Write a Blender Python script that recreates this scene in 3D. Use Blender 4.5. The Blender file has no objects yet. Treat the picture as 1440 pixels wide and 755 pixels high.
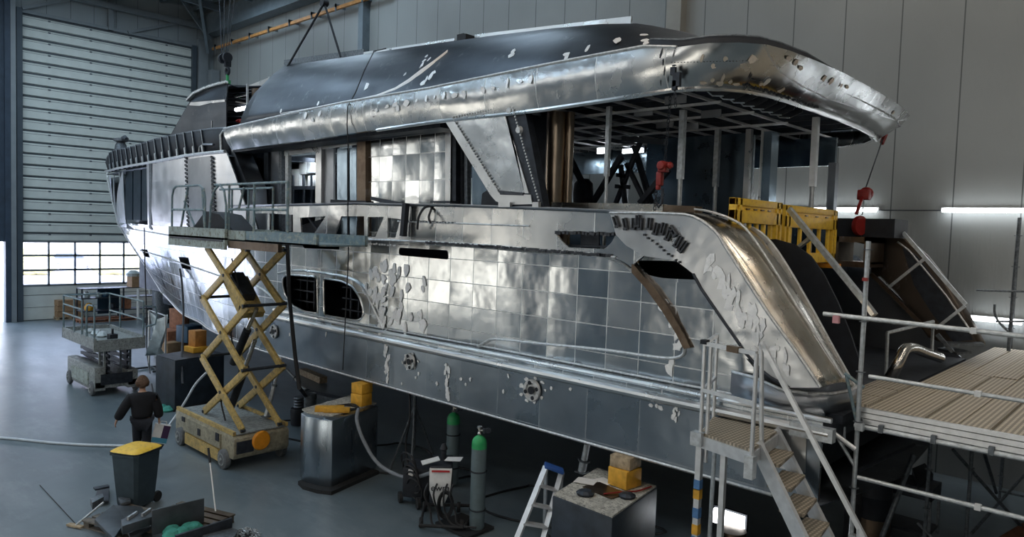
import bpy, bmesh, math, random
from mathutils import Vector, Matrix
from mathutils.geometry import tessellate_polygon
R = math.radians
PI = math.pi
random.seed(7)
sc = bpy.context.scene
COL = sc.collection

# ------------------------------------------------------------------ camera
YAW, PIT, ROL, FPX = 0.81647465, 0.05372086, 0.03269193, 1019.46
EYE = Vector((0, 0, 5.0))
fw = Vector((-math.cos(YAW) * math.cos(PIT), math.sin(YAW) * math.cos(PIT), -math.sin(PIT)))
rt = Vector((math.sin(YAW), math.cos(YAW), 0))
up = rt.cross(fw)
rr = math.cos(ROL) * rt + math.sin(ROL) * up
uu = -math.sin(ROL) * rt + math.cos(ROL) * up
cam_data = bpy.data.cameras.new('camera')
cam = bpy.data.objects.new('camera', cam_data)
COL.objects.link(cam)
cam_data.sensor_width = 36
cam_data.lens = FPX / 1440 * 36
cam_data.clip_end = 300
cam.matrix_world = Matrix(((rr.x, uu.x, -fw.x, 0), (rr.y, uu.y, -fw.y, 0), (rr.z, uu.z, -fw.z, 5.0), (0, 0, 0, 1)))
sc.camera = cam


def P(px, py, X=None, Y=None, Z=None):
    """point of the room where the sight line of a measured pixel meets a plane of the room"""
    d = fw + rr * ((px - 720) / FPX) - uu * ((py - 377.5) / FPX)
    if X is not None: t = (X - EYE.x) / d.x
    elif Y is not None: t = (Y - EYE.y) / d.y
    else: t = (Z - EYE.z) / d.z
    return EYE + d * t


def lerp(a, b, t): return a + (b - a) * t


def pw(tab, x):
    """piecewise linear table, sorted by x, extrapolated"""
    if x <= tab[0][0]: a, b = tab[0], tab[1]
    elif x >= tab[-1][0]: a, b = tab[-2], tab[-1]
    else:
        for i in range(len(tab) - 1):
            if tab[i][0] <= x <= tab[i + 1][0]:
                a, b = tab[i], tab[i + 1]; break
    return a[1] + (b[1] - a[1]) * (x - a[0]) / (b[0] - a[0])


# ------------------------------------------------------------------ mesh builder
class MB:
    def __init__(s): s.v = []; s.f = []

    def add(s, vs, fs):
        n = len(s.v); s.v += [Vector(v) for v in vs]; s.f += [tuple(i + n for i in f) for f in fs]; return s

    def box(s, c, size, rot=None):
        c = Vector(c); h = Vector(size) / 2
        vs = [Vector((x * h.x, y * h.y, z * h.z)) for x in (-1, 1) for y in (-1, 1) for z in (-1, 1)]
        if rot is not None: vs = [rot @ v for v in vs]
        return s.add([c + v for v in vs], [(0, 1, 3, 2), (4, 6, 7, 5), (0, 4, 5, 1), (2, 3, 7, 6), (0, 2, 6, 4), (1, 5, 7, 3)])

    def bx(s, x0, x1, y0, y1, z0, z1):
        return s.box(((x0 + x1) / 2, (y0 + y1) / 2, (z0 + z1) / 2), (abs(x1 - x0), abs(y1 - y0), abs(z1 - z0)))

    def bar(s, a, b, w, h, upv=(0, 0, 1)):
        a = Vector(a); b = Vector(b); d = (b - a); L = d.length; d = d.normalized(); u = Vector(upv)
        if abs(d.dot(u)) > .98: u = Vector((0, 1, 0))
        sd = d.cross(u).normalized(); u = sd.cross(d)
        M = Matrix((d, sd, u)).transposed()
        return s.box((a + b) / 2, (L, w, h), M)

    def tube(s, pts, r, n=8, closed=False, cap=True):
        pts = [Vector(p) for p in pts]; m = len(pts)
        rs = r if isinstance(r, (list, tuple)) else [r] * m
        vs = []; fs = []; prev = None
        for i in range(m):
            if closed: t = pts[(i + 1) % m] - pts[i - 1]
            else: t = pts[min(i + 1, m - 1)] - pts[max(i - 1, 0)]
            t = t.normalized() if t.length > 1e-9 else Vector((0, 0, 1))
            if prev is None:
                a = Vector((0, 0, 1)) if abs(t.z) < .9 else Vector((1, 0, 0))
                nrm = t.cross(a).normalized()
            else: nrm = (prev - t * prev.dot(t)).normalized()
            prev = nrm; bn = t.cross(nrm)
            for k in range(n):
                an = 2 * PI * k / n
                vs.append(pts[i] + (nrm * math.cos(an) + bn * math.sin(an)) * rs[i])
        for i in range(m if closed else m - 1):
            for k in range(n):
                a = i * n + k; b = i * n + (k + 1) % n; c = ((i + 1) % m) * n + (k + 1) % n; d = ((i + 1) % m) * n + k
                fs.append((a, b, c, d))
        if cap and not closed: fs.append(tuple(range(n - 1, -1, -1))); fs.append(tuple((m - 1) * n + k for k in range(n)))
        return s.add(vs, fs)

    def prism(s, poly, vec):
        """planar polygon (3-D points) pushed along vec"""
        poly = [Vector(p) for p in poly]; vec = Vector(vec); n = len(poly)
        tris = tessellate_polygon([poly])
        fs = [tuple(t) for t in tris] + [tuple(n + i for i in reversed(t)) for t in tris]
        fs += [(i, (i + 1) % n, n + (i + 1) % n, n + i) for i in range(n)]
        return s.add(poly + [p + vec for p in poly], fs)

    def lathe(s, c, prof, n=20, axis=(0, 0, 1)):
        c = Vector(c); ax = Vector(axis).normalized(); a = Vector((1, 0, 0)) if abs(ax.x) < .9 else Vector((0, 1, 0))
        e = ax.cross(a).normalized(); g = ax.cross(e); vs = []; fs = []
        for (r, z) in prof:
            for k in range(n):
                an = 2 * PI * k / n
                vs.append(c + ax * z + (e * math.cos(an) + g * math.sin(an)) * r)
        for i in range(len(prof) - 1):
            for k in range(n):
                fs.append((i * n + k, i * n + (k + 1) % n, (i + 1) * n + (k + 1) % n, (i + 1) * n + k))
        fs.append(tuple(range(n - 1, -1, -1))); fs.append(tuple((len(prof) - 1) * n + k for k in range(n)))
        return s.add(vs, fs)

    def cyl(s, a, b, r, n=16):
        a = Vector(a); b = Vector(b)
        return s.lathe(a, [(r, 0), (r, (b - a).length)], n, b - a)

    def grid(s, rows, flip=False):
        m = len(rows[0]); vs = [p for r_ in rows for p in r_]; fs = []
        for i in range(len(rows) - 1):
            for k in range(m - 1):
                f = (i * m + k, i * m + k + 1, (i + 1) * m + k + 1, (i + 1) * m + k)
                fs.append(f[::-1] if flip else f)
        return s.add(vs, fs)

    def build(s, name, m, parent=None, sharp=35, bevel=0, at=None, solid=0):
        me = bpy.data.meshes.new(name)
        if parent is not None: o0 = parent['_w'] if '_w' in parent else (0, 0, 0)
        elif at is not None: o0 = at
        else:
            xs = [v.x for v in s.v]; ys = [v.y for v in s.v]; zs = [v.z for v in s.v]
            o0 = ((min(xs) + max(xs)) / 2, (min(ys) + max(ys)) / 2, min(zs))
        o0 = Vector(o0)
        bm = bmesh.new()
        bvs = [bm.verts.new(v - o0) for v in s.v]
        for f in s.f:
            try: bm.faces.new([bvs[i] for i in f])
            except ValueError: pass
        if not solid: bmesh.ops.recalc_face_normals(bm, faces=bm.faces)
        if bevel:
            es = [e for e in bm.edges if len(e.link_faces) == 2 and e.calc_face_angle(0) > .6]
            bmesh.ops.bevel(bm, geom=es, offset=bevel, segments=2, affect='EDGES', profile=.5)
        bm.to_mesh(me); bm.free()
        me.polygons.foreach_set('use_smooth', [True] * len(me.polygons))
        me.set_sharp_from_angle(angle=R(sharp))
        me.materials.append(m)
        o = bpy.data.objects.new(name, me); COL.objects.link(o)
        if parent is not None: o.parent = parent
        else: o.location = o0
        o['_w'] = tuple(o0)
        if solid:
            md = o.modifiers.new('thickness', 'SOLIDIFY'); md.thickness = solid; md.offset = 0
        return o


def tag(o, label=None, cat=None, group=None, kind=None):
    if label: o['label'] = label
    if cat: o['category'] = cat
    if group: o['group'] = group
    if kind: o['kind'] = kind
    return o


def empty(name, loc, label=None, cat=None, group=None):
    o = bpy.data.objects.new(name, None); COL.objects.link(o); o.location = loc; o['_w'] = tuple(loc)
    o.empty_display_size = .1
    return tag(o, label, cat, group)


def struct(mb, name, m, **k): return tag(mb.build(name, m, **k), kind='structure')


def copy_tree(o, parent=None):
    c = o.copy(); COL.objects.link(c)
    if parent is not None: c.parent = parent
    for ch in [x for x in bpy.data.objects if x.parent == o]: copy_tree(ch, c)
    return c


def arc(c, r, a0, a1, n, ax='xz'):
    out = []
    for i in range(n + 1):
        a = R(lerp(a0, a1, i / n)); u, v = r * math.cos(a), r * math.sin(a)
        out.append(Vector(c) + (Vector((u, 0, v)) if ax == 'xz' else Vector((u, v, 0)) if ax == 'xy' else Vector((0, u, v))))
    return out


def curve_pts(pts, n=6):
    """Catmull-Rom through pts"""
    pts = [Vector(p) for p in pts]; out = []
    for i in range(len(pts) - 1):
        p0 = pts[max(i - 1, 0)]; p1 = pts[i]; p2 = pts[i + 1]; p3 = pts[min(i + 2, len(pts) - 1)]
        for k in range(n):
            t = k / n
            out.append(.5 * ((2 * p1) + (p2 - p0) * t + (2 * p0 - 5 * p1 + 4 * p2 - p3) * t * t + (3 * p1 - p0 - 3 * p2 + p3) * t ** 3))
    out.append(pts[-1]); return out


# ------------------------------------------------------------------ materials
class NT:
    def __init__(s, name):
        s.m = bpy.data.materials.new(name); s.m.use_nodes = True; s.t = s.m.node_tree; s.n = s.t.nodes
        s.p = s.n['Principled BSDF']; s.out = s.n['Material Output']

    def node(s, typ, **k):
        nd = s.n.new(typ)
        for a, b in k.items(): setattr(nd, a, b)
        return nd

    def link(s, a, b): s.t.links.new(a, b)

    def math(s, op, a, b=None, c=None):
        nd = s.node('ShaderNodeMath', operation=op)
        for i, x in enumerate((a, b, c)):
            if x is None: continue
            if isinstance(x, (int, float)): nd.inputs[i].default_value = x
            else: s.link(x, nd.inputs[i])
        return nd.outputs[0]

    def noise(s, scale, detail=3, vec=None, stretch=None, rough=.5):
        nd = s.node('ShaderNodeTexNoise'); nd.inputs['Scale'].default_value = scale
        nd.inputs['Detail'].default_value = detail; nd.inputs['Roughness'].default_value = rough
        v = vec if vec is not None else s.coord()
        if stretch:
            mp = s.node('ShaderNodeMapping'); mp.inputs['Scale'].default_value = stretch; s.link(v, mp.inputs['Vector']); v = mp.outputs[0]
        s.link(v, nd.inputs['Vector']); return nd.outputs['Fac']

    def coord(s):
        if not hasattr(s, '_c'): s._c = s.node('ShaderNodeTexCoord').outputs['Object']
        return s._c

    def ramp(s, fac, stops):
        nd = s.node('ShaderNodeValToRGB'); e = nd.color_ramp.elements
        while len(e) < len(stops): e.new(.5)
        for i, (p_, c) in enumerate(stops):
            e[i].position = p_; e[i].color = (*c, 1) if len(c) == 3 else c
        s.link(fac, nd.inputs['Fac']); return nd.outputs['Color']

    def mix(s, fac, a, b):
        nd = s.node('ShaderNodeMix', data_type='RGBA')
        for sock, x in ((nd.inputs['Factor'], fac), (nd.inputs['A'], a), (nd.inputs['B'], b)):
            if isinstance(x, (int, float)): sock.default_value = x
            elif isinstance(x, tuple): sock.default_value = (*x, 1)
            else: s.link(x, sock)
        return nd.outputs['Result']

    def bump(s, h, strength=.2, dist=.02, normal=None):
        nd = s.node('ShaderNodeBump'); nd.inputs['Strength'].default_value = strength; nd.inputs['Distance'].default_value = dist
        s.link(h, nd.inputs['Height'])
        if normal is not None: s.link(normal, nd.inputs['Normal'])
        return nd.outputs[0]


def plain(name, col, rough=.6, metal=0, var=.12, scale=6, bump=.1, spec=None, dirt=None):
    t = NT(name); f = t.noise(scale, 4)
    a = tuple(max(0, c * (1 - var)) for c in col); b = tuple(min(1, c * (1 + var)) for c in col)
    colr = t.ramp(f, [(.3, a), (.7, b)])
    if dirt:
        g = t.noise(scale * 2.3, 5, rough=.7); mk = t.ramp(g, [(.5, (0, 0, 0)), (.66, (1, 1, 1))])
        colr = t.mix(mk, colr, dirt)
    t.link(colr, t.p.inputs['Base Color'])
    t.p.inputs['Roughness'].default_value = rough; t.p.inputs['Metallic'].default_value = metal
    if spec is not None: t.p.inputs['Specular IOR Level'].default_value = spec
    if bump: t.link(t.bump(t.noise(scale * 5, 3), bump, .01), t.p.inputs['Normal'])
    return t.m


def emit(name, col, strength):
    t = NT(name); t.p.inputs['Base Color'].default_value = (*col, 1)
    t.p.inputs['Emission Color'].default_value = (*col, 1); t.p.inputs['Emission Strength'].default_value = strength
    return t.m


def alu(name, col=(.62, .64, .66), rough=.3, tile=None, tilt=.03, pillow=.05, wave=.25, weld=True, scuff=.35, streak=(1, 1, 1), rvar=.12, dark=None, line_k=.25, big=.5):
    """bare plate: metallic, mill-finish streaks, oil-canning; tile=(w, h) gives welded plate fields with their own lie"""
    t = NT(name); co = t.coord()
    base = t.ramp(t.noise(1.1, 4), [(.3, tuple(c * .82 for c in col)), (.7, tuple(min(1, c * 1.12) for c in col))])
    ro = t.math('ADD', t.math('MULTIPLY', t.noise(2.5, 4, stretch=streak), rvar * 2), rough - rvar)
    nrm = t.node('ShaderNodeNewGeometry').outputs['Normal']
    if tile:
        sp = t.node('ShaderNodeSeparateXYZ'); t.link(co, sp.inputs[0])
        ux = t.math('DIVIDE', t.math('ADD', sp.outputs[0], tile[2] if len(tile) > 2 else 0), tile[0]); uz = t.math('DIVIDE', t.math('ADD', sp.outputs[2], tile[3] if len(tile) > 3 else 0), tile[1])
        fx = t.math('FRACT', ux); fz = t.math('FRACT', uz)
        cb = t.node('ShaderNodeCombineXYZ'); t.link(t.math('FLOOR', ux), cb.inputs[0]); t.link(t.math('FLOOR', uz), cb.inputs[2])
        wn = t.node('ShaderNodeTexWhiteNoise'); t.link(cb.outputs[0], wn.inputs['Vector'])
        sw = t.node('ShaderNodeSeparateXYZ'); t.link(wn.outputs['Color'], sw.inputs[0])
        pr = t.math('MULTIPLY', t.math('SUBTRACT', sw.outputs[1], .35), pillow * 1.6)
        nx = t.math('ADD', t.math('MULTIPLY', t.math('SUBTRACT', sw.outputs[0], .5), tilt), t.math('MULTIPLY', t.math('SUBTRACT', fx, .5), pr))
        nz = t.math('ADD', t.math('MULTIPLY', t.math('SUBTRACT', sw.outputs[2], .5), tilt * 1.3), t.math('MULTIPLY', t.math('SUBTRACT', fz, .5), t.math('MULTIPLY', pr, .6)))
        c2 = t.node('ShaderNodeCombineXYZ'); t.link(nx, c2.inputs[0]); t.link(nz, c2.inputs[2])
        ad = t.node('ShaderNodeVectorMath', operation='ADD'); t.link(nrm, ad.inputs[0]); t.link(c2.outputs[0], ad.inputs[1])
        nm = t.node('ShaderNodeVectorMath', operation='NORMALIZE'); t.link(ad.outputs[0], nm.inputs[0]); nrm = nm.outputs[0]
        dx = t.math('MINIMUM', fx, t.math('SUBTRACT', 1, fx)); dz = t.math('MINIMUM', fz, t.math('SUBTRACT', 1, fz))
        d = t.math('MINIMUM', t.math('MULTIPLY', dx, tile[0]), t.math('MULTIPLY', dz, tile[1]))
        wob = t.math('MULTIPLY', t.noise(14, 2), .014)
        line = t.math('LESS_THAN', d, t.math('ADD', wob, .001))
        base = t.mix(t.math('MULTIPLY', line, line_k), base, (.85, .86, .86))
        ro = t.math('ADD', ro, t.math('MULTIPLY', line, .25))
        ro = t.math('ADD', ro, t.math('MULTIPLY', sw.outputs[1], .08))
    if scuff:
        g = t.noise(3.2, 6, rough=.75, stretch=(1, 1, .45)); mk = t.ramp(g, [(.60, (0, 0, 0)), (.66, (1, 1, 1))])
        mk = t.math('MULTIPLY', mk, scuff)
        base = t.mix(mk, base, (.9, .9, .9)); ro = t.math('ADD', ro, t.math('MULTIPLY', mk, .35))
    if dark:
        g = t.noise(2.1, 5, rough=.65); mk = t.ramp(g, [(.45, (0, 0, 0)), (.62, (1, 1, 1))])
        base = t.mix(t.math('MULTIPLY', mk, .7), base, dark)
    t.link(base, t.p.inputs['Base Color']); t.link(ro, t.p.inputs['Roughness'])
    t.p.inputs['Metallic'].default_value = 1
    b = t.bump(t.noise(.55, 1), big, .12, nrm)
    b = t.bump(t.noise(1.9, 2), wave, .04, b)
    b = t.bump(t.noise(30, 3, stretch=(.1, 1, 1)), .06, .004, b)
    t.link(b, t.p.inputs['Normal'])
    return t.m
M = {}
M['hull'] = alu('hull_plates', (.56, .59, .61), .15, (.585, .42, .43, -.23), tilt=.055, pillow=.05, wave=.35, scuff=.15, rvar=.06, line_k=.22)
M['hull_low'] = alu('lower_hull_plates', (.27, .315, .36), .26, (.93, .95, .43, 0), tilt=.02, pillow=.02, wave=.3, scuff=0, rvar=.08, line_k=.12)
M['tiles'] = alu('cabin_plates', (.66, .68, .68), .14, (.46, .55, 0, .1), tilt=.05, pillow=.16, wave=.3, scuff=.25)
M['bulwark'] = alu('bulwark_plates', (.68, .69, .69), .2, (.72, 3, .2, 0), tilt=.05, pillow=.03, wave=.3, scuff=.1, rvar=.07, line_k=.2)
M['band'] = alu('band_plates', (.58, .60, .61), .2, (1.15, 3, .3, 0), tilt=.03, pillow=.04, wave=.5, scuff=.2, line_k=.15, big=.9)
M['dark_alu'] = alu('mill_finish_dark_plates', (.085, .097, .115), .42, wave=.12, scuff=.12, streak=(.3, 1, 2))
M['dull'] = alu('dull_plates', (.34, .36, .39), .38, wave=.15, scuff=.25)
M['bright'] = alu('bright_plates', (.72, .73, .73), .3, wave=.15, scuff=.3)
M['wing'] = alu('wing_plates', (.66, .62, .55), .26, wave=.4, scuff=.5, streak=(1, 1, .3), dark=(.45, .38, .28))  # warm reflected lamplight is tinted into the crown's plate colour
M['wing_side'] = alu('wing_side_plates', (.60, .62, .64), .3, wave=.6, scuff=.5, streak=(1, 1, .4), rvar=.1)
M['weld'] = plain('weld_bead', (.62, .63, .63), .5, .8, .2, 20, .3)
M['tab'] = plain('steel_tab', (.07, .075, .085), .5, .7, .3, 20, .2)
M['frame_dark'] = plain('dark_frame', (.04, .047, .06), .5, .5, .3, 8, .15)
M['black'] = plain('black_steel', (.010, .013, .020), .65, 0, .3, 8, .1)
M['brown'] = alu('stained_plates', (.20, .15, .11), .4, wave=.2, scuff=.15, dark=(.10, .07, .05))
M['far_brown'] = alu('stained_dark_plates', (.11, .09, .075), .4, wave=.3, scuff=.1)
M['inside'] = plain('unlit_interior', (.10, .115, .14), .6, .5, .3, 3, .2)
M['wood_y'] = plain('yellow_timber', (.72, .38, .04), .6, 0, .2, 9, .2)
M['wood_o'] = plain('weathered_timber', (.42, .33, .22), .8, 0, .35, 14, .4)
M['concrete_top'] = plain('dusty_concrete', (.50, .49, .44), .9, 0, .3, 14, .4, dirt=(.12, .12, .12))
M['block'] = alu('support_block_steel', (.36, .42, .48), .3, wave=.2, scuff=.3, streak=(3, 3, .3))
M['blockdark'] = plain('support_block_dark', (.03, .042, .058), .5, .15, .3, 4, .15)
M['lift_y'] = plain('lift_yellow', (.55, .39, .13), .5, 0, .25, 9, .1, dirt=(.25, .2, .12))
M['khaki'] = plain('lift_khaki', (.36, .33, .24), .55, 0, .25, 7, .1, dirt=(.2, .19, .15))
M['lift_g'] = plain('lift_grey', (.30, .33, .33), .6, 0, .25, 9, .1, dirt=(.12, .12, .12))
M['lift_b'] = plain('lift_blue_grey', (.17, .25, .29), .55, 0, .25, 6, .1, dirt=(.35, .38, .33))
M['rubber'] = plain('grey_rubber', (.14, .15, .16), .85, 0, .2, 20, .2)
M['rubber_k'] = plain('black_rubber', (.015, .016, .018), .7, 0, .2, 20, .2)
M['orange'] = plain('orange_plastic', (.85, .33, .02), .5, 0, .1, 10, .05)
M['yellow'] = plain('yellow_plastic', (.98, .60, .05), .5, 0, .1, 6, .05, dirt=(.75, .44, .05))
M['galv'] = plain('galvanised_tube', (.54, .58, .61), .4, .6, .2, 18, .15)
M['galv_dark'] = plain('weathered_tube', (.16, .18, .20), .55, .7, .35, 18, .2)
M['alu_prof'] = plain('aluminium_profile', (.72, .74, .76), .35, .6, .1, 10, .1)
M['pipe'] = plain('stainless_pipe', (.6, .58, .54), .25, 1, .15, 8, .1)
M['red'] = plain('red_paint', (.26, .018, .015), .45, 0, .2, 12, .1)
M['cyl'] = plain('gas_cylinder_grey', (.15, .20, .22), .45, .1, .12, 8, .1)
M['green'] = plain('green_paint', (.03, .36, .12), .4, 0, .15, 10, .05)
M['teal'] = plain('teal_cloth', (.05, .28, .22), .8, 0, .3, 9, .4)
M['white'] = plain('white_plastic', (.75, .77, .78), .5, 0, .08, 10, .05)
M['paper'] = plain('paper', (.75, .73, .70), .8, 0, .06, 10, .05)
M['bin'] = plain('bin_plastic', (.045, .07, .09), .5, 0, .15, 6, .08)
M['sweater'] = plain('black_knit', (.008, .009, .013), .9, 0, .2, 30, .3)
M['jeans'] = plain('dark_trousers', (.012, .015, .024), .85, 0, .2, 30, .3)
M['skin'] = plain('skin', (.55, .34, .25), .55, 0, .08, 20, .05)
M['grey_wood'] = plain('grey_wood', (.17, .155, .135), .85, 0, .3, 12, .4)
M['hair'] = plain('brown_hair', (.11, .06, .035), .7, 0, .4, 40, .5)
M['shoe'] = plain('black_shoe', (.01, .01, .012), .5, 0, .2, 20, .1)
M['hose'] = plain('pale_hose', (.60, .66, .72), .5, 0, .08, 10, .05)
M['hose_g'] = plain('grey_hose', (.22, .24, .27), .6, 0, .15, 10, .05)
M['cable'] = plain('black_cable', (.012, .013, .016), .6, 0, .2, 10, .05)
M['card'] = plain('cardboard', (.32, .20, .11), .85, 0, .2, 7, .2)
M['cardr'] = plain('reddish_boards', (.30, .13, .07), .85, 0, .3, 7, .2)
M['foil'] = plain('silvery_sheet', (.55, .62, .64), .35, .3, .25, 4, .6)
M['plate'] = plain('raw_steel_plate', (.10, .115, .13), .5, .6, .25, 4, .1)
M['blue'] = plain('blue_plastic', (.03, .10, .35), .5, 0, .1, 10, .05)
M['bluetape'] = plain('blue_tape', (.08, .20, .42), .6, 0, .2, 20, .1)
M['orange_rail'] = plain('orange_rail', (.62, .30, .10), .5, .2, .2, 5, .1)
M['wallp'] = plain('pale_sheet', (.40, .41, .41), .5, .0, .05, 1, .03)
M['steel_beam'] = plain('blue_grey_beam', (.17, .21, .24), .5, .2, .12, 3, .05)
M['lamp'] = emit('led_tube', (.93, .97, 1), 9)
M['lamp_soft'] = emit('led_panel', (.93, .97, 1), 5)
M['redlab'] = plain('red_label', (.5, .04, .04), .5, 0, .1, 10, .05)


def wall_mat(name, axis, w, col, ribs):
    """sandwich-panel cladding: fine ribs and a dark joint every w metres along axis"""
    t = NT(name); sp = t.node('ShaderNodeSeparateXYZ'); t.link(t.coord(), sp.inputs[0])
    u = sp.outputs[axis]
    f = t.math('FRACT', t.math('DIVIDE', t.math('ADD', u, 500 * w), w))
    j = t.math('LESS_THAN', f, .022)
    base = t.ramp(t.noise(.35, 3), [(.35, tuple(c * .93 for c in col)), (.65, tuple(c * 1.05 for c in col))])
    base = t.mix(t.math('MULTIPLY', j, .75), base, (.03, .035, .04))
    t.link(base, t.p.inputs['Base Color']); t.p.inputs['Roughness'].default_value = .42
    rib = t.math('SINE', t.math('MULTIPLY', u, 2 * PI / ribs))
    t.link(t.bump(t.math('SUBTRACT', t.math('MULTIPLY', rib, .5), j), .25, .01), t.p.inputs['Normal'])
    return t.m


M['wall_back'] = wall_mat('back_wall_cladding', 0, 1.22, (.29, .305, .30), .06)
M['wall_side'] = wall_mat('side_wall_cladding', 1, 1.0, (.30, .34, .36), .08)


def floor_mat():
    t = NT('worn_concrete'); a = t.noise(.35, 5, rough=.6); b = t.noise(2.2, 6, rough=.7, stretch=(.5, 1, 1))
    c = t.ramp(t.math('ADD', t.math('MULTIPLY', a, .6), t.math('MULTIPLY', b, .4)), [(.3, (.085, .115, .135)), (.5, (.14, .18, .205)), (.72, (.21, .25, .275))])
    # dark curved tyre marks
    co = t.coord(); mp = t.node('ShaderNodeMapping'); mp.inputs['Location'].default_value = (18.2, 5.2, 0); t.link(co, mp.inputs['Vector'])
    w = t.node('ShaderNodeTexWave', wave_type='RINGS', rings_direction='Z'); w.inputs['Scale'].default_value = .22; w.inputs['Distortion'].default_value = 1.4
    w.inputs['Detail'].default_value = 3; t.link(mp.outputs[0], w.inputs['Vector'])
    k = t.ramp(w.outputs['Fac'], [(.0, (1, 1, 1)), (.05, (0, 0, 0))])
    k = t.math('MULTIPLY', k, t.math('MULTIPLY', t.noise(.8, 3), .18))
    c = t.mix(k, c, (.06, .07, .08))
    sm = t.ramp(t.noise(1.3, 6, rough=.75, stretch=(.35, 1, 1)), [(.52, (0, 0, 0)), (.75, (1, 1, 1))])
    c = t.mix(t.math('MULTIPLY', sm, .5), c, (.30, .34, .37))
    sp = t.ramp(t.noise(9, 6, rough=.8), [(.66, (0, 0, 0)), (.72, (1, 1, 1))])
    c = t.mix(t.math('MULTIPLY', sp, .35), c, (.36, .37, .37))
    t.link(c, t.p.inputs['Base Color'])
    t.link(t.math('ADD', t.math('MULTIPLY', b, .28), .20), t.p.inputs['Roughness'])
    t.p.inputs['Specular IOR Level'].default_value = .6
    t.link(t.bump(t.noise(3, 5), .08, .01), t.p.inputs['Normal'])
    return t.m


M['floor'] = floor_mat()


def grate(name, axis, pitch, col):
    t = NT(name); sp = t.node('ShaderNodeSeparateXYZ'); t.link(t.coord(), sp.inputs[0])
    s1 = t.math('SINE', t.math('MULTIPLY', sp.outputs[axis], 2 * PI / pitch))
    s2 = t.math('SINE', t.math('MULTIPLY', sp.outputs[1 - axis], 2 * PI / (pitch * 1.2)))
    h = t.math('MULTIPLY', t.math('GREATER_THAN', s1, .1), t.math('ADD', .6, t.math('MULTIPLY', s2, .4)))
    c = t.mix(h, tuple(x * .35 for x in col), col); c = t.mix(t.math('MULTIPLY', t.noise(3, 5), .35), c, (.25, .22, .17))
    t.link(c, t.p.inputs['Base Color']); t.p.inputs['Roughness'].default_value = .6
    t.link(t.bump(h, .6, .01), t.p.inputs['Normal']); return t.m


M['deck'] = grate('perforated_scaffold_deck', 0, .055, (.86, .76, .60))
M['tread'] = grate('perforated_tread', 0, .05, (.62, .54, .42))
def glass_mat():
    t = NT('door_glazing'); n = t.n; n.remove(t.p)
    tr = t.node('ShaderNodeBsdfTransparent'); tr.inputs[0].default_value = (.93, .95, 1, 1)
    gl = t.node('ShaderNodeBsdfGlossy'); gl.inputs['Roughness'].default_value = .05
    mx = t.node('ShaderNodeMixShader'); mx.inputs[0].default_value = .08
    t.link(tr.outputs[0], mx.inputs[1]); t.link(gl.outputs[0], mx.inputs[2]); t.link(mx.outputs[0], t.out.inputs['Surface']); return t.m


M['glass'] = glass_mat()
M['ground'] = plain('pale_paving', (.60, .58, .60), .9, 0, .08, .6, .1)
M['hedge'] = plain('yellow_green_hedge', (.50, .47, .24), .9, 0, .3, 2, .6)
M['carblue'] = plain('violet_blue_paint', (.26, .27, .48), .3, .2, .05, 2, 0)
M['tyre'] = plain('tyre', (.12, .12, .14), .8)
M['facade'] = plain('pale_facade', (.62, .60, .60), .9, 0, .08, 1, .1)
# ================================================================== the hall
XL, YB, XR, YF, ZC = -39.6, 17.8, 20.0, -14.0, 17.2
struct(MB().bx(XL, XR, YF, YB, -.2, 0), 'floor', M['floor'])
struct(MB().bx(XL - .3, XR, YB, YB + .25, 0, ZC), 'wall_back', M['wall_back'])
struct(MB().bx(XL - .2, XR, YF, YB + .25, ZC, ZC + .2), 'ceiling', plain('roof_sheet', (.09, .115, .135), .6, 0, .06, 1, .03))
w = MB(); w.bx(XL - .25, XL, 8.2, YB, 14.13, ZC); w.bx(XL - .25, XL, 16.57, YB, 0, 14.13); w.bx(XL - .25, XL, 8.2, 8.9, 0, 14.13)
w.bx(XL - .25, XL, YF, 8.2, 3.7, ZC); w.bx(XL - .25, XL, YF, 1.0, 0, 3.7)
struct(w, 'wall_left', M['wall_side'])
M['wall_dim'] = plain('slate_cladding', (.16, .19, .21), .5, 0, .06, 1, .03)
M['roof_dark'] = plain('dark_roof_sheet', (.08, .10, .12), .6, 0, .06, 1, .03)
# wall on the right; front wall with unseen glowing panes added for hull reflections
struct(MB().bx(XR, XR + .25, YF, YB, 0, ZC), 'wall_right', M['wall_dim'])
fwm = MB()
glow_panes = [(-39.2, -28.8, .05, 4.5), (-15.5, -8, .4, 4.4), (-6, 0, .3, 4.2), (-33.5, -26.5, 11, 14.5), (-25, -19.5, 11, 14.5), (-14, -6, 11, 14), (1, 16, 8.5, 11)]
xs = sorted(set([XL, XR] + [a for w_ in glow_panes for a in w_[:2]])); zs = sorted(set([0, ZC] + [a for w_ in glow_panes for a in w_[2:]]))
for i in range(len(xs) - 1):
    for k in range(len(zs) - 1):
        cx, cz = (xs[i] + xs[i + 1]) / 2, (zs[k] + zs[k + 1]) / 2
        if not any(a < cx < b and c < cz < d for a, b, c, d in glow_panes): fwm.bx(xs[i], xs[i + 1], YF - .25, YF, zs[k], zs[k + 1])
struct(fwm, 'wall_front', M['wall_dim'])
M['glow'] = emit('glow_pane', (1, .92, .80), 2.2); M['glow_hi'] = emit('glow_pane_high', (1, .95, .88), 2.0)
for i, (a, b, c, d) in enumerate(glow_panes):
    struct(MB().bx(a, b, YF - .2, YF - .15, c, d), 'window_%d' % (i + 2), M['glow_hi'] if c > 5 else M['glow'])
    fr = MB()
    n = max(2, round((b - a) / 1.3))
    for k in range(n + 1): x = lerp(a, b, k / n); fr.bx(x - .05, x + .05, YF - .15, YF + .03, c, d)
    for z in (c, (c + d) / 2, d): fr.bx(a, b, YF - .15, YF + .03, z - .05, z + .05)
    struct(fr, 'trim_%d' % (i + 10), M['steel_beam'])

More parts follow.
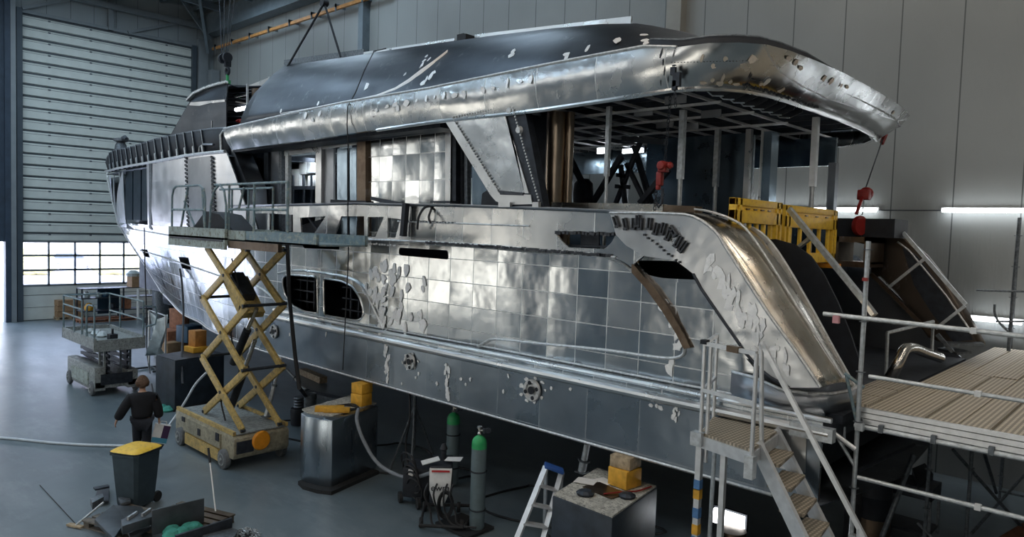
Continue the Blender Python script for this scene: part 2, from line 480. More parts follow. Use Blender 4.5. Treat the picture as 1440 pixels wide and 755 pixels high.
for i, (ya_, yb_, za_, zb_) in enumerate(((-12.5, -6.5, 5.8, 9.5), (-4.5, 2.5, 8.0, 11.5))):  # glowing panes added on the left wall to reflect in the cabin plates
    struct(MB().bx(XL + .01, XL + .04, ya_, yb_, za_, zb_), 'window_%d' % (i + 20), M['glow_hi'])
    fr = MB()
    for k in range(5): y = lerp(ya_, yb_, k / 4); fr.bx(XL, XL + .09, y - .05, y + .05, za_, zb_)
    for z in (za_, zb_): fr.bx(XL, XL + .09, ya_, yb_, z - .05, z + .05)
    struct(fr, 'trim_%d' % (i + 30), M['steel_beam'])
# ---- the tall sectional door at the bow end
door = tag(empty('door_1', (XL, 12.7, 0)), kind='structure')
M['slat'] = plain('door_section_grey', (.66, .70, .67), .45, .1, .05, 3, .03)
M['groove'] = plain('door_groove', (.07, .085, .10), .6, 0, .1, 3, .03)
M['doorframe'] = plain('door_frame_grey', (.20, .23, .25), .5, .2, .1, 3, .03)
sl = MB(); gr = MB(); hg = MB(); y0, y1 = 8.9, 16.57
per = .526; z = 14.13
while z > 3.75 + per * .4:
    zb = max(z - per, 3.75)
    sl.add([(XL + .02, y0, z - .075), (XL + .085, y0, z - .12), (XL + .085, y0, zb + .03), (XL + .02, y0, zb),
            (XL + .02, y1, z - .075), (XL + .085, y1, z - .12), (XL + .085, y1, zb + .03), (XL + .02, y1, zb)],
           [(0, 1, 5, 4), (1, 2, 6, 5), (2, 3, 7, 6), (0, 4, 7, 3)])
    gr.bx(XL - .02, XL + .018, y0, y1, zb, z)
    gr.bx(XL + .085, XL + .089, y0, y1, (z + zb) / 2 + .085, (z + zb) / 2 + .10)
    for y in (10.0, 11.75, 13.55, 15.3): hg.bx(XL + .085, XL + .11, y - .05, y + .05, (z + zb) / 2 + .07, (z + zb) / 2 + .13)
    z -= per
for za, zb in ((1.58, 1.2), (1.17, .62), (.6, .03)):
    sl.bx(XL + .02, XL + .08, y0, y1, zb, za)
gr.bx(XL - .02, XL + .018, y0, y1, 0, 1.6)
sl.build('section_slats', M['slat'], door); gr.build('section_joints', M['groove'], door); hg.build('hinge_plates', M['groove'], door)
wf = MB(); cols = [8.9, 9.97, 11.08, 12.18, 13.28, 14.36, 15.45, 16.57]
for z in (1.64, 2.36, 3.05, 3.71): wf.bx(XL - .02, XL + .08, y0, y1, z - .05, z + .05)
for y in cols: wf.bx(XL - .02, XL + .08, y - .04, y + .04, 1.6, 3.72)
wf.build('window_frame', M['doorframe'], door)
MB().bx(XL + .01, XL + .02, y0, y1, 1.6, 3.72).build('window_pane', M['glass'], door)
# jambs, lintel and columns
j = MB()
j.bx(XL, XL + .3, 8.66, 8.88, 0, 14.3); j.bx(XL, XL + .12, 8.88, 8.93, 0, 14.13); j.bx(XL, XL + .28, 16.57, 16.78, 0, 14.2)
struct(j, 'trim_1', plain('jamb_dark', (.06, .08, .10), .5, .2, .1, 3, .03))
c = MB()
c.bx(XL, XL + .35, 8.42, 8.62, 0, 14.6)
c.bx(XL + .05, XL + .4, 16.85, 17.35, 0, 14.6); c.bx(XL + .5, XL + .9, 17.3, 17.75, 0, 13.0)
struct(c, 'trim_2', plain('column_grey', (.24, .27, .29), .5, .2, .08, 2, .03))
c = MB(); c.bx(XL, XL + .33, 8.2, 8.42, 0, 14.6); c.bx(XL, XL + .2, 7.0, 8.2, 3.7, 15)
struct(c, 'trim_3', plain('dark_curtain_wall', (.035, .055, .085), .5, .1, .2, 3, .05))
# bracing and rafters above the door
b = MB(); b.bar((XL + .35, 8, 15.25), (XL + .35, 17.2, 15.25), .22, .26)
b.bar((XL + .2, 8.9, 14.3), (XL + .2, 11.3, 15.4), .08, .14); b.bar((XL + .2, 13.4, 14.2), (XL + .2, 17.0, 15.7), .08, .14)
b.bx(XL + .02, XL + .25, 12.5, 12.72, 14.13, 17.1); b.bx(XL, XL + .15, 8.2, 17.3, 14.13, 14.28)
struct(b, 'trim_4', plain('brace_grey', (.22, .25, .27), .5, .2, .08, 2, .03))
b = MB()
for x in (-37, -34, -31, -28):
    b.bar((x, 5, 16.6), (x, 17.7, 15.7), .18, .3)
for y in (9, 11, 13, 15, 16.6): b.bar((XL, y, 16.9 - (y - 5) * .07), (-20, y, 16.9 - (y - 5) * .07), .1, .2)
b.bar((-38.9, 17.2, 13.9), (-36.2, 15.5, 16.2), .14, .2); b.bar((-38.9, 17.3, 14.6), (-38.9, 15.6, 16.6), .14, .2)
struct(b, 'trim_5', M['steel_beam'])
# crane runway beam, orange conductor rail with brackets, wall columns
struct(MB().bx(XL + .3, XR, 17.15, 17.75, 14.85, 15.9), 'trim_6', M['steel_beam'])
r_ = MB(); r_.bx(XL + .8, -23.6, 17.35, 17.47, 14.02, 14.15)
struct(r_, 'trim_7', M['orange_rail'])
r_ = MB()
for x in [-38.4 + 1.9 * k for k in range(8)]: r_.bx(x, x + .06, 17.3, 17.8, 14.1, 14.25); r_.bx(x, x + .06, 17.3, 17.36, 13.95, 14.25)
struct(r_, 'trim_8', M['steel_beam'])
c = MB(); xa = P(508, 30, Y=17.6).x; c.bx(xa, xa + .32, 17.45, 17.8, 0, 14.9); c.bx(xa - .5, xa + .6, 17.3, 17.5, 14.6, 14.9)
struct(c, 'trim_9', M['steel_beam'])
c = MB(); c.bx(-10.95, -10.5, 17.5, 17.8, 0, 14.9)
struct(c, 'trim_20', plain('column_brownish', (.30, .29, .26), .5, .1, .1, 2, .03))

# ---- wall battens
def batten(x0, x1, z, label):
    t = empty('wall_lamp', ((x0 + x1) / 2, 17.62, z), label, 'lamp', 'tube lamps on the long wall')
    MB().bx(x0, x1, 17.68, 17.8, z + .0, z + .06).build('lamp_housing', M['white'], t)
    MB().tube([(x0 + .03, 17.63, z), (x1 - .03, 17.63, z)], .045, 10).build('lamp_tube', M['lamp'], t)
batten(-4.02, -.6, 5.71, 'upper white tube lamp at the right edge of the picture, on the long wall')
batten(-9.0, -5.28, 5.71, 'upper white tube lamp on the long wall just right of the yellow barriers')
batten(-3.35, -2.42, 3.46, 'lower left tube lamp beside the dark stern wing')
batten(-2.3, .9, 3.44, 'lower right tube lamp behind the scaffold post')
batten(-20.5, -17.0, 5.71, 'tube lamp glimpsed through the open cabin of the hull')
tag(MB().tube([(-5.28, 17.7, 5.71), (-4.02, 17.7, 5.71)], .014, 6).build('lamp_cable', M['frame_dark']), 'thin dark cable joining the two upper wall lamps', 'cable')
tag(MB().tube([(-6, 17.7, 3.2), (3, 17.7, 3.2)], .02, 6).build('wall_pipe', M['blue']), 'thin blue pipe along the wall below the lower lamps', 'pipe')

# ---- outside, seen through the door windows
struct(MB().bx(-140, XL - .3, -60, 90, -.3, -.02), 'ground', M['ground'])
fc = MB(); fc.bx(-112, -110, -10, 60, 0, 14)
fobj = tag(fc.build('building', M['facade']), 'pale overexposed building across the yard', 'building')
for k in range(6):
    for z in (4.2, 8.2): MB().bx(-109.98, -109.9, 6 + k * 5, 8.5 + k * 5, z, z + 1.6).build('window', M['groove'], fobj)
for nm, a, b, lab in (('hedge', 30, 62, 'clipped yellow-green hedge left of the parked car'), ('hedge', 141, 215, 'clipped yellow-green hedge right of the parked car')):
    pa = P(a, 386, Z=0); pb = P(b, 386, Z=0); h = MB()
    for k in range(26):
        c_ = pa.lerp(pb, (k + .5) / 26); rws = [(.2, 0), (.75, .4), (.85, 1.1), (.6, 1.7 + random.random() * .3), (.1, 2.0 + random.random() * .2)]
        h.lathe((c_.x + random.uniform(-.2, .2), c_.y, 0), [(r * random.uniform(.9, 1.3), z) for r, z in rws], 9)
    tag(h.build(nm, M['hedge'], sharp=20), lab, 'hedge')
# car, side on
ca = P(79, 380, Z=0); cb = P(130, 380, Z=0); cx = (ca.x + cb.x) / 2; sc_ = abs(cb.y - ca.y) / 2.75
car = empty('car', (cx, (ca.y + cb.y) / 2, 0), 'blue parked car seen through the door windows', 'car')
ym = (ca.y + cb.y) / 2
def cy_(t, z, x): return Vector((cx + x, ym + t * sc_, z * sc_))
sil = [(-2.3, .35), (-2.35, .8), (-2.25, 1.05), (-1.9, 1.1), (-1.6, 1.62), (-1.2, 1.68), (.3, 1.66), (1.1, 1.12), (2.1, .98), (2.35, .75), (2.35, .35)]
MB().prism([cy_(a, b, 0) for a, b in sil], (-1.8 * sc_, 0, 0)).build('body', M['carblue'], car, bevel=.06)
MB().prism([cy_(a, b, .02) for a, b in [(-1.75, 1.12), (-1.5, 1.56), (.2, 1.56), (.85, 1.12)]], (-.03, 0, 0)).build('side_window', M['groove'], car)
for t_ in (-1.38, 1.38):
    w_ = MB().lathe(cy_(t_, .34, .03), [(.34 * sc_, -.22), (.36 * sc_, -.1), (.34 * sc_, 0)], 24, (1, 0, 0)).build('wheel', M['tyre'], car)
    rim = MB(); rim.lathe(cy_(t_, .34, .05), [(.24 * sc_, 0), (.22 * sc_, .03)], 20, (1, 0, 0))
    rim.build('rim', M['white'], w_)

# ---- light
wd = bpy.data.worlds.new('sky'); sc.world = wd; wd.use_nodes = True
bg = wd.node_tree.nodes['Background']; bg.inputs[0].default_value = (.70, .80, 1, 1); bg.inputs[1].default_value = 5.0


def area(name, loc, sx, sy, energy, col, rot=(0, 0, 0), portal=False):
    l = bpy.data.lights.new(name, 'AREA'); l.shape = 'RECTANGLE'; l.size = sx; l.size_y = sy; l.energy = energy; l.color = col
    if portal: l.cycles.is_portal = True
    o = bpy.data.objects.new(name, l); COL.objects.link(o); o.location = loc; o.rotation_euler = rot; return o


s_ = bpy.data.lights.new('sun', 'SUN'); s_.energy = 16; s_.angle = R(2); s_.color = (1, .96, .95)
so = bpy.data.objects.new('sun', s_); COL.objects.link(so); so.rotation_euler = Vector((-.75, .25, -.6)).to_track_quat('-Z', 'Y').to_euler()
area('door_portal', (XL - .1, 12.7, 2.65), 2.1, 7.6, 1, (1, 1, 1), (0, R(-90), 0), True)
area('opening_portal', (XL - .1, 4.6, 1.85), 3.7, 7.2, 1, (1, 1, 1), (0, R(-90), 0), True)
# unseen area lights added under the roof, tuned by zone; no fittings built
k = 0
for x in (-33, -24, -15, -6, 3, 12):
    for y in (-9, 0, 6, 13.5):
        area('hall_fill_light', (x, y, 15.4), .7, 4.5, (230 if x < -20 else 125 if x < -10 else 125) * (1 if y < 10 else .8), (.66, .84, 1.0) if x < -10 else (1, .91, .80), (0, 0, 0))
# ================================================================== the yacht hull under construction
CY = 12.1
Yc = [(-40, 13.9), (-36.8, 13.55), (-31.5, 12.1), (-28.65, 11.26), (-24.16, 9.95), (-22.07, 9.59), (-20.2, 9.12), (-17.1, 8.72), (-15, 8.65), (0, 8.65)]
Yk = [(-39, 12.75), (-36.8, 12.1), (-34, 11.30), (-30, 10.35), (-26, 9.55), (-22, 9.02), (-18, 8.74), (-15, 8.66), (0, 8.65)]
Yr = [(-38.5, 12.1), (-35.5, 11.2), (-31, 10.17), (-25.5, 9.33), (-21.8, 9.0), (-19.5, 8.86), (-17, 8.72), (0, 8.68)]


def smooth_tab(tab, n=8):
    out = []
    for i in range(len(tab) - 1):
        p0 = tab[max(i - 1, 0)]; p1 = tab[i]; p2 = tab[i + 1]; p3 = tab[min(i + 2, len(tab) - 1)]
        m1 = (p2[1] - p0[1]) / (p2[0] - p0[0]); m2 = (p3[1] - p1[1]) / (p3[0] - p1[0]); h = p2[0] - p1[0]
        for k in range(n):
            t = k / n
            y = (2 * t ** 3 - 3 * t * t + 1) * p1[1] + (t ** 3 - 2 * t * t + t) * h * m1 + (-2 * t ** 3 + 3 * t * t) * p2[1] + (t ** 3 - t * t) * h * m2
            out.append((p1[0] + h * t, y))
    return out + [tab[-1]]


Yc, Yk, Yr = smooth_tab(Yc), smooth_tab(Yk), smooth_tab(Yr)
def recess(x): return .28 * min(1, max(0, (x + 16) / 7))


def yh(x, z):
    if z <= 4.7: y = lerp(pw(Yc, x), pw(Yk, x), (z - 1.85) / 2.85)
    else: y = lerp(pw(Yk, x), pw(Yr, x), (z - 4.7) / 2.4)
    if z > 2.86: y += recess(x) * min(1, (z - 2.86) / .05)
    return y


def yplain(x, z):
    if z <= 4.7: return lerp(pw(Yc, x), pw(Yk, x), (z - 1.85) / 2.85)
    return lerp(pw(Yk, x), pw(Yr, x), (z - 4.7) / 2.4)


def H(px, py, yf=yh):
    y = 9.0
    for _ in range(25):
        p = P(px, py, Y=y); y = lerp(y, yf(p.x, p.z), .8)
    return P(px, py, Y=y)


def const(y): return lambda x, z: y


def xz(pts, yf=yh): return [((p := H(a, b, yf)).x, p.z) for a, b in pts]


def panel(name, m, parent, outline, holes=(), yf=yh, thick=.03, step=None, zstep=None, sharp=30, off=0):
    bm = bmesh.new(); edges = []
    for lp in [outline] + list(holes):
        vs = [bm.verts.new((x, 0, z)) for x, z in lp]
        edges += [bm.edges.new((vs[i], vs[(i + 1) % len(vs)])) for i in range(len(vs))]
    bmesh.ops.triangle_fill(bm, edges=edges, use_beauty=True, use_dissolve=False, normal=(0, -1, 0))
    if step:
        xs_ = [v.co.x for v in bm.verts]; x = math.floor(min(xs_) / step) * step
        while x < max(xs_):
            bmesh.ops.bisect_plane(bm, geom=bm.verts[:] + bm.edges[:] + bm.faces[:], plane_co=(x, 0, 0), plane_no=(1, 0, 0)); x += step
    for z in (zstep or []):
        bmesh.ops.bisect_plane(bm, geom=bm.verts[:] + bm.edges[:] + bm.faces[:], plane_co=(0, 0, z), plane_no=(0, 0, 1))
    bmesh.ops.recalc_face_normals(bm, faces=bm.faces)
    bm.faces.ensure_lookup_table()
    if bm.faces and sum(f.normal.y for f in bm.faces) > 0: bmesh.ops.reverse_faces(bm, faces=bm.faces[:])
    mb = MB(); idx = {v: i for i, v in enumerate(bm.verts)}; n = len(bm.verts)
    vs = [Vector((v.co.x, yf(v.co.x, v.co.z) + off, v.co.z)) for v in bm.verts]
    fs = [tuple(idx[v] for v in f.verts) for f in bm.faces]
    fs += [tuple(n + i for i in reversed(f)) for f in fs]
    for e in bm.edges:
        if len(e.link_faces) == 1:
            a, b = (idx[v] for v in e.verts); fs.append((a, b, n + b, n + a))
    mb.add(vs + [v + Vector((0, thick, 0)) for v in vs], fs); bm.free()
    return mb.build(name, m, parent, sharp)


def rnd(poly, r=.12, n=4):
    """round the corners of an (x, z) polygon"""
    out = []; m = len(poly)
    for i in range(m):
        p = Vector(poly[i]); a = Vector(poly[i - 1]); b = Vector(poly[(i + 1) % m])
        ra = min(r, (a - p).length * .45); rb = min(r, (b - p).length * .45)
        A = p + (a - p).normalized() * ra; B = p + (b - p).normalized() * rb
        for k in range(n + 1):
            t = k / n; q = A * (1 - t) ** 2 + p * 2 * t * (1 - t) + B * t * t; out.append((q.x, q.y))
    return out


def on(pts, yf=yh, off=-.02): return [Vector((x, yf(x, z) + off, z)) for x, z in pts]


Y = empty('yacht_hull', (-20, CY, 0), 'huge unpainted aluminium motor yacht hull and superstructure on support blocks', 'boat')

# stem profile
def stem_z(x):
    lo, hi = 1.0, 8.0
    if yplain(x, 1.85) <= CY: return 1.85
    for _ in range(40):
        mid = (lo + hi) / 2
        if yplain(x, mid) > CY: lo = mid
        else: hi = mid
    return hi
stem = [(x, stem_z(x)) for x in [-31.5, -32.2, -33, -34, -35, -36, -36.8, -37.3, -37.8, -38.2]]
stem = [(x, z) for x, z in stem if z < 7.0]
rail_px = [(149, 241), (155, 240), (165, 237), (185, 233), (209.5, 229), (235, 224), (262, 219), (290, 215.5), (306, 214), (318, 213)]
def hrail(px, py):
    return H(px, py, lambda x, z: pw(Yr, x))
rail = [hrail(*a) for a in rail_px]
rail_tab = sorted([(p.x, p.z) for p in rail])

# lower hull, chine to knuckle, bow to stern
out = [(-2.98, 1.88), (-2.98, 2.80)]
out += [(-2.98, 2.86)]
out += [(-3.0, 2.92), (-3.0, 4.66), (-6, 4.68), (-12, 4.70), (-17, 4.72), (-30, 4.76)] + [(p_[0], p_[1]) for p_ in reversed([s for s in stem if s[1] < 4.76])] + [(-31.2, 1.87), (-28, 1.85), (-20, 1.85), (-10, 1.85)]
# aft end of the side: cut below the wing
out = [(-3.05, 1.90), (-3.05, 2.86), (-3.15, 2.92), (-3.75, 3.05), (-4.3, 3.55), (-5.0, 4.66)] + out[5:]
port1 = xz([(399, 388), (406, 386), (446, 389), (447, 441), (428, 438), (412, 430), (401, 415), (397, 398)])
port2 = xz([(455, 391), (480, 395), (495, 402), (507, 420), (512, 440), (508, 449), (500, 451), (456, 443)])
slot2 = [(426, 341), (477, 343), (477, 351), (426, 349)]
slot = xz([(561, 348), (630, 352), (631, 365), (561, 359)])
sq1 = xz([(198, 350), (207, 351), (211, 362), (203, 361)])
sq2 = xz([(251, 361), (265, 362), (269, 380), (256, 377)])
arch_hole = xz([(893, 366), (975, 367), (990, 394), (930, 391), (908, 386)])
hull = panel('hull_plating', M['hull'], Y, out, [rnd(port1, .1), rnd(port2, .1), rnd(slot, .05, 2), sq1, sq2, xz(slot2), rnd(arch_hole, .1)], step=.4,
             zstep=[2.3, 2.80, 2.86, 2.91, 3.3, 3.8, 4.3])
ap = xz([(1078, 598), (1136, 606), (1134, 664), (1082, 654)], yplain)
panel('bright_patch_plate', M['bright'], Y, ap, yf=yplain, off=-.04, thick=.012)
# dark lower strake plates: same skin below the rail, the floor's dark reflection put into its colour
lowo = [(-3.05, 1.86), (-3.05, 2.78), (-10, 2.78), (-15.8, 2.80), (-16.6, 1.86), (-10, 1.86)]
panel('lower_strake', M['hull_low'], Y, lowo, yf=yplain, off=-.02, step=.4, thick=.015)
# far side skin, bottom, decks
fo = [(-3.05, 1.9), (-3.05, 2.9), (-5, 4.7), (-17, 4.72), (-30, 4.76)] + [s for s in reversed(stem) if s[1] < 4.76] + [(-31.2, 1.87), (-20, 1.85)]
panel('hull_plating', M['dull'], Y, fo, yf=lambda x, z: 2 * CY - yplain(x, z), step=.8, zstep=[2.8, 3.8], thick=-.03)
bt = []
for x in [-31.4, -30, -28, -26, -24, -22, -20, -17, -12, -6, -3.05]:
    y = min(yplain(x, 1.85), CY - .01); bt.append([Vector((x, y, 1.86)), Vector((x, (y + CY) / 2, 1.62)), Vector((x, CY, 1.42)), Vector((x, 2 * CY - (y + CY) / 2, 1.62)), Vector((x, 2 * CY - y, 1.86))])
MB().grid(bt).build('bottom_plating', M['dark_alu'], Y, solid=.02)
MB().tube([(x, min(yplain(x, 1.86), CY) - .01, 1.85) for x in [-31.2 + .6 * k for k in range(48)] if x < -3.05], .025, 6).build('chine_bead', M['weld'], Y)
dk = []
for x in [-36.6, -34, -31, -28, -25, -22, -19, -16, -12, -8, -6.2]:
    y = min(yplain(x, 4.66) + .06 + recess(x), CY - .02); dk.append([Vector((x, y, 4.62)), Vector((x, CY, 4.66)), Vector((x, 2 * CY - y, 4.62))])
MB().grid(dk).build('main_deck', M['dark_alu'], Y, solid=.02)
MB().bx(-34, -6, CY - .04, CY + .04, 1.9, 4.6).bx(-22, -21.95, 9.8, 14.3, 1.9, 4.6).bx(-10, -9.95, 9.1, 15.1, 1.9, 4.6).build('bulkhead', M['inside'], Y)  # dark bulkheads put in so the hull openings show darkness
# stem bar and sheer
pts = [Vector((x, CY, z)) for x, z in stem] + [Vector((-38.3, CY, 7.1))]
MB().tube(pts, .05, 8).build('stem_bar', M['weld'], Y)

# ---- rub rail, ledge beads, seams
xs_ = [-15.9 + .43 * k for k in range(31)]; xs_ = [x for x in xs_ if x < -2.95] + [-2.95]
MB().tube([(x, yplain(x, 2.75) - .05, 2.75) for x in xs_], .065, 10).build('rub_rail', M['bright'], Y)
MB().tube([(x, yplain(x, 2.75) + .0, 2.90) for x in xs_], .035, 8).build('ledge_pipe', M['bright'], Y)
MB().tube([(x, yh(x, 2.95) - .005, 2.93) for x in xs_ if x < -3.2], .018, 6).build('ledge_bead', M['weld'], Y)
MB().bar((-3.4, 8.6, 2.74), (-2.9, 8.6, 2.74), .12, .16).build('rail_end', M['galv'], Y)
seam = [(166, 318), (185, 322), (215, 327), (240, 331), (300, 338)]
MB().tube([H(*a) for a in curve_pts([(a, b, 0) for a, b in seam], 4) for a in [(a.x, a.y)]], .025, 6).build('knuckle_bead', M['weld'], Y)
s2 = [(197, 352), (235, 363), (280, 378), (322, 392), (345, 397), (365, 404), (385, 420), (398, 438)]
MB().tube([H(a.x, a.y) - Vector((0, .01, 0)) for a in curve_pts([(a, b, 0) for a, b in s2], 4)], .022, 6).build('spray_seam', M['weld'], Y)
# porthole surround and mullion
po = [(392, 384), (420, 380), (470, 386), (492, 391), (510, 402), (522, 424), (540, 462)]
MB().tube([H(a.x, a.y) - Vector((0, .015, 0)) for a in curve_pts([(a, b, 0) for a, b in po], 5)], .03, 6).build('window_surround', M['bright'], Y)
for i, pp in enumerate((port1, port2)):
    rim = MB().tube([v for v in on(rnd(pp, .1), off=.0)], .022, 6, closed=True)
    wn = rim.build('porthole_frame', M['bright'], Y)
    cx_ = sum(a for a, b in pp) / len(pp); cz_ = sum(b for a, b in pp) / len(pp); f = MB()
    for dz in (-.22, .02, .26): f.bar((cx_ - .5, yh(cx_, cz_) + .22, cz_ + dz), (cx_ + .45, yh(cx_, cz_) + .22, cz_ + dz), .03, .03)
    for dx in (-.3, .0, .3): f.bar((cx_ + dx, yh(cx_, cz_) + .3, cz_ - .4), (cx_ + dx, yh(cx_, cz_) + .3, cz_ + .4), .04, .04)
    f.build('inner_stiffeners', M['frame_dark'], wn)
# closed bead of the large side field and its dark return on the arch
bead = [(600, 343), (680, 348), (760, 355), (830, 358), (866, 366), (890, 381), (915, 407), (940, 437), (957, 466), (963, 490), (957, 501), (930, 503), (850, 492), (760, 483), (700, 477), (685, 480), (672, 488)]
MB().tube([H(a.x, a.y) - Vector((0, .01, 0)) for a in curve_pts([(a, b, 0) for a, b in bead], 5)], .024, 6).build('field_bead', M['weld'], Y)
ret = xz([(893, 368), (905, 383), (925, 404), (948, 437), (966, 470), (975, 488), (966, 490), (955, 468), (935, 436), (912, 404), (893, 383)])
panel('arch_return', M['brown'], Y, ret, off=-.09, thick=.09)
pl = xz([(940, 396), (1000, 400), (1050, 478), (1058, 505), (980, 492), (960, 455)])
panel('recess_plate', M['hull'], Y, pl, off=-.025, thick=.02)
# round sea-chest flanges
for px_, py_, r_, n_ in ((579, 508, .15, 'a'), (751, 548, .17, 'b'), (388, 466, .16, 'c')):
    c_ = H(px_, py_, yplain) + Vector((0, -.03, 0)); f = MB()
    f.lathe(c_, [(r_, 0), (r_ * 1.08, .02), (r_, .045), (r_ * .72, .045), (r_ * .62, .02)], 24, (0, -1, 0))
    fo_ = f.build('flange', M['weld'], Y)
    h_ = MB(); h_.lathe(c_ + Vector((0, -.046, 0)), [(r_ * .38, 0), (r_ * .38, .006)], 16, (0, -1, 0))
    for k in range(4):
        a_ = k * PI / 2 + .3; h_.lathe(c_ + Vector((math.cos(a_) * r_ * .72, -.046, math.sin(a_) * r_ * .72)), [(.035, 0), (.03, .012)], 8, (0, -1, 0))
    h_.build('flange_holes', M['black'], fo_)
# ground weld patches: irregular raised smears along seams (each with its own outline)
def smear(pts, size, m=None, yf=yh, name='weld_patches', off=-.012, parent=None):
    mb = MB()
    for (a, b) in pts:
        c_ = H(a, b, yf); n_ = random.randint(6, 9); sx, sz = size[0] * random.uniform(.5, 1.3), size[1] * random.uniform(.5, 1.3); an = random.uniform(-.4, .4)
        poly = []; jit = -.001 * (len(mb.v) % 37) * .3
        for k in range(n_):
            t_ = 2 * PI * k / n_; r_ = random.uniform(.55, 1.1); u_, v_ = math.cos(t_) * sx * r_, math.sin(t_) * sz * r_
            x_ = c_.x + u_ * math.cos(an) - v_ * math.sin(an); z_ = c_.z + u_ * math.sin(an) + v_ * math.cos(an)
            poly.append(Vector((x_, yf(x_, z_) + off + jit, z_)))
        mb.prism(poly, (0, .01, 0))
    return tag(mb.build(name, m or M['ground_weld'], parent or Y), kind='stuff')
M['ground_weld'] = plain('ground_down_weld', (.92, .92, .92), .55, .9, .06, 25, .3)
random.seed(3)
vs_ = []
for bx_, y0_, y1_, n_ in ((545, 485, 535, 16), (630, 510, 560, 12), (540, 400, 470, 12)): vs_ += [(bx_ + random.uniform(-3, 3), lerp(y0_, y1_, (k + random.random()) / n_)) for k in range(n_)]
smear(vs_, (.045, .09), yf=lambda x, z: yplain(x, z) if z < 2.8 else yh(x, z), off=-.03)
smear([(555 + random.uniform(-30, 45), random.uniform(375, 470)) for _ in range(40)] + [(520 + random.uniform(-8, 25), random.uniform(375, 420)) for _ in range(8)], (.09, .13))
smear([(930, 430), (938, 440), (934, 425), (948, 452), (944, 455), (955, 470), (951, 473), (957, 483), (952, 487), (942, 520), (944, 510), (960, 478)], (.07, .09))
smear([(955 + random.uniform(-6, 3), 583 + random.uniform(-10, 12)) for _ in range(6)] + [(random.uniform(550, 720), random.uniform(525, 560)) for _ in range(9)] + [(777, 546), (804, 547), (925, 570), (930, 573), (917, 569), (460, 470), (409, 470)], (.04, .055), yf=yplain, off=-.03)
ring = [(751 + 17 * math.cos(k * .7), 548 + 17 * math.sin(k * .7)) for k in range(9)] + [(579 + 11 * math.cos(k), 508 + 11 * math.sin(k)) for k in range(6)]
smear(ring, (.05, .04), yf=yplain, off=-.032)

# ---- bulwark along the main deck
yb = const(8.74)
def ybul(x, z): return max(8.70, yplain(x, 4.7) - .02)
bo = xz([(350, 288), (400, 290), (430, 289), (500, 288), (560, 290), (640, 291), (720, 294), (800, 297), (862, 300), (900, 303)], ybul)
bo_low = xz([(905, 360), (890, 372), (868, 362), (830, 357), (759, 352), (700, 348), (600, 341), (540, 338), (470, 335), (400, 332), (350, 331)], ybul)
hs = [[(422, 306), (458, 304), (440, 331), (424, 331)], [(480, 304), (512, 304), (512, 332), (470, 332)], [(517, 305), (540, 305), (528, 333), (517, 333)],
      [(545, 306), (563, 308), (556, 334), (545, 334)], [(356, 300), (376, 300), (376, 325), (363, 325)], [(379, 300), (412, 302), (412, 328), (379, 327)], 
      [(781, 328), (866, 330), (860, 341), (850, 350), (800, 348), (791, 340)]]
blw = panel('bulwark', M['bulwark'], Y, bo + bo_low, [xz(h, ybul) for h in hs], yf=ybul, step=.6, thick=.04)
cap = [H(a, b, ybul) for a, b in [(322, 291), (400, 290), (500, 288), (560, 290), (640, 291), (720, 294), (800, 297), (862, 300), (905, 302)]]
mb = MB()
mb.grid([[p + Vector((0, -.03, .0)), p + Vector((0, -.03, .05)), p + Vector((0, .28, .05)), p + Vector((0, .28, 0))] for p in cap])
mb.build('cap_rail', M['dull'], Y, solid=.01)
MB().tube([H(a, b, ybul) - Vector((0, .012, 0)) for a, b in [(560, 311), (640, 314), (745, 318)]], .016, 6).build('bulwark_bead', M['weld'], Y)
MB().tube([H(a, b, ybul) - Vector((0, .012, 0)) for a, b in [(430, 333), (600, 340), (700, 346), (759, 352), (830, 357), (866, 362)]], .022, 6).build('deck_bead', M['weld'], Y)
# saw-tooth weld tabs along the deck line and bulwark opening
def teeth(p0, p1, n, size, yf, name='weld_tabs', off=-.02, parent=None, m=None):
    mb = MB()
    for k in range(n):
        t_ = (k + .5 + random.uniform(-.2, .2)) / n; p = H(lerp(p0[0], p1[0], t_), lerp(p0[1], p1[1], t_), yf)
        mb.box(p + Vector((0, off, random.uniform(-.01, .01))), (size[0] * random.uniform(.6, 1.2), size[1], size[2]))
    return tag(mb.build(name, m or M['tab'], parent or Y), kind='stuff')
teeth((600, 341), (700, 347), 34, (.07, .03, .045), ybul)
teeth((700, 347), (860, 360), 44, (.07, .03, .045), ybul)
teeth((781, 327), (866, 329), 16, (.05, .03, .05), ybul)
teeth((560, 310), (640, 313), 18, (.04, .02, .02), ybul)
teeth((430, 337), (560, 345), 34, (.05, .02, .03), ybul, m=M['weld'])
# mooring opening: dark tray behind the slot
MB().bar(H(785, 345, const(9.0)), H(862, 347, const(9.0)), .3, .03).bar(H(830, 322, const(8.95)), H(830, 352, const(8.95)), .35, .03).build('fairlead_tray', M['frame_dark'], Y)

# ---- stern quarter wing
def ywing(x, z): return 8.66
wt = [(858, 300), (900, 300), (940, 301), (975, 305), (1005, 325), (1023, 352), (1050, 394), (1082, 443), (1120, 495), (1154, 545)]
wt = [(p.x, p.y) for p in curve_pts([(a, b, 0) for a, b in wt], 3)]
wl = [(1110, 545), (1083, 530), (1068, 518), (1050, 498), (1020, 455), (987, 407), (975, 385), (950, 366), (905, 360), (880, 345), (866, 330)]
wo = xz(wt, ywing) + xz(wl, ywing)
wing = panel('stern_wing_side', M['wing_side'], Y, wo, yf=ywing, thick=.05)
MB().tube([H(a, b, ywing) + Vector((0, -.005, 0)) for a, b in wl[:7]], .02, 6).build('wing_lower_bead', M['frame_dark'], Y)  # dark colour gives the weld edge its shade line
ridge = [H(a, b, ywing) for a, b in wt]
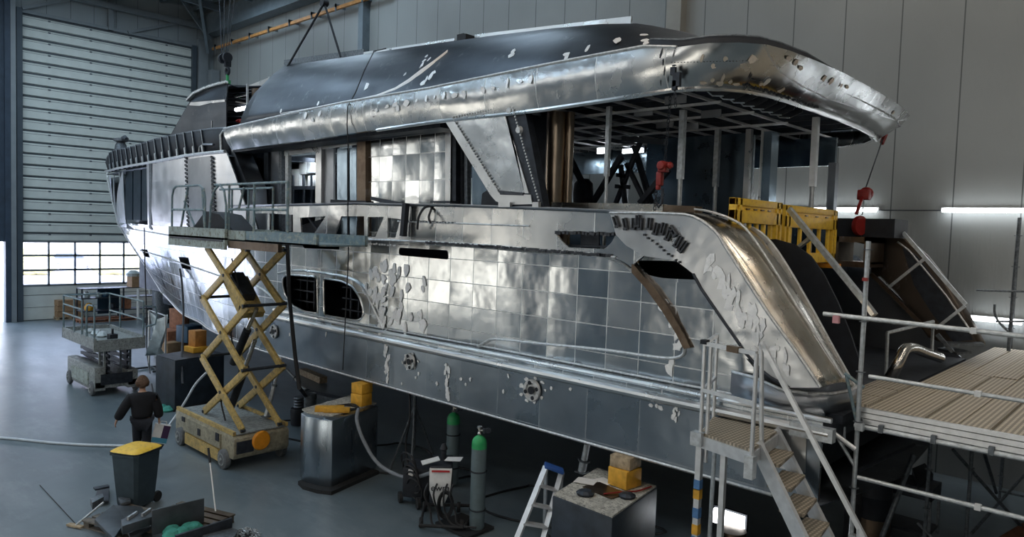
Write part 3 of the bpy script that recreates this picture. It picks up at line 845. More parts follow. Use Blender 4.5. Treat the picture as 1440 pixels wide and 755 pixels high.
# crown: rolled plate from the ridge to the inner edge, in cross sections square to the ridge
inn = [(862, 296), (905, 296), (950, 298), (1000, 305), (1050, 318), (1078, 335), (1105, 372), (1140, 432), (1170, 487), (1203, 546)]
inn = [P(p.x, p.y, Y=9.85) for p in curve_pts([(a, b, 0) for a, b in inn], 3)]
secs = []
for i, a in enumerate(ridge):
    b = inn[i]; t_ = i / (len(ridge) - 1); nrm = Vector((.55 * t_ + .1, -.2, .7)).normalized(); bul = lerp(.01, .13, min(1, max(0, (t_ - .2) * 2.2)))
    row = []
    for k in range(9):
        u_ = k / 8; row.append(a.lerp(b, u_) + nrm * bul * math.sin(PI * min(1, u_ * 1.15)) ** .8 if 0 < k < 8 else (a if k == 0 else b))
    secs.append(row)
MB().grid(secs).build('stern_wing_crown', M['wing'], Y, solid=.02, sharp=50)
MB().tube([v + Vector((0, -.005, .005)) for v in ridge], .022, 6).build('ridge_bead', M['weld'], Y)
MB().tube([lerp(a, inn[i], .42) + Vector((.09, -.03, .14)) * min(1, i / 14) for i, a in enumerate(ridge)][8:], .018, 6).build('crown_bead', M['weld'], Y)
MB().tube([v + Vector((0, -.0, .01)) for v in inn], .02, 6).build('inner_edge', M['weld'], Y)
# dark slot in the crown near its top
sl_ = [P(a, b, Y=9.72) + Vector((.02, -.02, .02)) for a, b in [(1058, 340), (1077, 346), (1083, 362), (1060, 358)]]
MB().prism(sl_, (.01, -.01, .02)).build('crown_slot', M['black'], Y)
# black inner fin behind the crown
inner = [P(a, b, Y=10.4) for a, b in [(1068, 337), (1090, 336), (1118, 344), (1140, 360), (1158, 385), (1178, 425), (1196, 470), (1210, 512), (1200, 540), (1160, 470), (1110, 390)]]
MB().prism(inner, (0, .04, 0)).build('inner_fin', M['black'], Y)
# curved foot plinth of the wing
pts_o = [(1040, 500), (1062, 528), (1090, 545), (1130, 550), (1170, 549), (1200, 548)]
foot = []
for i, (x_, y_) in enumerate([(-4.35, 8.93), (-4.0, 8.80), (-3.6, 8.74), (-3.3, 8.78), (-3.1, 9.0), (-3.02, 9.4), (-3.05, 9.9)]): foot.append([Vector((x_, y_, 2.9)), Vector((x_, y_ + .01, 3.22 if i < 2 else 3.14))])
MB().grid(foot).build('wing_foot', M['dull'], Y, solid=.03)
MB().tube([r_[1] for r_ in foot], .025, 6).build('wing_foot_bead', M['weld'], Y)
# strongback clips along the arch: each one a small double-bar of its own
clips = [(868, 312, 25), (881, 315, 15), (893, 315, 0), (902, 315, 0), (915, 315, -4), (924, 322, -12), (934, 322, -14), (942, 330, -20), (948, 325, 38), (955, 340, -28), (962, 347, -35), (899, 311, 5)]
for (a, b, an) in clips:
    c_ = H(a, b, ywing) + Vector((0, -.03, 0)); rot = Matrix.Rotation(R(-an), 3, 'Y'); mb = MB()
    for dx in (-.022, .022): mb.box(c_ + rot @ Vector((dx, 0, 0)), (.018, .05, .17), rot)
    mb.box(c_ + rot @ Vector((0, -.02, -.07)), (.07, .03, .03), rot)
    mb.build('strongback_clip', M['tab'], Y)
teeth((905, 328), (960, 372), 10, (.03, .02, .03), ywing)
smear([(random.uniform(985, 1090), 0) for _ in range(0)] + [(995 + k * 7 + random.uniform(-8, 8), 372 + k * 12 + random.uniform(-14, 4)) for k in range(12)], (.07, .12), yf=ywing, off=-.012)

random.seed(21)
smear([(lerp(1000, 1105, t_) + random.uniform(-10, 10), lerp(372, 520, t_) + random.uniform(-14, 8)) for t_ in [random.random() for _ in range(34)]], (.05, .10), yf=ywing, off=-.010)
# ---- swim platform and stern
MB().bx(-5.2, -2.95, 9.0, 15.4, 2.80, 2.90).bx(-5.2, -3.02, 8.68, 15.5, 2.6, 2.8).build('swim_platform', M['frame_dark'], Y)
MB().bx(-3.6, -3.5, 8.75, 15.5, 1.9, 2.6).build('transom_lower', M['black'], Y)
MB().bx(-6.9, -6.8, 10.2, 14.3, 2.9, 4.75).build('transom', M['frame_dark'], Y)
tr = MB(); tr.grid([[Vector((-6.75, 10.6, 2.9)), Vector((-6.75, 10.6, 4.6))]] + [[Vector((-6.6 + .45 * math.sin(PI * k / 8), 10.6 + 3.2 * k / 8, 2.9)), Vector((-6.6 + .45 * math.sin(PI * k / 8), 10.6 + 3.2 * k / 8, 4.6))] for k in range(9)])
tr.build('transom_curve', alu('blue_transom', (.12, .16, .20), .3, wave=.25, scuff=.1), Y, solid=.02)
MB().bx(-7.5, -4.9, 9.5, 14.7, 4.60, 4.68).build('aft_deck', M['dark_alu'], Y)
MB().bx(-6.6, -4.8, 9.95, 10.0, 2.9, 4.6).build('stair_side', M['dark_alu'], Y)
# far wing, its inside seen
fwp = [(1173, 312), (1212, 315), (1240, 322), (1268, 335), (1295, 358), (1325, 396), (1352, 440), (1374, 480), (1330, 484), (1305, 474), (1262, 412), (1238, 388), (1226, 392), (1222, 345), (1180, 335)]
MB().prism([P(a, b, Y=14.5) for a, b in fwp], (0, .05, 0)).build('far_wing_inner', M['far_brown'], Y)
edge_o = [P(a, b, Y=14.5) for a, b in fwp[:8]]
MB().grid([[p, p + Vector((.05, .3, -.02)), p + Vector((.0, .7, -.12))] for p in edge_o]).build('far_wing_crown', M['far_brown'], Y, solid=.02)
for p4 in ([(1262, 340), (1278, 352), (1330, 415), (1368, 470)], ):
    MB().tube([P(a, b, Y=14.46) for a, b in p4], .02, 6).build('far_wing_bead', M['weld'], Y)
dp = [(1268, 345), (1290, 360), (1322, 402), (1350, 445), (1368, 478), (1340, 480), (1310, 440), (1285, 400)]
MB().prism([P(a, b, Y=14.47) for a, b in dp], (0, .02, 0)).build('far_wing_plate', M['frame_dark'], Y)
# machinery casing with an opening on the aft deck
mc = MB(); a_ = P(1172, 332, Y=13.6); b_ = P(1222, 372, Y=13.6)
mc.bx(a_.x, b_.x, 13.6, 14.4, a_.z - .10, a_.z); mc.bx(a_.x, b_.x, 13.6, 14.4, b_.z - .06, b_.z + .04); mc.bx(b_.x - .1, b_.x, 13.6, 14.4, b_.z, a_.z); mc.bx(a_.x, a_.x + .1, 13.6, 14.4, b_.z, a_.z)
mc.build('deck_casing', M['brown'], Y)
MB().bx(a_.x - .1, b_.x + .35, 13.7, 14.5, a_.z, a_.z + .33).build('deck_locker', M['black'], Y)
# ---- raised bow
M['bow'] = alu('bow_plates', (.84, .85, .88), .32, (1.6, 1.3, .2, .3), tilt=.02, pillow=.02, wave=.2, scuff=.3)  # pale lavender base carries the door light reflected on the bow
kn = [H(a, b, yplain) for a, b in [(345, 331), (325, 333), (300, 334), (270, 332), (240, 331), (215, 328), (190, 323), (170, 318.5)]]
st_up = [(x, stem_z(x)) for x in [-36.9, -37.2, -37.5, -37.8, -38.1, -38.3]]
bow_out = [(p.x, p.z) for p in reversed(rail)] + [s for s in reversed(st_up) if 4.8 < s[1] < 7.1] + [(p.x, p.z) for p in reversed(kn)]
# right-hand edge slopes up from the knuckle to the rail
e1 = H(346, 292, yplain); e2 = H(330, 245, yplain)
bow_out = bow_out + [(e1.x, e1.z), (e2.x, e2.z)]
w1 = xz([(173, 238.5), (206, 231), (208, 319), (177, 315)], yplain); w2 = xz([(154.5, 247), (160, 245), (164, 305), (159, 297)], yplain)
panel('bow_plating', M['bow'], Y, bow_out, [w1, w2], yf=yplain, step=.35, zstep=[5.2, 5.8, 6.4, 6.9])
panel('bow_plating', M['dull'], Y, [(p.x, p.z) for p in reversed(rail)] + [s for s in reversed(st_up) if 4.8 < s[1] < 7.1] + [(p.x, p.z) for p in reversed(kn)], yf=lambda x, z: 2 * CY - yplain(x, z), step=.8, zstep=[5.6, 6.4], thick=-.03)
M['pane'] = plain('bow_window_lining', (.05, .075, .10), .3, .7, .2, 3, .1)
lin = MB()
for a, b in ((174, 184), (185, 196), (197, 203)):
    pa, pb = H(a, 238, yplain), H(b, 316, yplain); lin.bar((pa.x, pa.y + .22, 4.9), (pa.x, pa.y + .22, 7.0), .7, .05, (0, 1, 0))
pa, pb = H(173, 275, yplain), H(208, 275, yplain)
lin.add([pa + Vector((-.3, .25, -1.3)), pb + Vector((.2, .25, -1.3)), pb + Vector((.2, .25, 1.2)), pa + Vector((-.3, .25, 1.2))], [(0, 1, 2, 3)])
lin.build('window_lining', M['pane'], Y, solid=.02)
pa = H(210, 275, yplain); MB().bar(H(213, 229, yplain) + Vector((0, -.02, 0)), H(213, 322, yplain) + Vector((0, -.02, 0)), .03, .22, (1, 0, 0)).build('window_post', M['galv_dark'], Y)
MB().bar(H(167, 245, yplain) + Vector((0, .06, 0)), H(170, 312, yplain) + Vector((0, .06, 0)), .3, .05, (0, 1, 0)).build('window_post', M['bright'], Y)
MB().tube([p + Vector((0, -.03, 0)) for p in rail], .045, 6).build('sheer_rail', M['weld'], Y)
MB().tube([Vector((p.x, 2 * CY - p.y, p.z)) for p in rail], .045, 6).build('sheer_rail', M['weld'], Y)
for xx in (263, 300):
    mb = MB()
    for k in range(19):
        p = H(xx + k * .2, lerp(222, 322, k / 18), yplain); mb.box(p + Vector((0, -.03, 0)), (.16, .05, .05), Matrix.Rotation(R(25), 3, 'Y'))
    tag(mb.build('seam_clips', M['tab'], Y), kind='stuff')
cl_ = xz([(265, 224), (298, 219), (300, 322), (266, 318)], yplain)
panel('seam_plate', M['dull'], Y, cl_, yf=yplain, off=-.025, thick=.02, step=.4)
# foredeck and black bulwark frame with upright ribs
fd = []
for x in [-37.8, -36, -33, -30, -27, -24, -21, -18.6]:
    y = min(pw(Yr, x) + .05, CY - .02); zz = pw(rail_tab, x) - .12; fd.append([Vector((x, y, zz)), Vector((x, CY, zz + .05)), Vector((x, 2 * CY - y, zz))])
MB().grid(fd).build('foredeck', M['dark_alu'], Y, solid=.02)
top_px = [(149, 229), (151, 221), (155, 215), (162, 211), (178, 208.5), (200, 202), (221, 195), (241, 191), (265, 186), (298, 181), (318, 180)]
tops = [P(a, b, Y=hrail(a, lerp(241, 213, min(1, (a - 149) / 120))).y + .12) for a, b in top_px]
bots = [hrail(a, pw([(149, 241), (155, 240), (165, 237), (185, 233), (209.5, 229), (235, 224), (262, 219), (290, 215.5), (318, 213)], a)) for a, b in top_px]
bots = [b + Vector((0, .12, -.05)) for b in bots]
MB().grid([[b, b.lerp(t, .5), t] for b, t in zip(bots, tops)]).build('bow_bulwark', M['black'], Y, solid=.03)
MB().tube(tops, .03, 6).build('bow_bulwark_edge', M['galv_dark'], Y)
m2 = [Vector((p.x, 2 * CY - p.y, p.z)) for p in tops]; m3 = [Vector((p.x, 2 * CY - p.y, p.z)) for p in bots]
MB().grid([[b, b.lerp(t, .5), t] for b, t in zip(m3, m2)]).build('bow_bulwark', M['black'], Y, solid=.03)
bt_ = sorted([(p.x, p.y, p.z) for p in bots]); tt_ = sorted([(p.x, p.y, p.z) for p in tops])
for xx in [155, 160, 166, 172, 178.5, 185.5, 193, 201, 209.5, 219, 229, 239, 250, 261, 273, 286]:
    i = max(0, [k for k in range(len(top_px)) if top_px[k][0] <= xx][-1]); i = min(i, len(top_px) - 2); t_ = (xx - top_px[i][0]) / (top_px[i + 1][0] - top_px[i][0])
    b_ = bots[i].lerp(bots[i + 1], t_); a_ = tops[i].lerp(tops[i + 1], t_)
    mb = MB(); L_ = (a_ - b_).length
    mb.bar(b_ + Vector((0, -.05, 0)), a_ + Vector((0, -.03, 0)), .02, .06, (0, -1, 0))
    rb_ = mb.build('bulwark_rib', M['black'], Y)
    MB().bar(b_ + Vector((0, -.085, 0)), a_ + Vector((0, -.065, 0)), .014, .015, (0, -1, 0)).bar(b_ + Vector((0, -.12, 0)), b_.lerp(a_, .4) + Vector((0, -.11, 0)), .06, .02, (0, -1, 0)).build('rib_edge', M['galv'], rb_)
hr_ = P(286, 212, Y=8.95)
MB().tube([P(280, 214, Y=8.95), P(281, 207, Y=8.95), P(286, 203, Y=8.95), P(300, 203, Y=8.95)], .03, 8).build('hoop', M['dull'], Y)
MB().tube([P(311, 213, Y=8.9), P(310, 190, Y=8.9), P(314, 184, Y=8.9), P(320, 183, Y=8.9)], .035, 8).build('hoop', M['galv'], Y)
MB().bar(P(298, 212, Y=9.1), P(298, 170, Y=9.1), .03, .03).build('stay', M['dull'], Y)
nn = MB(); c_ = P(170, 205, Y=11.6); nn.lathe(c_ + Vector((0, 0, -.3)), [(.28, 0), (.22, .35), (.16, .45), (.3, .5), (.3, .6), (.1, .65)], 14); nn.tube([c_ + Vector((.2, 0, .3)), c_ + Vector((.5, 0, .35)), c_ + Vector((.7, 0, .25))], .09, 8)
nn.build('anchor_winch', M['galv_dark'], Y)

# ---- cabin side, set back from the bulwark (plane Y = 9.6)
YW = 9.6; yw = const(YW)
def cab(name, m, pts, th=.05, dy=0, holes=()): return panel(name, m, Y, xz(pts, const(YW + dy)), [xz(h, const(YW + dy)) for h in holes], yf=const(YW + dy), thick=th)
M['darkglass'] = alu('dark_cabin_panel', (.13, .16, .20), .18, wave=.1, scuff=.05)
M['bluealu'] = alu('blue_cabin_panel', (.28, .36, .43), .2, wave=.25, scuff=.05, streak=(3, 3, .2))
cab('cabin_panel', M['darkglass'], [(330, 208), (371, 205), (371, 325), (352, 325), (345, 270)])
cab('cabin_panel', M['dull'], [(377, 210), (394, 208), (394, 325), (377, 325)], dy=.03)
cab('cabin_post', M['frame_dark'], [(371, 205), (377, 204), (377, 325), (371, 325)], dy=-.04, th=.12)
cab('cabin_post', M['galv_dark'], [(392, 203), (396, 203), (396, 325), (392, 325)], dy=-.06, th=.1)
cab('cabin_post', M['galv'], [(401, 212), (405, 212), (405, 325), (401, 325)], dy=-.04, th=.1)
cab('cabin_header', M['bright'], [(400, 210), (444, 205), (444, 213), (400, 219)], dy=-.03)
cab('cabin_post', M['bright'], [(444, 198), (452, 197), (451, 332), (443, 332)], dy=-.05, th=.12)
cab('cabin_panel', M['dull'], [(452, 210), (469, 208), (469, 332), (452, 332)], dy=.02)
cab('cabin_panel', M['bluealu'], [(474, 209), (488, 208), (488, 332), (474, 332)], dy=.0)
cab('cabin_panel', M['bluealu'], [(491, 208), (501, 207), (501, 332), (491, 332)], dy=.04)
cab('cabin_header', M['bright'], [(444, 203), (503, 196), (503, 203), (444, 211)], dy=-.04)
cab('cabin_post', M['brown'], [(502, 192), (514, 191), (514, 332), (502, 332)], dy=-.08, th=.15)
cab('cabin_side', M['tiles'], [(513, 190), (633, 178), (633, 300), (600, 335), (513, 335)], dy=0)
cab('cabin_post', M['bright'], [(626, 184), (634, 183), (633, 292), (626, 292)], dy=-.05, th=.1)
cab('cabin_post', M['frame_dark'], [(636, 190), (641, 190), (641, 292), (636, 292)], dy=-.02, th=.2)
cab('cabin_post', M['frame_dark'], [(645, 190), (650, 190), (650, 292), (645, 292)], dy=.1, th=.2)
cab('cabin_post', M['galv_dark'], [(653, 190), (657, 190), (657, 292), (653, 292)], dy=.1, th=.1)
cab('cabin_panel', M['bluealu'], [(664, 215), (700, 215), (705, 292), (664, 292)], dy=.1)
cab('cabin_panel', M['black'], [(735, 150), (769, 146), (771, 292), (735, 292)], dy=.05, th=.5)
bk = MB(); a_ = P(769, 200, Y=9.45); bk.cyl((a_.x + .16, 9.5, 4.7), (a_.x + .16, 9.5, 7.0), .17, 24); bk.cyl((a_.x + .38, 9.6, 4.7), (a_.x + .38, 9.6, 7.0), .07, 16)
bk.build('pillar', alu('stained_pillar', (.42, .34, .26), .3, wave=.2, scuff=.2, streak=(1, 1, .2)), Y)
# dark head beam over the cabin side, with a bright underside edge
hb = MB(); hb.bar(P(340, 212, Y=9.2), P(633, 176, Y=9.2), .5, .14); hb.build('head_beam', M['frame_dark'], Y)
hb = MB(); hb.tube([P(400, 205, Y=9.3), P(540, 192, Y=9.3), P(628, 179, Y=9.3)], .05, 8); hb.build('head_pipe', M['frame_dark'], Y)
# diagonal aft face of the bow block
dg = [P(a, b, Y=8.95) for a, b in [(319, 208), (327, 208), (349, 262), (352, 330), (346, 330), (341, 285)]]
MB().prism(dg, (0, .5, 0)).build('bow_return', M['dull'], Y)
# bulwark stuff inside: diagonal plate, dark lumps seen through the frames
MB().prism([P(a, b, Y=9.1) for a, b in [(463, 305), (478, 305), (470, 331), (455, 331)]], (0, .05, 0)).build('gusset', M['dull'], Y)
MB().prism([P(a, b, Y=9.3) for a, b in [(420, 318), (452, 308), (452, 333), (420, 333)]], (0, .3, 0)).build('gusset', M['black'], Y)
for a in (514.5, 542): MB().bar(P(a, 304, Y=8.8), P(a, 334, Y=8.8), .05, .03).build('bulwark_stay', M['bright'], Y)
MB().bar(P(432, 303, Y=8.85), P(448, 325, Y=8.85), .05, .05).build('bulwark_stay', M['frame_dark'], Y)

# ---- far cabin side: sill, header, posts (open between)
f = MB(); f.bx(-17, -5.2, 14.6, 14.7, 4.65, 5.45); f.bx(-17, -5.2, 14.6, 14.7, 6.45, 7.0)
f.build('cabin_side', M['bluealu'], Y)
for x in (-17, -15, -13.2, -11.8, -10.2, -8.6, -6.6, -5.3): MB().bx(x, x + .14, 14.55, 14.72, 5.4, 6.5).build('cabin_post', M['dull'], Y)
MB().bx(-21.6, -21.5, 9.3, 14.9, 4.65, 6.8).build('cabin_bulkhead', M['frame_dark'], Y)
mb = MB()
for k, (a, b, c, d) in enumerate(((406, 238, 421, 262), (420, 226, 430, 245), (431, 225, 441, 243), (432, 247, 443, 262))):
    p, q = P(a, b, Y=11), P(c, d, Y=11); MB().bx(p.x, q.x, 11, 11.3, q.z, p.z).build('insulation_pack', M['white'], Y, bevel=.04)
p, q = P(406, 262, Y=11.4), P(444, 290, Y=11.4); MB().bx(p.x, q.x, 11.4, 11.5, q.z, p.z).build('cabin_partition', M['bluealu'], Y)
for a in (412, 427, 438): MB().bar(P(a, 246, Y=10.9), P(a, 288, Y=10.9), .05, .05).build('cabin_stay', M['frame_dark'], Y)
MB().bar(P(404, 264, Y=10.8), P(444, 264, Y=10.8), .06, .1).bar(P(404, 222, Y=10.8), P(444, 226, Y=10.8), .06, .12).build('cabin_stringer', M['frame_dark'], Y)
MB().bx(-16.4, -13.4, 12.3, 12.4, 5.0, 5.9).bx(-16.4, -13.4, 12.2, 12.3, 6.5, 6.6).build('cabin_partition', M['dull'], Y)
cm = MB(); cm.prism([P(a, b, Y=9.35) for a, b in [(766, 284), (932, 287), (932, 299), (766, 297)]], (0, .12, 0)); cm.build('coaming', M['wing'], Y)
MB().prism([P(a, b, Y=9.35) for a, b in [(933, 288), (978, 290), (978, 303), (933, 301)]], (0, .2, 0)).build('coaming_block', M['brown'], Y)

# ---- raked side fin
yfn = const(8.66)
fin_o = [(612, 145), (630, 141), (700, 128.5), (716, 127.5), (728, 135), (738, 155), (750, 215), (764, 290), (712, 290), (697, 285), (688, 274), (655, 215)]
panel('side_fin', M['frame_dark'], Y, xz(fin_o, yfn), yf=yfn, thick=.16)
def finp(name, m, pts, off, th=.02): return panel(name, m, Y, xz(pts, yfn), yf=yfn, off=off, thick=th)
finp('fin_edge', M['bright'], [(626, 168), (638, 167), (703, 271), (748, 274), (750, 287), (712, 288), (699, 283), (691, 274)], -.03)
finp('fin_plate', alu('fin_field', (.52, .55, .57), .26, wave=.5, scuff=.08), [(640, 167), (706, 153), (726, 205), (740, 272), (704, 270)], -.02)
finp('fin_strip', M['bright'], [(706, 155), (710, 155), (745, 272), (739, 272), (726, 206)], -.025)
finp('fin_slot', M['tab'], [(704, 268), (738, 271), (738, 275), (706, 274)], -.045)
mb = MB()
for (a, b), (c, d), n_ in (((718, 132), (762, 288), 36), ((640, 167), (703, 268), 26), ((638, 166), (706, 152), 18), ((612, 145), (700, 129), 20)):
    for k in range(n_):
        t_ = (k + .5) / n_; p = H(lerp(a, c, t_), lerp(b, d, t_), yfn); mb.box(p + Vector((0, -.045, 0)), (.025, .02, .03))
tag(mb.build('fin_tabs', M['weld'], Y), kind='stuff')
for (a, b) in ((718, 156), (731, 183)): MB().lathe(H(a, b, yfn) + Vector((0, -.0, 0)), [(.07, 0), (.05, .05)], 12, (0, -1, 0)).build('fin_boss', M['weld'], Y)
MB().prism([P(a, b, Y=8.9) for a, b in [(678, 272), (684, 268), (696, 272), (706, 284), (700, 291), (676, 291)]], (0, .3, 0)).build('fin_foot', M['black'], Y)
for a in (710, 718, 758): MB().box(H(a, 288, yfn) + Vector((0, -.06, -.0)), (.13, .06, .08)).build('fin_pad', M['bright'], Y)

# ---- roof band: upper-deck bulwark running round the stern
ztop = [(p.x, p.z) for p in [P(a, b, Y=8.6) for a, b in [(316, 181), (426, 156), (489, 143), (560, 131.5), (600, 125), (660, 113), (779, 89), (898, 67), (928, 62)]]]
zbot = [(p.x, p.z) for p in [P(a, b, Y=8.62) for a, b in [(325, 211), (430, 197), (600, 171), (742, 156), (850, 140), (944, 126)]]]
T = []; B = []
x0 = P(316, 181, Y=8.6).x; x1 = P(325, 211, Y=8.6).x
for k in range(15):
    t_ = k / 14; T.append(Vector((lerp(x0, -5.7, t_), 8.6, pw(ztop, lerp(x0, -5.7, t_))))); B.append(Vector((lerp(x1, -5.75, t_), 8.64, pw(zbot, lerp(x1, -5.75, t_)))))
Tc = [(-5.2, 8.62, 7.50), (-4.8, 8.70, 7.51), (-4.45, 8.86, 7.5), (-4.2, 9.12, 7.49), (-4.06, 9.5, 7.47), (-3.98, 10.2, 7.46), (-3.94, 11.2, 7.46), (-3.96, 12.4, 7.46), (-4.0, 13.8, 7.45), (-4.06, 14.8, 7.44), (-4.16, 15.4, 7.42), (-4.4, 15.8, 7.44), (-5, 16.0, 7.46), (-7, 16.05, 7.5), (-18.5, 16.05, 7.2)]
Bc = [(-5.3, 8.70, 6.97), (-4.98, 8.85, 6.98), (-4.74, 9.08, 6.99), (-4.58, 9.4, 7.0), (-4.48, 9.8, 7.0), (-4.42, 10.4, 7.0), (-4.40, 11.4, 7.0), (-4.44, 12.5, 7.02), (-4.5, 13.8, 7.03), (-4.58, 14.8, 7.02), (-4.7, 15.4, 7.0), (-4.95, 15.75, 6.99), (-5.5, 15.85, 6.95), (-7, 15.9, 6.92), (-18.5, 15.9, 6.9)]
T += [Vector(v) for v in Tc]; B += [Vector(v) for v in Bc]
rows = []
for i, (t, b) in enumerate(zip(T, B)):
    a = T[max(i - 1, 0)]; c = T[min(i + 1, len(T) - 1)]; d = (c - a).normalized(); outw = Vector((d.y, -d.x, 0))
    m = (t + b) / 2
    rows.append([b - outw * .10 + Vector((0, 0, .0)), b, b.lerp(t, .3) + outw * .06, b.lerp(t, .65) + outw * .08, t + outw * .02, t - outw * .10 + Vector((0, 0, .02)), t - outw * .12 - Vector((0, 0, .2))])
MB().grid(rows).build('roof_band', M['band'], Y, sharp=40)
MB().tube([r_[1] + Vector((0, 0, -.015)) for r_ in rows][7:26], .035, 6).build('roof_band_lip', M['bright'], Y)
MB().tube([r_[4] + Vector((0, 0, .0)) for r_ in rows][:16], .025, 6).build('roof_band_bead', M['weld'], Y)
MB().prism([rows[0][j] for j in (1, 2, 3, 4, 5)], (-.03, 0, 0)).build('roof_band_end', M['dull'], Y)
# black coaming standing inside the stern corner
cr = []
for i in range(14, 27):
    t = T[i]; a = T[i - 1]; c = T[i + 1]; d = (c - a).normalized(); o_ = Vector((d.y, -d.x, 0)); q = t - o_ * .14
    hh = .13 if i < 21 else .07; cr.append([q + Vector((0, 0, -.1)), q + Vector((0, 0, hh))])
MB().grid(cr).build('stern_coaming', M['black'], Y, solid=.03)
MB().tube([c[1] for c in cr], .02, 6).build('stern_coaming_edge', M['galv_dark'], Y)
yt_ = const(8.5)
def bandp(px_, py_):
    """nearest point of the band surface seen at a measured place"""
    d = fw + rr * ((px_ - 720) / FPX) - uu * ((py_ - 377.5) / FPX); best = None
    for i in range(len(rows) - 1):
        for j in range(1, 5):
            for (A_, B_, C_) in ((rows[i][j], rows[i + 1][j], rows[i][j + 1]), (rows[i + 1][j], rows[i + 1][j + 1], rows[i][j + 1])):
                n_ = (B_ - A_).cross(C_ - A_)
                if abs(n_.dot(d)) < 1e-9: continue
                t_ = n_.dot(A_ - EYE) / n_.dot(d); q = EYE + d * t_
                v0, v1, v2 = B_ - A_, C_ - A_, q - A_; d00, d01, d11, d20, d21 = v0.dot(v0), v0.dot(v1), v1.dot(v1), v2.dot(v0), v2.dot(v1); den = d00 * d11 - d01 * d01
                if den == 0: continue
                v = (d11 * d20 - d01 * d21) / den; w_ = (d00 * d21 - d01 * d20) / den
                if v > -.02 and w_ > -.02 and v + w_ < 1.02 and (best is None or t_ < best[0]): best = (t_, q, n_.normalized(), (B_ - A_).normalized())
    return best
def band_patch(pts, w_, h_, name, m):
    mb = MB()
    for (a, b) in pts:
        r0 = bandp(a, b)
        if not r0: continue
        _, q, n_, u_ = r0
        if n_.dot(EYE - q) < 0: n_ = -n_
        v_ = n_.cross(u_); poly = []; k_ = random.randint(5, 8); sx, sz = w_ * random.uniform(.5, 1.3), h_ * random.uniform(.5, 1.3)
        for k in range(k_):
            an = 2 * PI * k / k_; r_ = random.uniform(.6, 1.1); poly.append(q + n_ * .012 + u_ * math.cos(an) * sx * r_ + v_ * math.sin(an) * sz * r_)
        mb.prism(poly, n_ * .006)
    return tag(mb.build(name, m, Y), kind='stuff')
random.seed(5)
band_patch([(1057, 83), (1063, 84), (1049, 96), (1045, 92), (1020, 82), (1003, 92), (987, 83), (1002, 112), (1016, 110), (1027, 114), (1035, 118), (1012, 117), (1070, 117), (1096, 127), (1100, 125), (1125, 95), (1108, 82), (1118, 87), (1158, 110), (1168, 114), (1182, 120), (1190, 122), (988, 116), (1255, 158)], .06, .05, 'primer_patches', plain('primer_beige', (.72, .64, .54), .7, .1, .12, 20, .2))
band_patch([(430, 163), (450, 160), (556, 147), (572, 145), (586, 142), (600, 139), (612, 137), (625, 134), (640, 134), (653, 133), (680, 127), (695, 124), (714, 118), (733, 115), (747, 112), (440, 168), (530, 155), (545, 150), (1078, 114), (560, 152)], .06, .08, 'ground_patches', M['ground_weld'])
mk = [(930, 76), (933, 88), (935, 100), (940, 112), (948, 76), (948, 92), (950, 104), (930, 116), (524, 148), (525, 156), (526, 164), (1055, 106), (1060, 112), (1050, 120)]
band_patch(mk, .07, .012, 'alignment_tabs', M['tab'])
mb = MB()
for k in range(60):
    r0 = bandp(lerp(1045, 1150, k / 59), lerp(122, 155, k / 59) - 3 + random.uniform(-1.5, 1.5))
    if r0: mb.box(r0[1] + Vector((.01, -.01, 0)), (.02, .03, .015))
for k in range(24):
    r0 = bandp(lerp(945, 1050, k / 23), lerp(88, 86, k / 23))
    if r0: mb.box(r0[1] + Vector((0, -.01, 0)), (.012, .02, .008))
tag(mb.build('stitch_tabs', M['tab'], Y), kind='stuff')
# upper deck and its underside framing
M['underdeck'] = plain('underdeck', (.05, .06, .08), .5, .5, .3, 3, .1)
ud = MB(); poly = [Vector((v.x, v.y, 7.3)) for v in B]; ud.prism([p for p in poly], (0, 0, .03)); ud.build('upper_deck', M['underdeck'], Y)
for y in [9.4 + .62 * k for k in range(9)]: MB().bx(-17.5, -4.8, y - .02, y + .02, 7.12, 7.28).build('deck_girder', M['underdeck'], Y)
for i, x in enumerate([-5.4 - .62 * k for k in range(14)]): MB().bx(x - .018, x + .018, 8.9, 15.2, 7.0, 7.04).build('ceiling_batten', M['alu_prof'], Y)
for y in (9.9, 11.0, 12.3, 13.6): MB().bx(-14, -5.2, y - .018, y + .018, 6.95, 6.99).build('ceiling_rail', M['alu_prof'], Y)
for k in range(8):
    y = 9.3 + .32 * k; mb = MB(); pr = [Vector((-4.62, y, 7.28)), Vector((-4.66, y, 7.0)), Vector((-4.85, y, 6.93)), Vector((-5.02, y, 6.95)), Vector((-5.1, y, 7.02)), Vector((-5.12, y, 7.28))]
    mb.prism(pr, (0, .02, 0)); kn_ = mb.build('knee_plate', M['black'], Y)
    MB().tube([p + Vector((.0, -.0, 0)) for p in pr[2:6]], .012, 6).build('knee_flange', M['galv'], kn_)
for a, b in ((950, 140), (905, 158), (935, 175), (970, 178), (1000, 160)):
    p = P(a, b, Z=6.95); MB().box(p, (.35, .02, .12)).build('ceiling_plate', M['dull'], Y)
MB().bx(-8.2, -6.0, 12.6, 12.65, 4.7, 6.9).build('aft_bulkhead', alu('blue_bulkhead', (.15, .20, .25), .3, wave=.5, scuff=.05), Y)
mb = MB(); mb.bx(-6.05, -5.95, 12.5, 12.6, 4.7, 6.95); mb.bx(-5.85, -5.8, 12.7, 12.8, 4.7, 6.95); mb.build('door_jamb', M['bright'], Y)
MB().bx(-5.75, -5.6, 12.6, 12.9, 4.7, 6.9).build('door_jamb', M['bluealu'], Y)

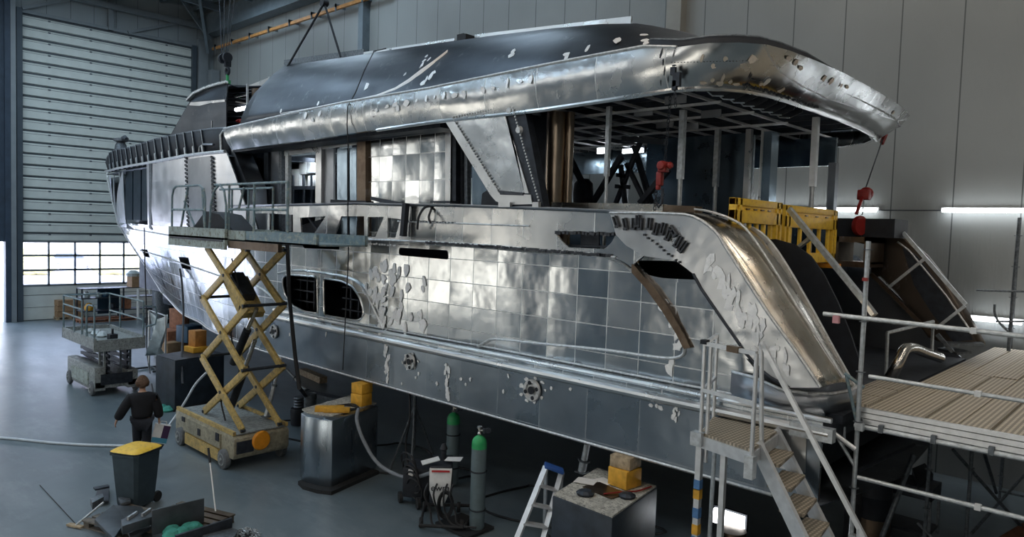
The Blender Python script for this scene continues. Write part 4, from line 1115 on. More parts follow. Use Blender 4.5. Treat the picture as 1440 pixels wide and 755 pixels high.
# ---- upper house, dark rolled plates
top = [P(a, b, Y=10.3) for a, b in [(388, 99), (402, 91), (450, 84.5), (510, 77), (575, 67), (640, 58), (710, 49), (770, 42), (830, 36), (887, 33), (920, 35), (955, 42), (985, 50)]]
tz = [(p.x, p.z) for p in top]
secs = []
for x in [-18.35, -17.9, -17, -15, -13, -11.5, -10, -8.5, -7.5, -6.8, -6.2, -5.7, -5.25]:
    z1 = pw(tz, x) if x < -5.5 else pw(tz, x) - .05; zb_ = 7.50; h = z1 - zb_; k_ = 0
    half = [(8.95, 0), (9.0, .12), (9.12, .30), (9.32, .52), (9.62, .75), (9.98, .93), (10.4, 1.0), (11.2, 1.05)]
    if x == -18.35: half = [(8.98, 0), (9.03, .12), (9.14, .28), (9.36, .48), (9.68, .68), (10.05, .84), (10.45, .93), (11.2, 1.0)]
    if x > -6.5:
        q = (x + 6.5) / 1.25; half = [(y + q * .5 * f_, f_ * 1) for y, f_ in half]
    near = [Vector((x, y, zb_ + h * f_)) for y, f_ in half]
    secs.append(near + [Vector((p.x, 2 * CY - p.y, p.z)) for p in reversed(near)])
MB().grid(secs).build('upper_house', M['dark_alu'], Y, solid=.02, sharp=50)
MB().add([v for v in secs[-1]], [tuple(range(len(secs[-1])))]).build('upper_house_end', M['dark_alu'], Y)
MB().bar(P(512, 77, Y=10.35), P(640, 58, Y=10.35), .03, .12).build('standing_flange', M['bright'], Y)
MB().bar(P(668, 53, Y=10.35), P(888, 28, Y=10.35), .03, .12).build('standing_flange', M['bright'], Y)
MB().bar(P(400, 88, Y=10.5), P(512, 73, Y=10.5), .03, .14).build('standing_flange', M['galv_dark'], Y)
MB().box(P(652, 56, Y=10.3), (.2, .2, .2)).box(P(660, 54, Y=10.3), (.1, .3, .12)).build('clamp', M['black'], Y)
def house(px_, py_):
    for i in range(len(secs) - 1):
        for j in range(0, 7):
            for (A_, B_, C_) in ((secs[i][j], secs[i + 1][j], secs[i][j + 1]), (secs[i + 1][j], secs[i + 1][j + 1], secs[i][j + 1])):
                d = fw + rr * ((px_ - 720) / FPX) - uu * ((py_ - 377.5) / FPX); n_ = (B_ - A_).cross(C_ - A_)
                t_ = n_.dot(A_ - EYE) / n_.dot(d); q = EYE + d * t_; v0, v1, v2 = B_ - A_, C_ - A_, q - A_; d00, d01, d11, d20, d21 = v0.dot(v0), v0.dot(v1), v1.dot(v1), v2.dot(v0), v2.dot(v1); den = d00 * d11 - d01 * d01
                v = (d11 * d20 - d01 * d21) / den; w_ = (d00 * d21 - d01 * d20) / den
                if v > -.01 and w_ > -.01 and v + w_ < 1.01:
                    n_.normalize(); return q, (n_ if n_.dot(EYE - q) > 0 else -n_)
    return None
sm = [(395, 160, .02), (440, 152, .02), (490, 143, .03), (530, 135, .045), (556, 126, .07), (575, 116, .13), (592, 104, .16), (612, 88, .10), (630, 73, .07), (642, 65, .05)]
A1 = []; 
for a, b, w_ in [(lerp(sm[i][0], sm[i + 1][0], t_), lerp(sm[i][1], sm[i + 1][1], t_), lerp(sm[i][2], sm[i + 1][2], t_)) for i in range(len(sm) - 1) for t_ in (0, .33, .66)]:
    q = house(a, b)
    if q: A1.append([q[0] + q[1] * .012 + Vector((0, 0, w_ * .5)), q[0] + q[1] * .02, q[0] + q[1] * .012 - Vector((0, 0, w_ * .5))])
MB().grid(A1).build('house_seam', M['ground_weld'], Y)
mb = MB(); random.seed(9)
for a, b in [(597, 86), (600, 80), (594, 92), (570, 105), (604, 84), (610, 103), (600, 112), (595, 118), (606, 108), (720, 78), (722, 73), (798, 80), (797, 77), (826, 70), (868, 58), (905, 50), (907, 58), (909, 46), (908, 62), (920, 40), (925, 41), (396, 156), (448, 146), (516, 122)]:
    q = house(a, b)
    if not q: continue
    q, n_ = q; u_ = n_.cross(Vector((0, 0, 1))).normalized(); v_ = u_.cross(n_); k_ = 7; sx, sz = random.uniform(.03, .09), random.uniform(.05, .12)
    mb.prism([q + n_ * .012 + u_ * math.cos(2 * PI * k / k_) * sx * random.uniform(.6, 1.1) + v_ * math.sin(2 * PI * k / k_) * sz * random.uniform(.6, 1.1) for k in range(k_)], n_ * .006)
tag(mb.build('house_patches', M['ground_weld'], Y), kind='stuff')

# ---- wheelhouse at the bow end of the upper deck
YH = 10.1
sidep = [(240, 190), (267, 143), (318, 139), (318, 197)]
a0, a1, a2, a3 = [P(a, b, Y=YH) for a, b in sidep]
mb = MB(); mb.prism([a0, a1, a2, a3], (0, .03, 0)); wh_ = mb.build('wheelhouse_side', M['dark_alu'], Y)
mf = lambda p: Vector((p.x, 2 * CY - p.y, p.z))
MB().prism([mf(p) for p in (a0, a1, a2, a3)], (0, -.03, 0)).build('wheelhouse_side', M['dark_alu'], Y)
ws = [[p.lerp(mf(p), t_) + Vector((-1.4 * math.sin(PI * t_), 0, 0)) for t_ in [k / 10 for k in range(11)]] for p in (a0, a1)]
MB().grid(ws).build('windscreen_plating', M['frame_dark'], Y, solid=.02)
rp = [P(a, b, Y=YH + .3) for a, b in [(266, 142), (275, 133), (290, 126), (305, 121), (320, 117.5)]]
rws = [[p.lerp(Vector((p.x, 2 * CY - p.y, p.z)), t_) + Vector((-1.2 * math.sin(PI * t_), 0, .12 * math.sin(PI * t_))) for t_ in [k / 8 for k in range(9)]] for p in rp]
MB().grid(rws).build('wheelhouse_roof', M['dark_alu'], Y, solid=.03)
MB().prism(rp + [P(318, 139, Y=YH + .25), P(268, 143, Y=YH + .25)], (0, .03, 0)).build('roof_fascia', M['dark_alu'], Y)
mb = MB()
for k in range(26):
    p = rp[0].lerp(rp[1], k / 6) if k < 6 else rp[1].lerp(rp[2], (k - 6) / 7) if k < 13 else rp[2].lerp(rp[3], (k - 13) / 6) if k < 19 else rp[3].lerp(rp[4], (k - 19) / 6)
    mb.box(p + Vector((0, -.05, .03)), (.09, .1, .07), Matrix.Rotation(R(-30), 3, 'Y'))
tag(mb.build('roof_tabs', M['weld'], Y), kind='stuff')
MB().prism([P(a, b, Y=YH - .03) for a, b in [(268, 144), (316, 140), (316, 143), (295, 145), (280, 149), (266, 148)]], (0, .02, 0)).build('cut_edge', M['wing_side'], Y)
# open skeleton between wheelhouse and upper house
mb = MB()
for k in range(8): mb.bar(P(320, 124 + k * 8, Y=11.2), P(372, 122 + k * 8.6, Y=11.2), .3, .03)
mb.build('skeleton_shelves', M['frame_dark'], Y)
MB().prism([P(a, b, Y=11.8) for a, b in [(318, 119), (345, 120), (378, 124), (384, 175), (318, 196)]], (0, .05, 0)).build('skeleton_back', M['black'], Y)
MB().prism([P(a, b, Y=10.9) for a, b in [(354, 124), (372, 124), (376, 168), (354, 172)]], (0, .05, 0)).build('skeleton_panel', M['brown'], Y)
MB().bar(P(348, 118, Y=10.0), P(348, 171, Y=10.0), .05, .05).build('skeleton_post', M['galv'], Y)
MB().bar(P(379.5, 108, Y=9.6), P(379.5, 165, Y=9.6), .07, .07).build('skeleton_post', M['galv'], Y)
MB().prism([P(a, b, Y=11.6) for a, b in [(350, 120), (378, 109), (391, 104), (386, 116), (376, 122)]], (0, .03, 0)).build('skeleton_gusset', M['bright'], Y)
MB().bar(P(330, 136, Y=10.9), P(347, 133, Y=10.9), .05, .05).bar(P(332, 143, Y=10.9), P(347, 146, Y=10.9), .05, .04).build('skeleton_stringer', M['bright'], Y)
# ================================================================== scissor lifts
V = Vector


def wheel(c, r, w, root, nrm=(0, -1, 0)):
    n = V(nrm); o = MB().lathe(V(c) - n * w / 2, [(r * .75, 0), (r * .97, .02), (r, w * .3), (r, w * .7), (r * .97, w - .02), (r * .75, w)], 26, nrm).build('wheel', M['rubber'], root)
    MB().lathe(V(c) + n * (w / 2 - .03), [(r * .66, 0), (r * .62, .035), (r * .5, .03), (r * .2, .02), (r * .18, .05), (r * .1, .06)], 20, nrm).build('hub', M['lift_g'], o)


def rail_loop(pts, r=.024): return MB().tube(pts, r, 8)


# ---- extended lift beside the hull
L1 = empty('scissor_lift', (-15.1, 7.2, 0), 'raised yellow scissor lift with its platform against the hull side', 'lift')
x0, x1, y0, y1 = -16.45, -13.62, 6.62, 7.82
mb = MB(); mb.prism([V((x0, y0, .30)), V((x0 + .12, y0, .24)), V((x1 - .05, y0, .24)), V((x1, y0, .34)), V((x1, y0, .66)), V((x1 - .1, y0, .72)), V((x0, y0, .72))], (0, y1 - y0, 0))
ch = mb.build('chassis', M['khaki'], L1, bevel=.02)
MB().bx(x0 + .5, x1 - .55, y0 - .035, y0, .36, .66).build('side_cover', M['khaki'], ch)
MB().bx(x0 + .62, x1 - .6, y0 - .05, y0 + .1, .10, .33).build('pothole_guard', M['lift_y'], ch)
for q_ in ((-15.2, -15.08, .42, .56), (-14.35, -14.2, .5, .66), (-16.0, -15.85, .56, .66)): MB().bx(q_[0], q_[1], y0 - .05, y0 - .03, q_[2], q_[3]).build('decal', M['black'], ch)
MB().bx(x1, x1 + .03, y0 + .05, y0 + .4, .36, .6).build('end_panel', M['frame_dark'], ch)
MB().bx(x0 + .05, x1 - .05, y0 + .08, y1 - .08, .72, .745).build('tray', M['lift_g'], ch)
for y_ in (y0 + .03, y1 - .03): MB().bx(x0 + .05, x1 - .05, y_ - .03, y_ + .03, .72, .80).build('tray_edge', M['lift_y'], ch)
MB().lathe((x1, 7.18, .55), [(.19, 0), (.20, .03), (.17, .07), (.05, .08)], 22, (1, 0, 0)).build('orange_cap', M['orange'], ch)
for wx in (-16.1, -14.0):
    for wy in (y0 + .02, y1 - .02): wheel((wx, wy - .04 if wy < 7 else wy + .04, .19), .20, .14, L1, (0, -1 if wy < 7 else 1, 0))
nz = [4.42, 3.31, 2.02, .80]; xl, xr = -15.6, -13.66
def arm(xa, za, xb, zb, y, nm='scissor_arm', m=None):
    mb = MB(); a, b = V((xa, y, za)), V((xb, y, zb)); mb.bar(a, b, .06, .16, (0, 0, 1)); o = mb.build(nm, m or M['lift_y'], L1, bevel=.008)
    for q in (a, b, (a + b) / 2): MB().cyl(q - V((0, .045, 0)), q + V((0, .045, 0)), .035, 12).build('pin', M['frame_dark'], o)
for y in (6.82, 7.62):
    for i in range(3):
        zt, zb_ = nz[i], nz[i + 1]; dd = .10 if i == 0 else 0
        arm(xl + (.2 if i == 0 else 0), zt, xr, zb_, y); arm(xr - (.05 if i == 0 else 0), zt, xl, zb_, y + .075)
for i in range(1, 3):
    for x_ in (xl, xr): MB().cyl((x_, 6.80, nz[i]), (x_, 7.72, nz[i]), .032, 10).build('cross_tube', M['frame_dark'], L1)
for (a, b) in (((-15.0, 7.2, .95), (-13.95, 7.2, 2.55)), ((-15.1, 7.3, 1.9), (-14.0, 7.25, 3.2))):
    a, b = V(a), V(b); o = MB().cyl(a, a.lerp(b, .62), .085, 14).build('hydraulic_cylinder', M['black'], L1); MB().cyl(a.lerp(b, .6), b, .045, 12).build('cylinder_rod', M['pipe'], o)
mb = MB(); mb.bar((-14.95, 7.25, 3.75), (-14.15, 7.25, 3.05), .5, .16); mb.build('cylinder_bracket', M['lift_y'], L1)
mb = MB(); mb.bar((-14.9, 7.22, 3.82), (-14.3, 7.22, 3.4), .3, .2); mb.build('cylinder_bracket', M['frame_dark'], L1)
MB().tube(curve_pts([(-14.6, 6.9, .8), (-14.9, 6.95, 1.3), (-14.2, 7.0, 1.9), (-14.7, 7.05, 2.6), (-14.2, 7, 3.3), (-14.6, 7, 4.2)], 5), .018, 6).build('hydraulic_hose', M['cable'], L1)
# platform and extension deck
pm = MB(); pm.bx(-17.0, -14.22, 6.66, 7.85, 4.60, 4.64); pm.bx(-17.0, -14.22, 6.66, 6.72, 4.40, 4.82); pm.bx(-17.0, -14.22, 7.8, 7.86, 4.40, 4.82); pm.bx(-17.02, -16.96, 6.66, 7.86, 4.40, 4.82)
M['lift_pale'] = plain('lift_pale_green', (.36, .42, .40), .6, 0, .25, 5, .1, dirt=(.16, .15, .10))
pf = pm.build('platform', M['lift_pale'], L1); MB().bx(-16.9, -14.3, 6.645, 6.66, 4.56, 4.60).build('platform_groove', M['frame_dark'], pf)
em = MB(); em.bx(-14.2, -10.95, 6.74, 6.80, 4.60, 4.80).bx(-14.2, -10.95, 6.74, 7.8, 4.60, 4.63).bx(-14.2, -10.95, 7.74, 7.8, 4.6, 4.8)
ex = em.build('extension_deck', M['lift_b'], L1)
MB().bx(-14.2, -13.5, 6.725, 6.74, 4.62, 4.80).build('extension_patch', M['lift_pale'], ex); MB().bx(-14.2, -12.2, 6.72, 6.80, 4.44, 4.59).build('extension_rail', M['brown'], L1)
zt = 5.72
def post(x, y, z0=4.8, z1=zt): MB().tube([(x, y, z0), (x, y, z1)], .025, 8).build('guard_post', M['lift_b'], L1)
for x in (-16.3, -15.5): post(x, 7.8)
for x in (-14.25, -13.2, -11.95): post(x, 6.76)
rail_loop([V((-16.93, 6.7, 4.8)), V((-16.93, 6.7, 5.5)), V((-16.85, 6.7, 5.66)), V((-16.7, 6.7, zt)), V((-15.5, 6.7, zt)), V((-15.3, 6.7, 5.64)), V((-15.22, 6.7, 5.45)), V((-15.22, 6.7, 4.8))]).build('guard_rail', M['lift_b'], L1)
rail_loop([V((-16.93, 6.7, 5.2)), V((-15.22, 6.7, 5.2))]).build('guard_rail', M['lift_b'], L1)
rail_loop([V((-15.0, 6.7, 4.8)), V((-14.95, 6.7, 5.3)), V((-14.8, 6.7, 5.6)), V((-14.55, 6.7, 5.72)), V((-14.35, 6.7, 5.6)), V((-14.25, 6.7, 5.3)), V((-14.25, 6.7, 4.8))]).build('guard_rail', M['lift_b'], L1)
rail_loop([V((-14.9, 6.76, zt)), V((-11.95, 6.76, zt))]).build('guard_rail', M['lift_b'], L1); rail_loop([V((-14.25, 6.76, 5.22)), V((-11.95, 6.76, 5.22))]).build('guard_rail', M['lift_b'], L1)
rail_loop([V((-16.93, 7.8, zt)), V((-14.4, 7.8, zt)), V((-14.4, 7.8, 4.8))]).build('guard_rail', M['lift_b'], L1)
rail_loop([V((-14.2, 6.75, 5.2)), V((-13.8, 6.75, 5.25)), V((-13.6, 6.75, 5.65))]).build('guard_rail', M['lift_b'], L1)
for a, b in (((-16.55, 6.75, 4.82), (-16.2, 6.75, 5.7)), ((-16.2, 6.9, 4.85), (-16.75, 6.9, 5.4)), ((-15.35, 6.75, 4.85), (-15.6, 6.8, 5.65))): rail_loop([V(a), V(b)]).build('gate_brace', M['lift_b'], L1)
tag(MB().prism([V((-16.75, 7.0, 4.66)), V((-15.9, 7.0, 5.18)), V((-15.2, 7.0, 5.12)), V((-14.3, 7.0, 4.66))], (0, .5, 0)).build('tarpaulin_heap', M['black']), 'dark heap on the raised lift platform', 'cover')

# ---- lowered grey lift
L2 = empty('scissor_lift', (-23, 7.2, 0), 'lowered grey scissor lift near the big door', 'lift')
x0, x1, y0, y1 = -24.35, -21.9, 6.62, 7.75
mb = MB(); mb.bx(x0, x1, y0, y0 + .28, .14, .80).bx(x0, x1, y1 - .28, y1, .14, .66).bx(x0, x1, y0, y1, .2, .4); ch = mb.build('chassis', M['lift_g'], L2, bevel=.02)
MB().bx(x0 + .5, x1 - .5, y0 - .03, y0, .25, .6).build('side_cover', M['lift_pale'], ch)
MB().bx(x1, x1 + .02, y0 + .15, y1 - .15, .3, .6).build('end_panel', M['frame_dark'], ch)
for wx in (x0 + .25, x1 - .22):
    for wy in (y0 - .0, y1): wheel((wx, wy, .2), .2, .12, L2, (0, -1 if wy < 7 else 1, 0))
for k in range(5):
    z = .55 + k * .17
    for y in (6.95, 7.5):
        MB().bar((x0 + .15, y, z), (x1 - .1, y, z + .13), .05, .09).bar((x0 + .15, y + .07, z + .13), (x1 - .1, y + .07, z), .05, .09).build('scissor_arm', M['frame_dark'], L2)
for x in (x1 - .12, x1 - .5): MB().bar((x, 6.9, .5), (x, 6.9, 1.45), .07, .05).build('strut', M['lift_g'], L2)
for y in (7.3, 7.55): MB().bar((x1 - .05, y, .4), (x1 - .05, y, 1.45), .05, .05).build('strut', M['galv_dark'], L2)
pm = MB(); pm.bx(x0 - .05, x1 + .35, 6.55, 7.8, 1.50, 1.55).bx(x0 - .05, x1 + .35, 6.5, 6.56, 1.36, 1.66).bx(x0 - .05, x1 + .35, 7.76, 7.82, 1.36, 1.66).bx(x1 + .30, x1 + .36, 6.5, 7.82, 1.3, 1.62).bx(x0 - .08, x0, 6.5, 7.82, 1.36, 1.66)
pm.build('platform', M['lift_g'], L2)
za = 2.62
for pts in ([(x0, 6.52, 1.6), (x0, 6.52, za), (x1 - .75, 6.52, za), (x1 - .75, 6.52, 1.6)], [(x0, 6.52, 2.1), (x1 - .75, 6.52, 2.1)], [(x0, 6.52, 2.36), (x1 - .75, 6.52, 2.36)],
            [(x0, 7.78, 1.6), (x0, 7.78, za), (x1 + .3, 7.78, za), (x1 + .3, 7.78, 1.6)], [(x0, 7.78, 2.1), (x1 + .3, 7.78, 2.1)], [(x0, 6.52, za), (x0, 7.78, za)],
            [(x1 - .35, 6.52, 1.6), (x1 - .35, 6.52, 2.35), (x1 - .3, 6.52, 2.5), (x1 - .15, 6.52, 2.55), (x1 + .2, 6.52, 2.55)], [(x1 + .3, 6.52, 1.6), (x1 + .3, 6.52, 2.55)],
            [(x1 + .3, 7.78, 2.5), (x1 + .3, 8.1, 2.45), (x1 + .3, 8.15, 2.2), (x1 + .3, 8.1, 1.95), (x1 + .3, 7.85, 1.9)], [(x0 + 1.0, 6.52, 1.6), (x0 + 1.0, 6.52, za)], [(x0 + .9, 7.78, 1.6), (x0 + .9, 7.78, za)]):
    rail_loop([V(p) for p in pts], .026).build('guard_rail', M['lift_b'], L2)
mb = MB()
for k in range(5): mb.lathe((x0 + .8 + k * .25, 7.0 + .1 * (k % 2), 1.55), [(.12, 0), (.15, .05), (.1, .12), (.03, .14)], 8)
tag(mb.build('rag_pile', M['foil']), 'crumpled pale rags on the lowered grey lift', 'rags')
tag(MB().box((x1 - .1, 7.1, 1.62), (.25, .2, .16)).bar((x1 - .1, 7.1, 1.7), (x1 - .1, 7.1, 1.85), .05, .05).build('control_box', M['black']), 'small dark control box on the lowered lift', 'box')

# ================================================================== support blocks and timber
def quadblock(name, quad, h, mat, label, top=None, legs=False):
    root = empty(name, (sum(p[0] for p in quad) / 4, sum(p[1] for p in quad) / 4, 0), label, 'support block', 'support blocks under the hull')
    poly = [V((a, b, .06)) for a, b in quad]; mb = MB(); mb.prism(poly, (0, 0, h - .08)); mb.build('casing', mat, root, bevel=.03)
    c = sum((p for p in poly), V()) / 4
    mb = MB(); mb.prism([V((c.x + (p.x - c.x) * .97, c.y + (p.y - c.y) * .97, h - .03)) for p in poly], (0, 0, .03)); mb.build('top_plate', top or M['concrete_top'], root)
    mb = MB(); mb.prism([V((c.x + (p.x - c.x) * 1.03, c.y + (p.y - c.y) * 1.03, 0)) for p in poly], (0, 0, .07)); mb.build('skirt', M['rubber_k'], root)
    return root
quadblock('support_block', [(-6.23, 7.58), (-5.19, 7.54), (-5.42, 8.98), (-6.5, 8.98)], 1.39, M['blockdark'], 'dark support block with a dusty top, nearest the stair')
# block with a rounded front
root = quadblock('support_block', [(-12.37, 7.34), (-12.1, 7.28), (-11.75, 7.36), (-11.51, 7.5), (-11.86, 8.80), (-12.75, 8.72)], 1.36, M['block'], 'grey steel support block with rounded front, beside the yellow lift')
quadblock('support_block', [(-20.1, 7.55), (-19.0, 7.62), (-19.35, 9.1), (-20.5, 9.0)], 1.33, M['blockdark'], 'black support block behind the raised lift', top=M['frame_dark'])


def timber(c, size, rot, m, label, grp='timber packing on the blocks'):
    t = MB().box((0, 0, 0), size, Matrix.Rotation(R(rot), 3, 'Z')); t.v = [v + V(c) for v in t.v]
    return tag(t.build('timber_block', m, bevel=.008), label, 'timber', grp)
# on the near block
timber((-5.75, 8.62, 1.39 + .14), (.34, .34, .26), -5, M['wood_y'], 'yellow timber block on the dark block nearest the stair')
timber((-5.76, 8.64, 1.39 + .36), (.33, .32, .17), 3, M['wood_o'], 'weathered grey-brown timber block wedged under the hull on a yellow one')
timber((-12.1, 8.55, 1.36 + .12), (.30, .30, .24), 12, M['wood_y'], 'lower yellow timber block on the rounded steel block')
timber((-12.1, 8.56, 1.36 + .35), (.30, .30, .20), 9, M['wood_y'], 'upper yellow timber block touching the hull over the rounded steel block')
timber((-12.05, 7.78, 1.36 + .05), (.16, .55, .10), -38, M['wood_y'], 'left of two short yellow battens lying on the rounded block')
timber((-11.88, 7.83, 1.36 + .05), (.12, .5, .09), -42, M['wood_y'], 'right of two short yellow battens lying on the rounded block')
timber((-20.0, 8.6, 1.33 + .08), (.5, .45, .15), 5, M['wood_y'], 'flat yellow timber on the black block behind the raised lift')
M['wood_b'] = plain('orange_brown_timber', (.45, .20, .05), .7, 0, .2, 9, .2)
timber((-20.05, 8.65, 1.33 + .37), (.34, .34, .44), 8, M['wood_b'], 'tall orange-brown timber block under the bow')
# papers, mats and stones on the near block
for (dx, dy, r_, lab, m, sx, sy) in ((-6.2, 8.3, 20, 'pale paper sheet on the left of the dusty block top', 'paper', .3, .24), (-6.02, 8.5, -15, 'second paper sheet half under the first on the dusty block', 'paper', .28, .2)):
    tag(MB().box((dx, dy, 1.405 + (.004 if r_ > 0 else 0)), (sx, sy, .004), Matrix.Rotation(R(r_), 3, 'Z')).build('paper_sheet', M[m]), lab, 'paper')
tag(MB().box((-5.8, 8.22, 1.402), (.55, .34, .012), Matrix.Rotation(R(-8), 3, 'Z')).build('rubber_mat', M['brown']), 'dark brown mat on top of the dusty block', 'mat')
for k, (a, b, r_, lab) in enumerate(((-5.9, 7.9, .12, 'dark rag lump at the front of the dusty block'), (-5.45, 8.25, .11, 'dark rag lump at the right of the dusty block'))):
    tag(MB().lathe((a, b, 1.395), [(r_, 0), (r_ * 1.1, .03), (r_ * .7, .06), (r_ * .2, .07)], 9).build('rag', M['frame_dark'], sharp=20), lab, 'rag')
tag(MB().tube(curve_pts([(-5.7, 8.05, 1.42), (-5.55, 8.3, 1.43), (-5.45, 8.5, 1.42), (-5.42, 8.8, 1.42)], 4), .012, 6).build('red_string', M['red']), 'thin red string on the right edge of the dusty block', 'string')
pts = []
for k in range(40): a = k * .5; pts.append((-12.0 + .22 * math.cos(a) + .05 * math.sin(a * 1.7), 8.15 + .16 * math.sin(a) + .05 * math.cos(a * .9), 1.375 + .001 * k))
tag(MB().tube(pts, .012, 6).build('cable_coil', M['cable']), 'tangle of thin black cable on the rounded block', 'cable')
tag(MB().tube(curve_pts([(-11.7, 8.2, 1.40), (-11.45, 8.0, 1.25), (-11.2, 8.0, .9), (-10.9, 8.1, .55), (-10.4, 8.2, .42), (-9.9, 8.2, .52), (-9.5, 8.2, .7)], 6), .035, 8).build('suction_hose', M['hose_g']), 'thick grey hose sagging from the rounded block to the welder', 'hose')

# ================================================================== gas cylinders and welding gear
def gas_cyl(x, y, h, label):
    t = empty('gas_cylinder', (x, y, .0), label, 'gas cylinder', 'grey gas cylinders with green shoulders'); r = .125; z0 = .06
    MB().lathe((x, y, z0), [(r * .9, 0), (r, .03), (r, h - .38)], 26).build('body', M['cyl'], t)
    MB().lathe((x, y, z0 + h - .38), [(r, 0), (r, .07), (r * .95, .12), (r * .8, .165), (r * .55, .195), (r * .3, .21), (r * .28, .23)], 26).build('shoulder', M['green'], t)
    v = MB().lathe((x, y, z0 + h - .16), [(.035, 0), (.04, .03), (.025, .05), (.025, .10), (.045, .11), (.045, .14)], 14).cyl((x, y, z0 + h - .08), (x + .09, y + .03, z0 + h - .08), .02, 10).build('valve', M['pipe'], t)
    MB().cyl((x + .09, y + .03, z0 + h - .12), (x + .09, y + .03, z0 + h - .04), .035, 12).lathe((x + .16, y + .04, z0 + h - .06), [(.045, -.02), (.045, .02)], 14, (1, -1, 0)).build('regulator', M['frame_dark'], v)
    for z in (.38, 1.02): MB().tube([(x + math.cos(a) * (r + .006), y + math.sin(a) * (r + .006), z) for a in [2 * PI * k / 24 for k in range(24)]], .012, 6, closed=True).build('strap', M['black'], t)
gas_cyl(-8.36, 8.25, 1.72, 'near grey gas cylinder with bright green shoulder beside the welder')
gas_cyl(-10.2, 9.35, 1.55, 'farther grey gas cylinder partly under the hull')

W = empty('welding_machine', (-8.9, 8.1, 0), 'pale-fronted welding machine on a wheeled trolley beside the near gas cylinder', 'welding machine')
e1 = V((.70, .71, 0)); e2 = V((-.71, .70, 0))            # machine axes: e1 across its face, e2 depth
def wl_(u, v, z): return V((-8.95, 7.95, 0)) + e1 * u + e2 * v + V((0, 0, z))
rotm = Matrix((e1, e2, V((0, 0, 1)))).transposed()
MB().box(wl_(0, .3, .70), (.36, .62, .64), rotm).build('cabinet', M['frame_dark'], W, bevel=.02)
fp = MB(); fp.prism([wl_(-.19, -.03, .98), wl_(.19, -.03, .98), wl_(.17, -.06, .62), wl_(.06, -.08, .36), wl_(-.08, -.08, .36), wl_(-.18, -.06, .62)], e2 * .05); fo_ = fp.build('front_panel', M['white'], W, bevel=.006)
MB().prism([wl_(-.15, -.052, .955), wl_(.15, -.052, .955), wl_(.15, -.054, .925), wl_(-.15, -.054, .925)], e2 * .01).build('label_strip', M['redlab'], fo_)
tc = bpy.data.curves.new('lettering', 'FONT'); tc.body = 'ewm'; tc.size = .16; tc.extrude = .003; tc.align_x = 'CENTER'
t0_ = bpy.data.objects.new('lettering_curve', tc); me_ = bpy.data.meshes.new_from_object(t0_); bpy.data.objects.remove(t0_); me_.materials.clear(); to = bpy.data.objects.new('lettering', me_); COL.objects.link(to); me_.materials.append(M['black']); to.parent = fo_
to.matrix_world = Matrix.Translation(wl_(0, -.085, .62)) @ Matrix((e1, V((0, 0, 1)), -e2)).transposed().to_4x4(); to.location = wl_(0, -.085, .62) - V(W['_w'])
MB().prism([wl_(-.30, -.12, 1.06), wl_(-.02, .02, 1.1), wl_(-.06, .16, 1.12), wl_(-.34, .02, 1.08)], (0, 0, .012)).build('lid_flap', M['white'], W)
MB().prism([wl_(.05, .1, 1.07), wl_(.32, .05, 1.08), wl_(.36, .2, 1.1), wl_(.1, .26, 1.08)], (0, 0, .012)).build('lid_flap', M['white'], W)
MB().lathe(wl_(.02, .35, 1.02), [(.05, 0), (.05, .16), (.07, .18), (.03, .28)], 12).build('torch_holder', M['black'], W)
mb = MB(); mb.tube([wl_(-.3, -.3, .12), wl_(.4, -.35, .12), wl_(.55, .1, .12), wl_(.5, .6, .12), wl_(-.3, .6, .12)], .03, 8, closed=True); mb.bx(-9.0, -8.2, 7.9, 8.5, .02, .06); mb.build('trolley', M['rubber_k'], W)
for u, v in ((-.3, -.1), (.38, -.15), (.3, .6), (-.3, .6)):
    c = wl_(u, v, .09); MB().lathe(c - e1 * .03, [(.08, 0), (.09, .02), (.08, .06)], 16, e1).build('caster', M['rubber_k'], W)
for k, (u0, ph) in enumerate(((-.2, 0), (-.05, 1.2), (.12, 2.2), (.22, .5))):
    MB().tube(curve_pts([wl_(u0, -.1, .75), wl_(u0 - .05, -.2, .6), wl_(u0 + .05 * math.cos(ph), -.22, .35), wl_(u0 + .1, -.3, .15), wl_(u0 + .25 + .05 * k, -.35, .12)], 5), .018, 6).build('lead', M['cable'], W)
for k in range(3):
    c = wl_(.1, -.14, .42); rr_ = .14 + .02 * k
    MB().tube([c + e1 * rr_ * .7 * math.cos(a) + V((0, 0, 1)) * rr_ * 1.3 * math.sin(a) - e2 * .015 * k for a in [2 * PI * j / 20 for j in range(20)]], .016, 6, closed=True).build('lead', M['cable'], W)

W2 = empty('wire_feeder', (-10.0, 8.35, 0), 'dark wire feeder with coiled cables left of the welder', 'wire feeder')
MB().box((-10.0, 8.4, .42), (.5, .55, .55), Matrix.Rotation(R(30), 3, 'Z')).build('casing', M['black'], W2, bevel=.03)
MB().box((-9.92, 8.1, .62), (.12, .02, .1)).build('label_plate', M['paper'], W2)
for k in range(5):
    c = V((-10.05 + .06 * k, 8.15 - .01 * k, .75 - .1 * k)); MB().tube([c + V((.2 * math.cos(a), -.05 * math.sin(a), .2 * math.sin(a))) for a in [2 * PI * j / 18 for j in range(18)]], .018, 6, closed=True).build('coiled_lead', M['cable'], W2)
for a in ((-10.2, 8.1), (-9.75, 8.15)): MB().lathe((a[0], a[1], .1), [(.1, -.03), (.1, .03)], 16, (.5, 1, 0)).build('caster', M['rubber_k'], W2)

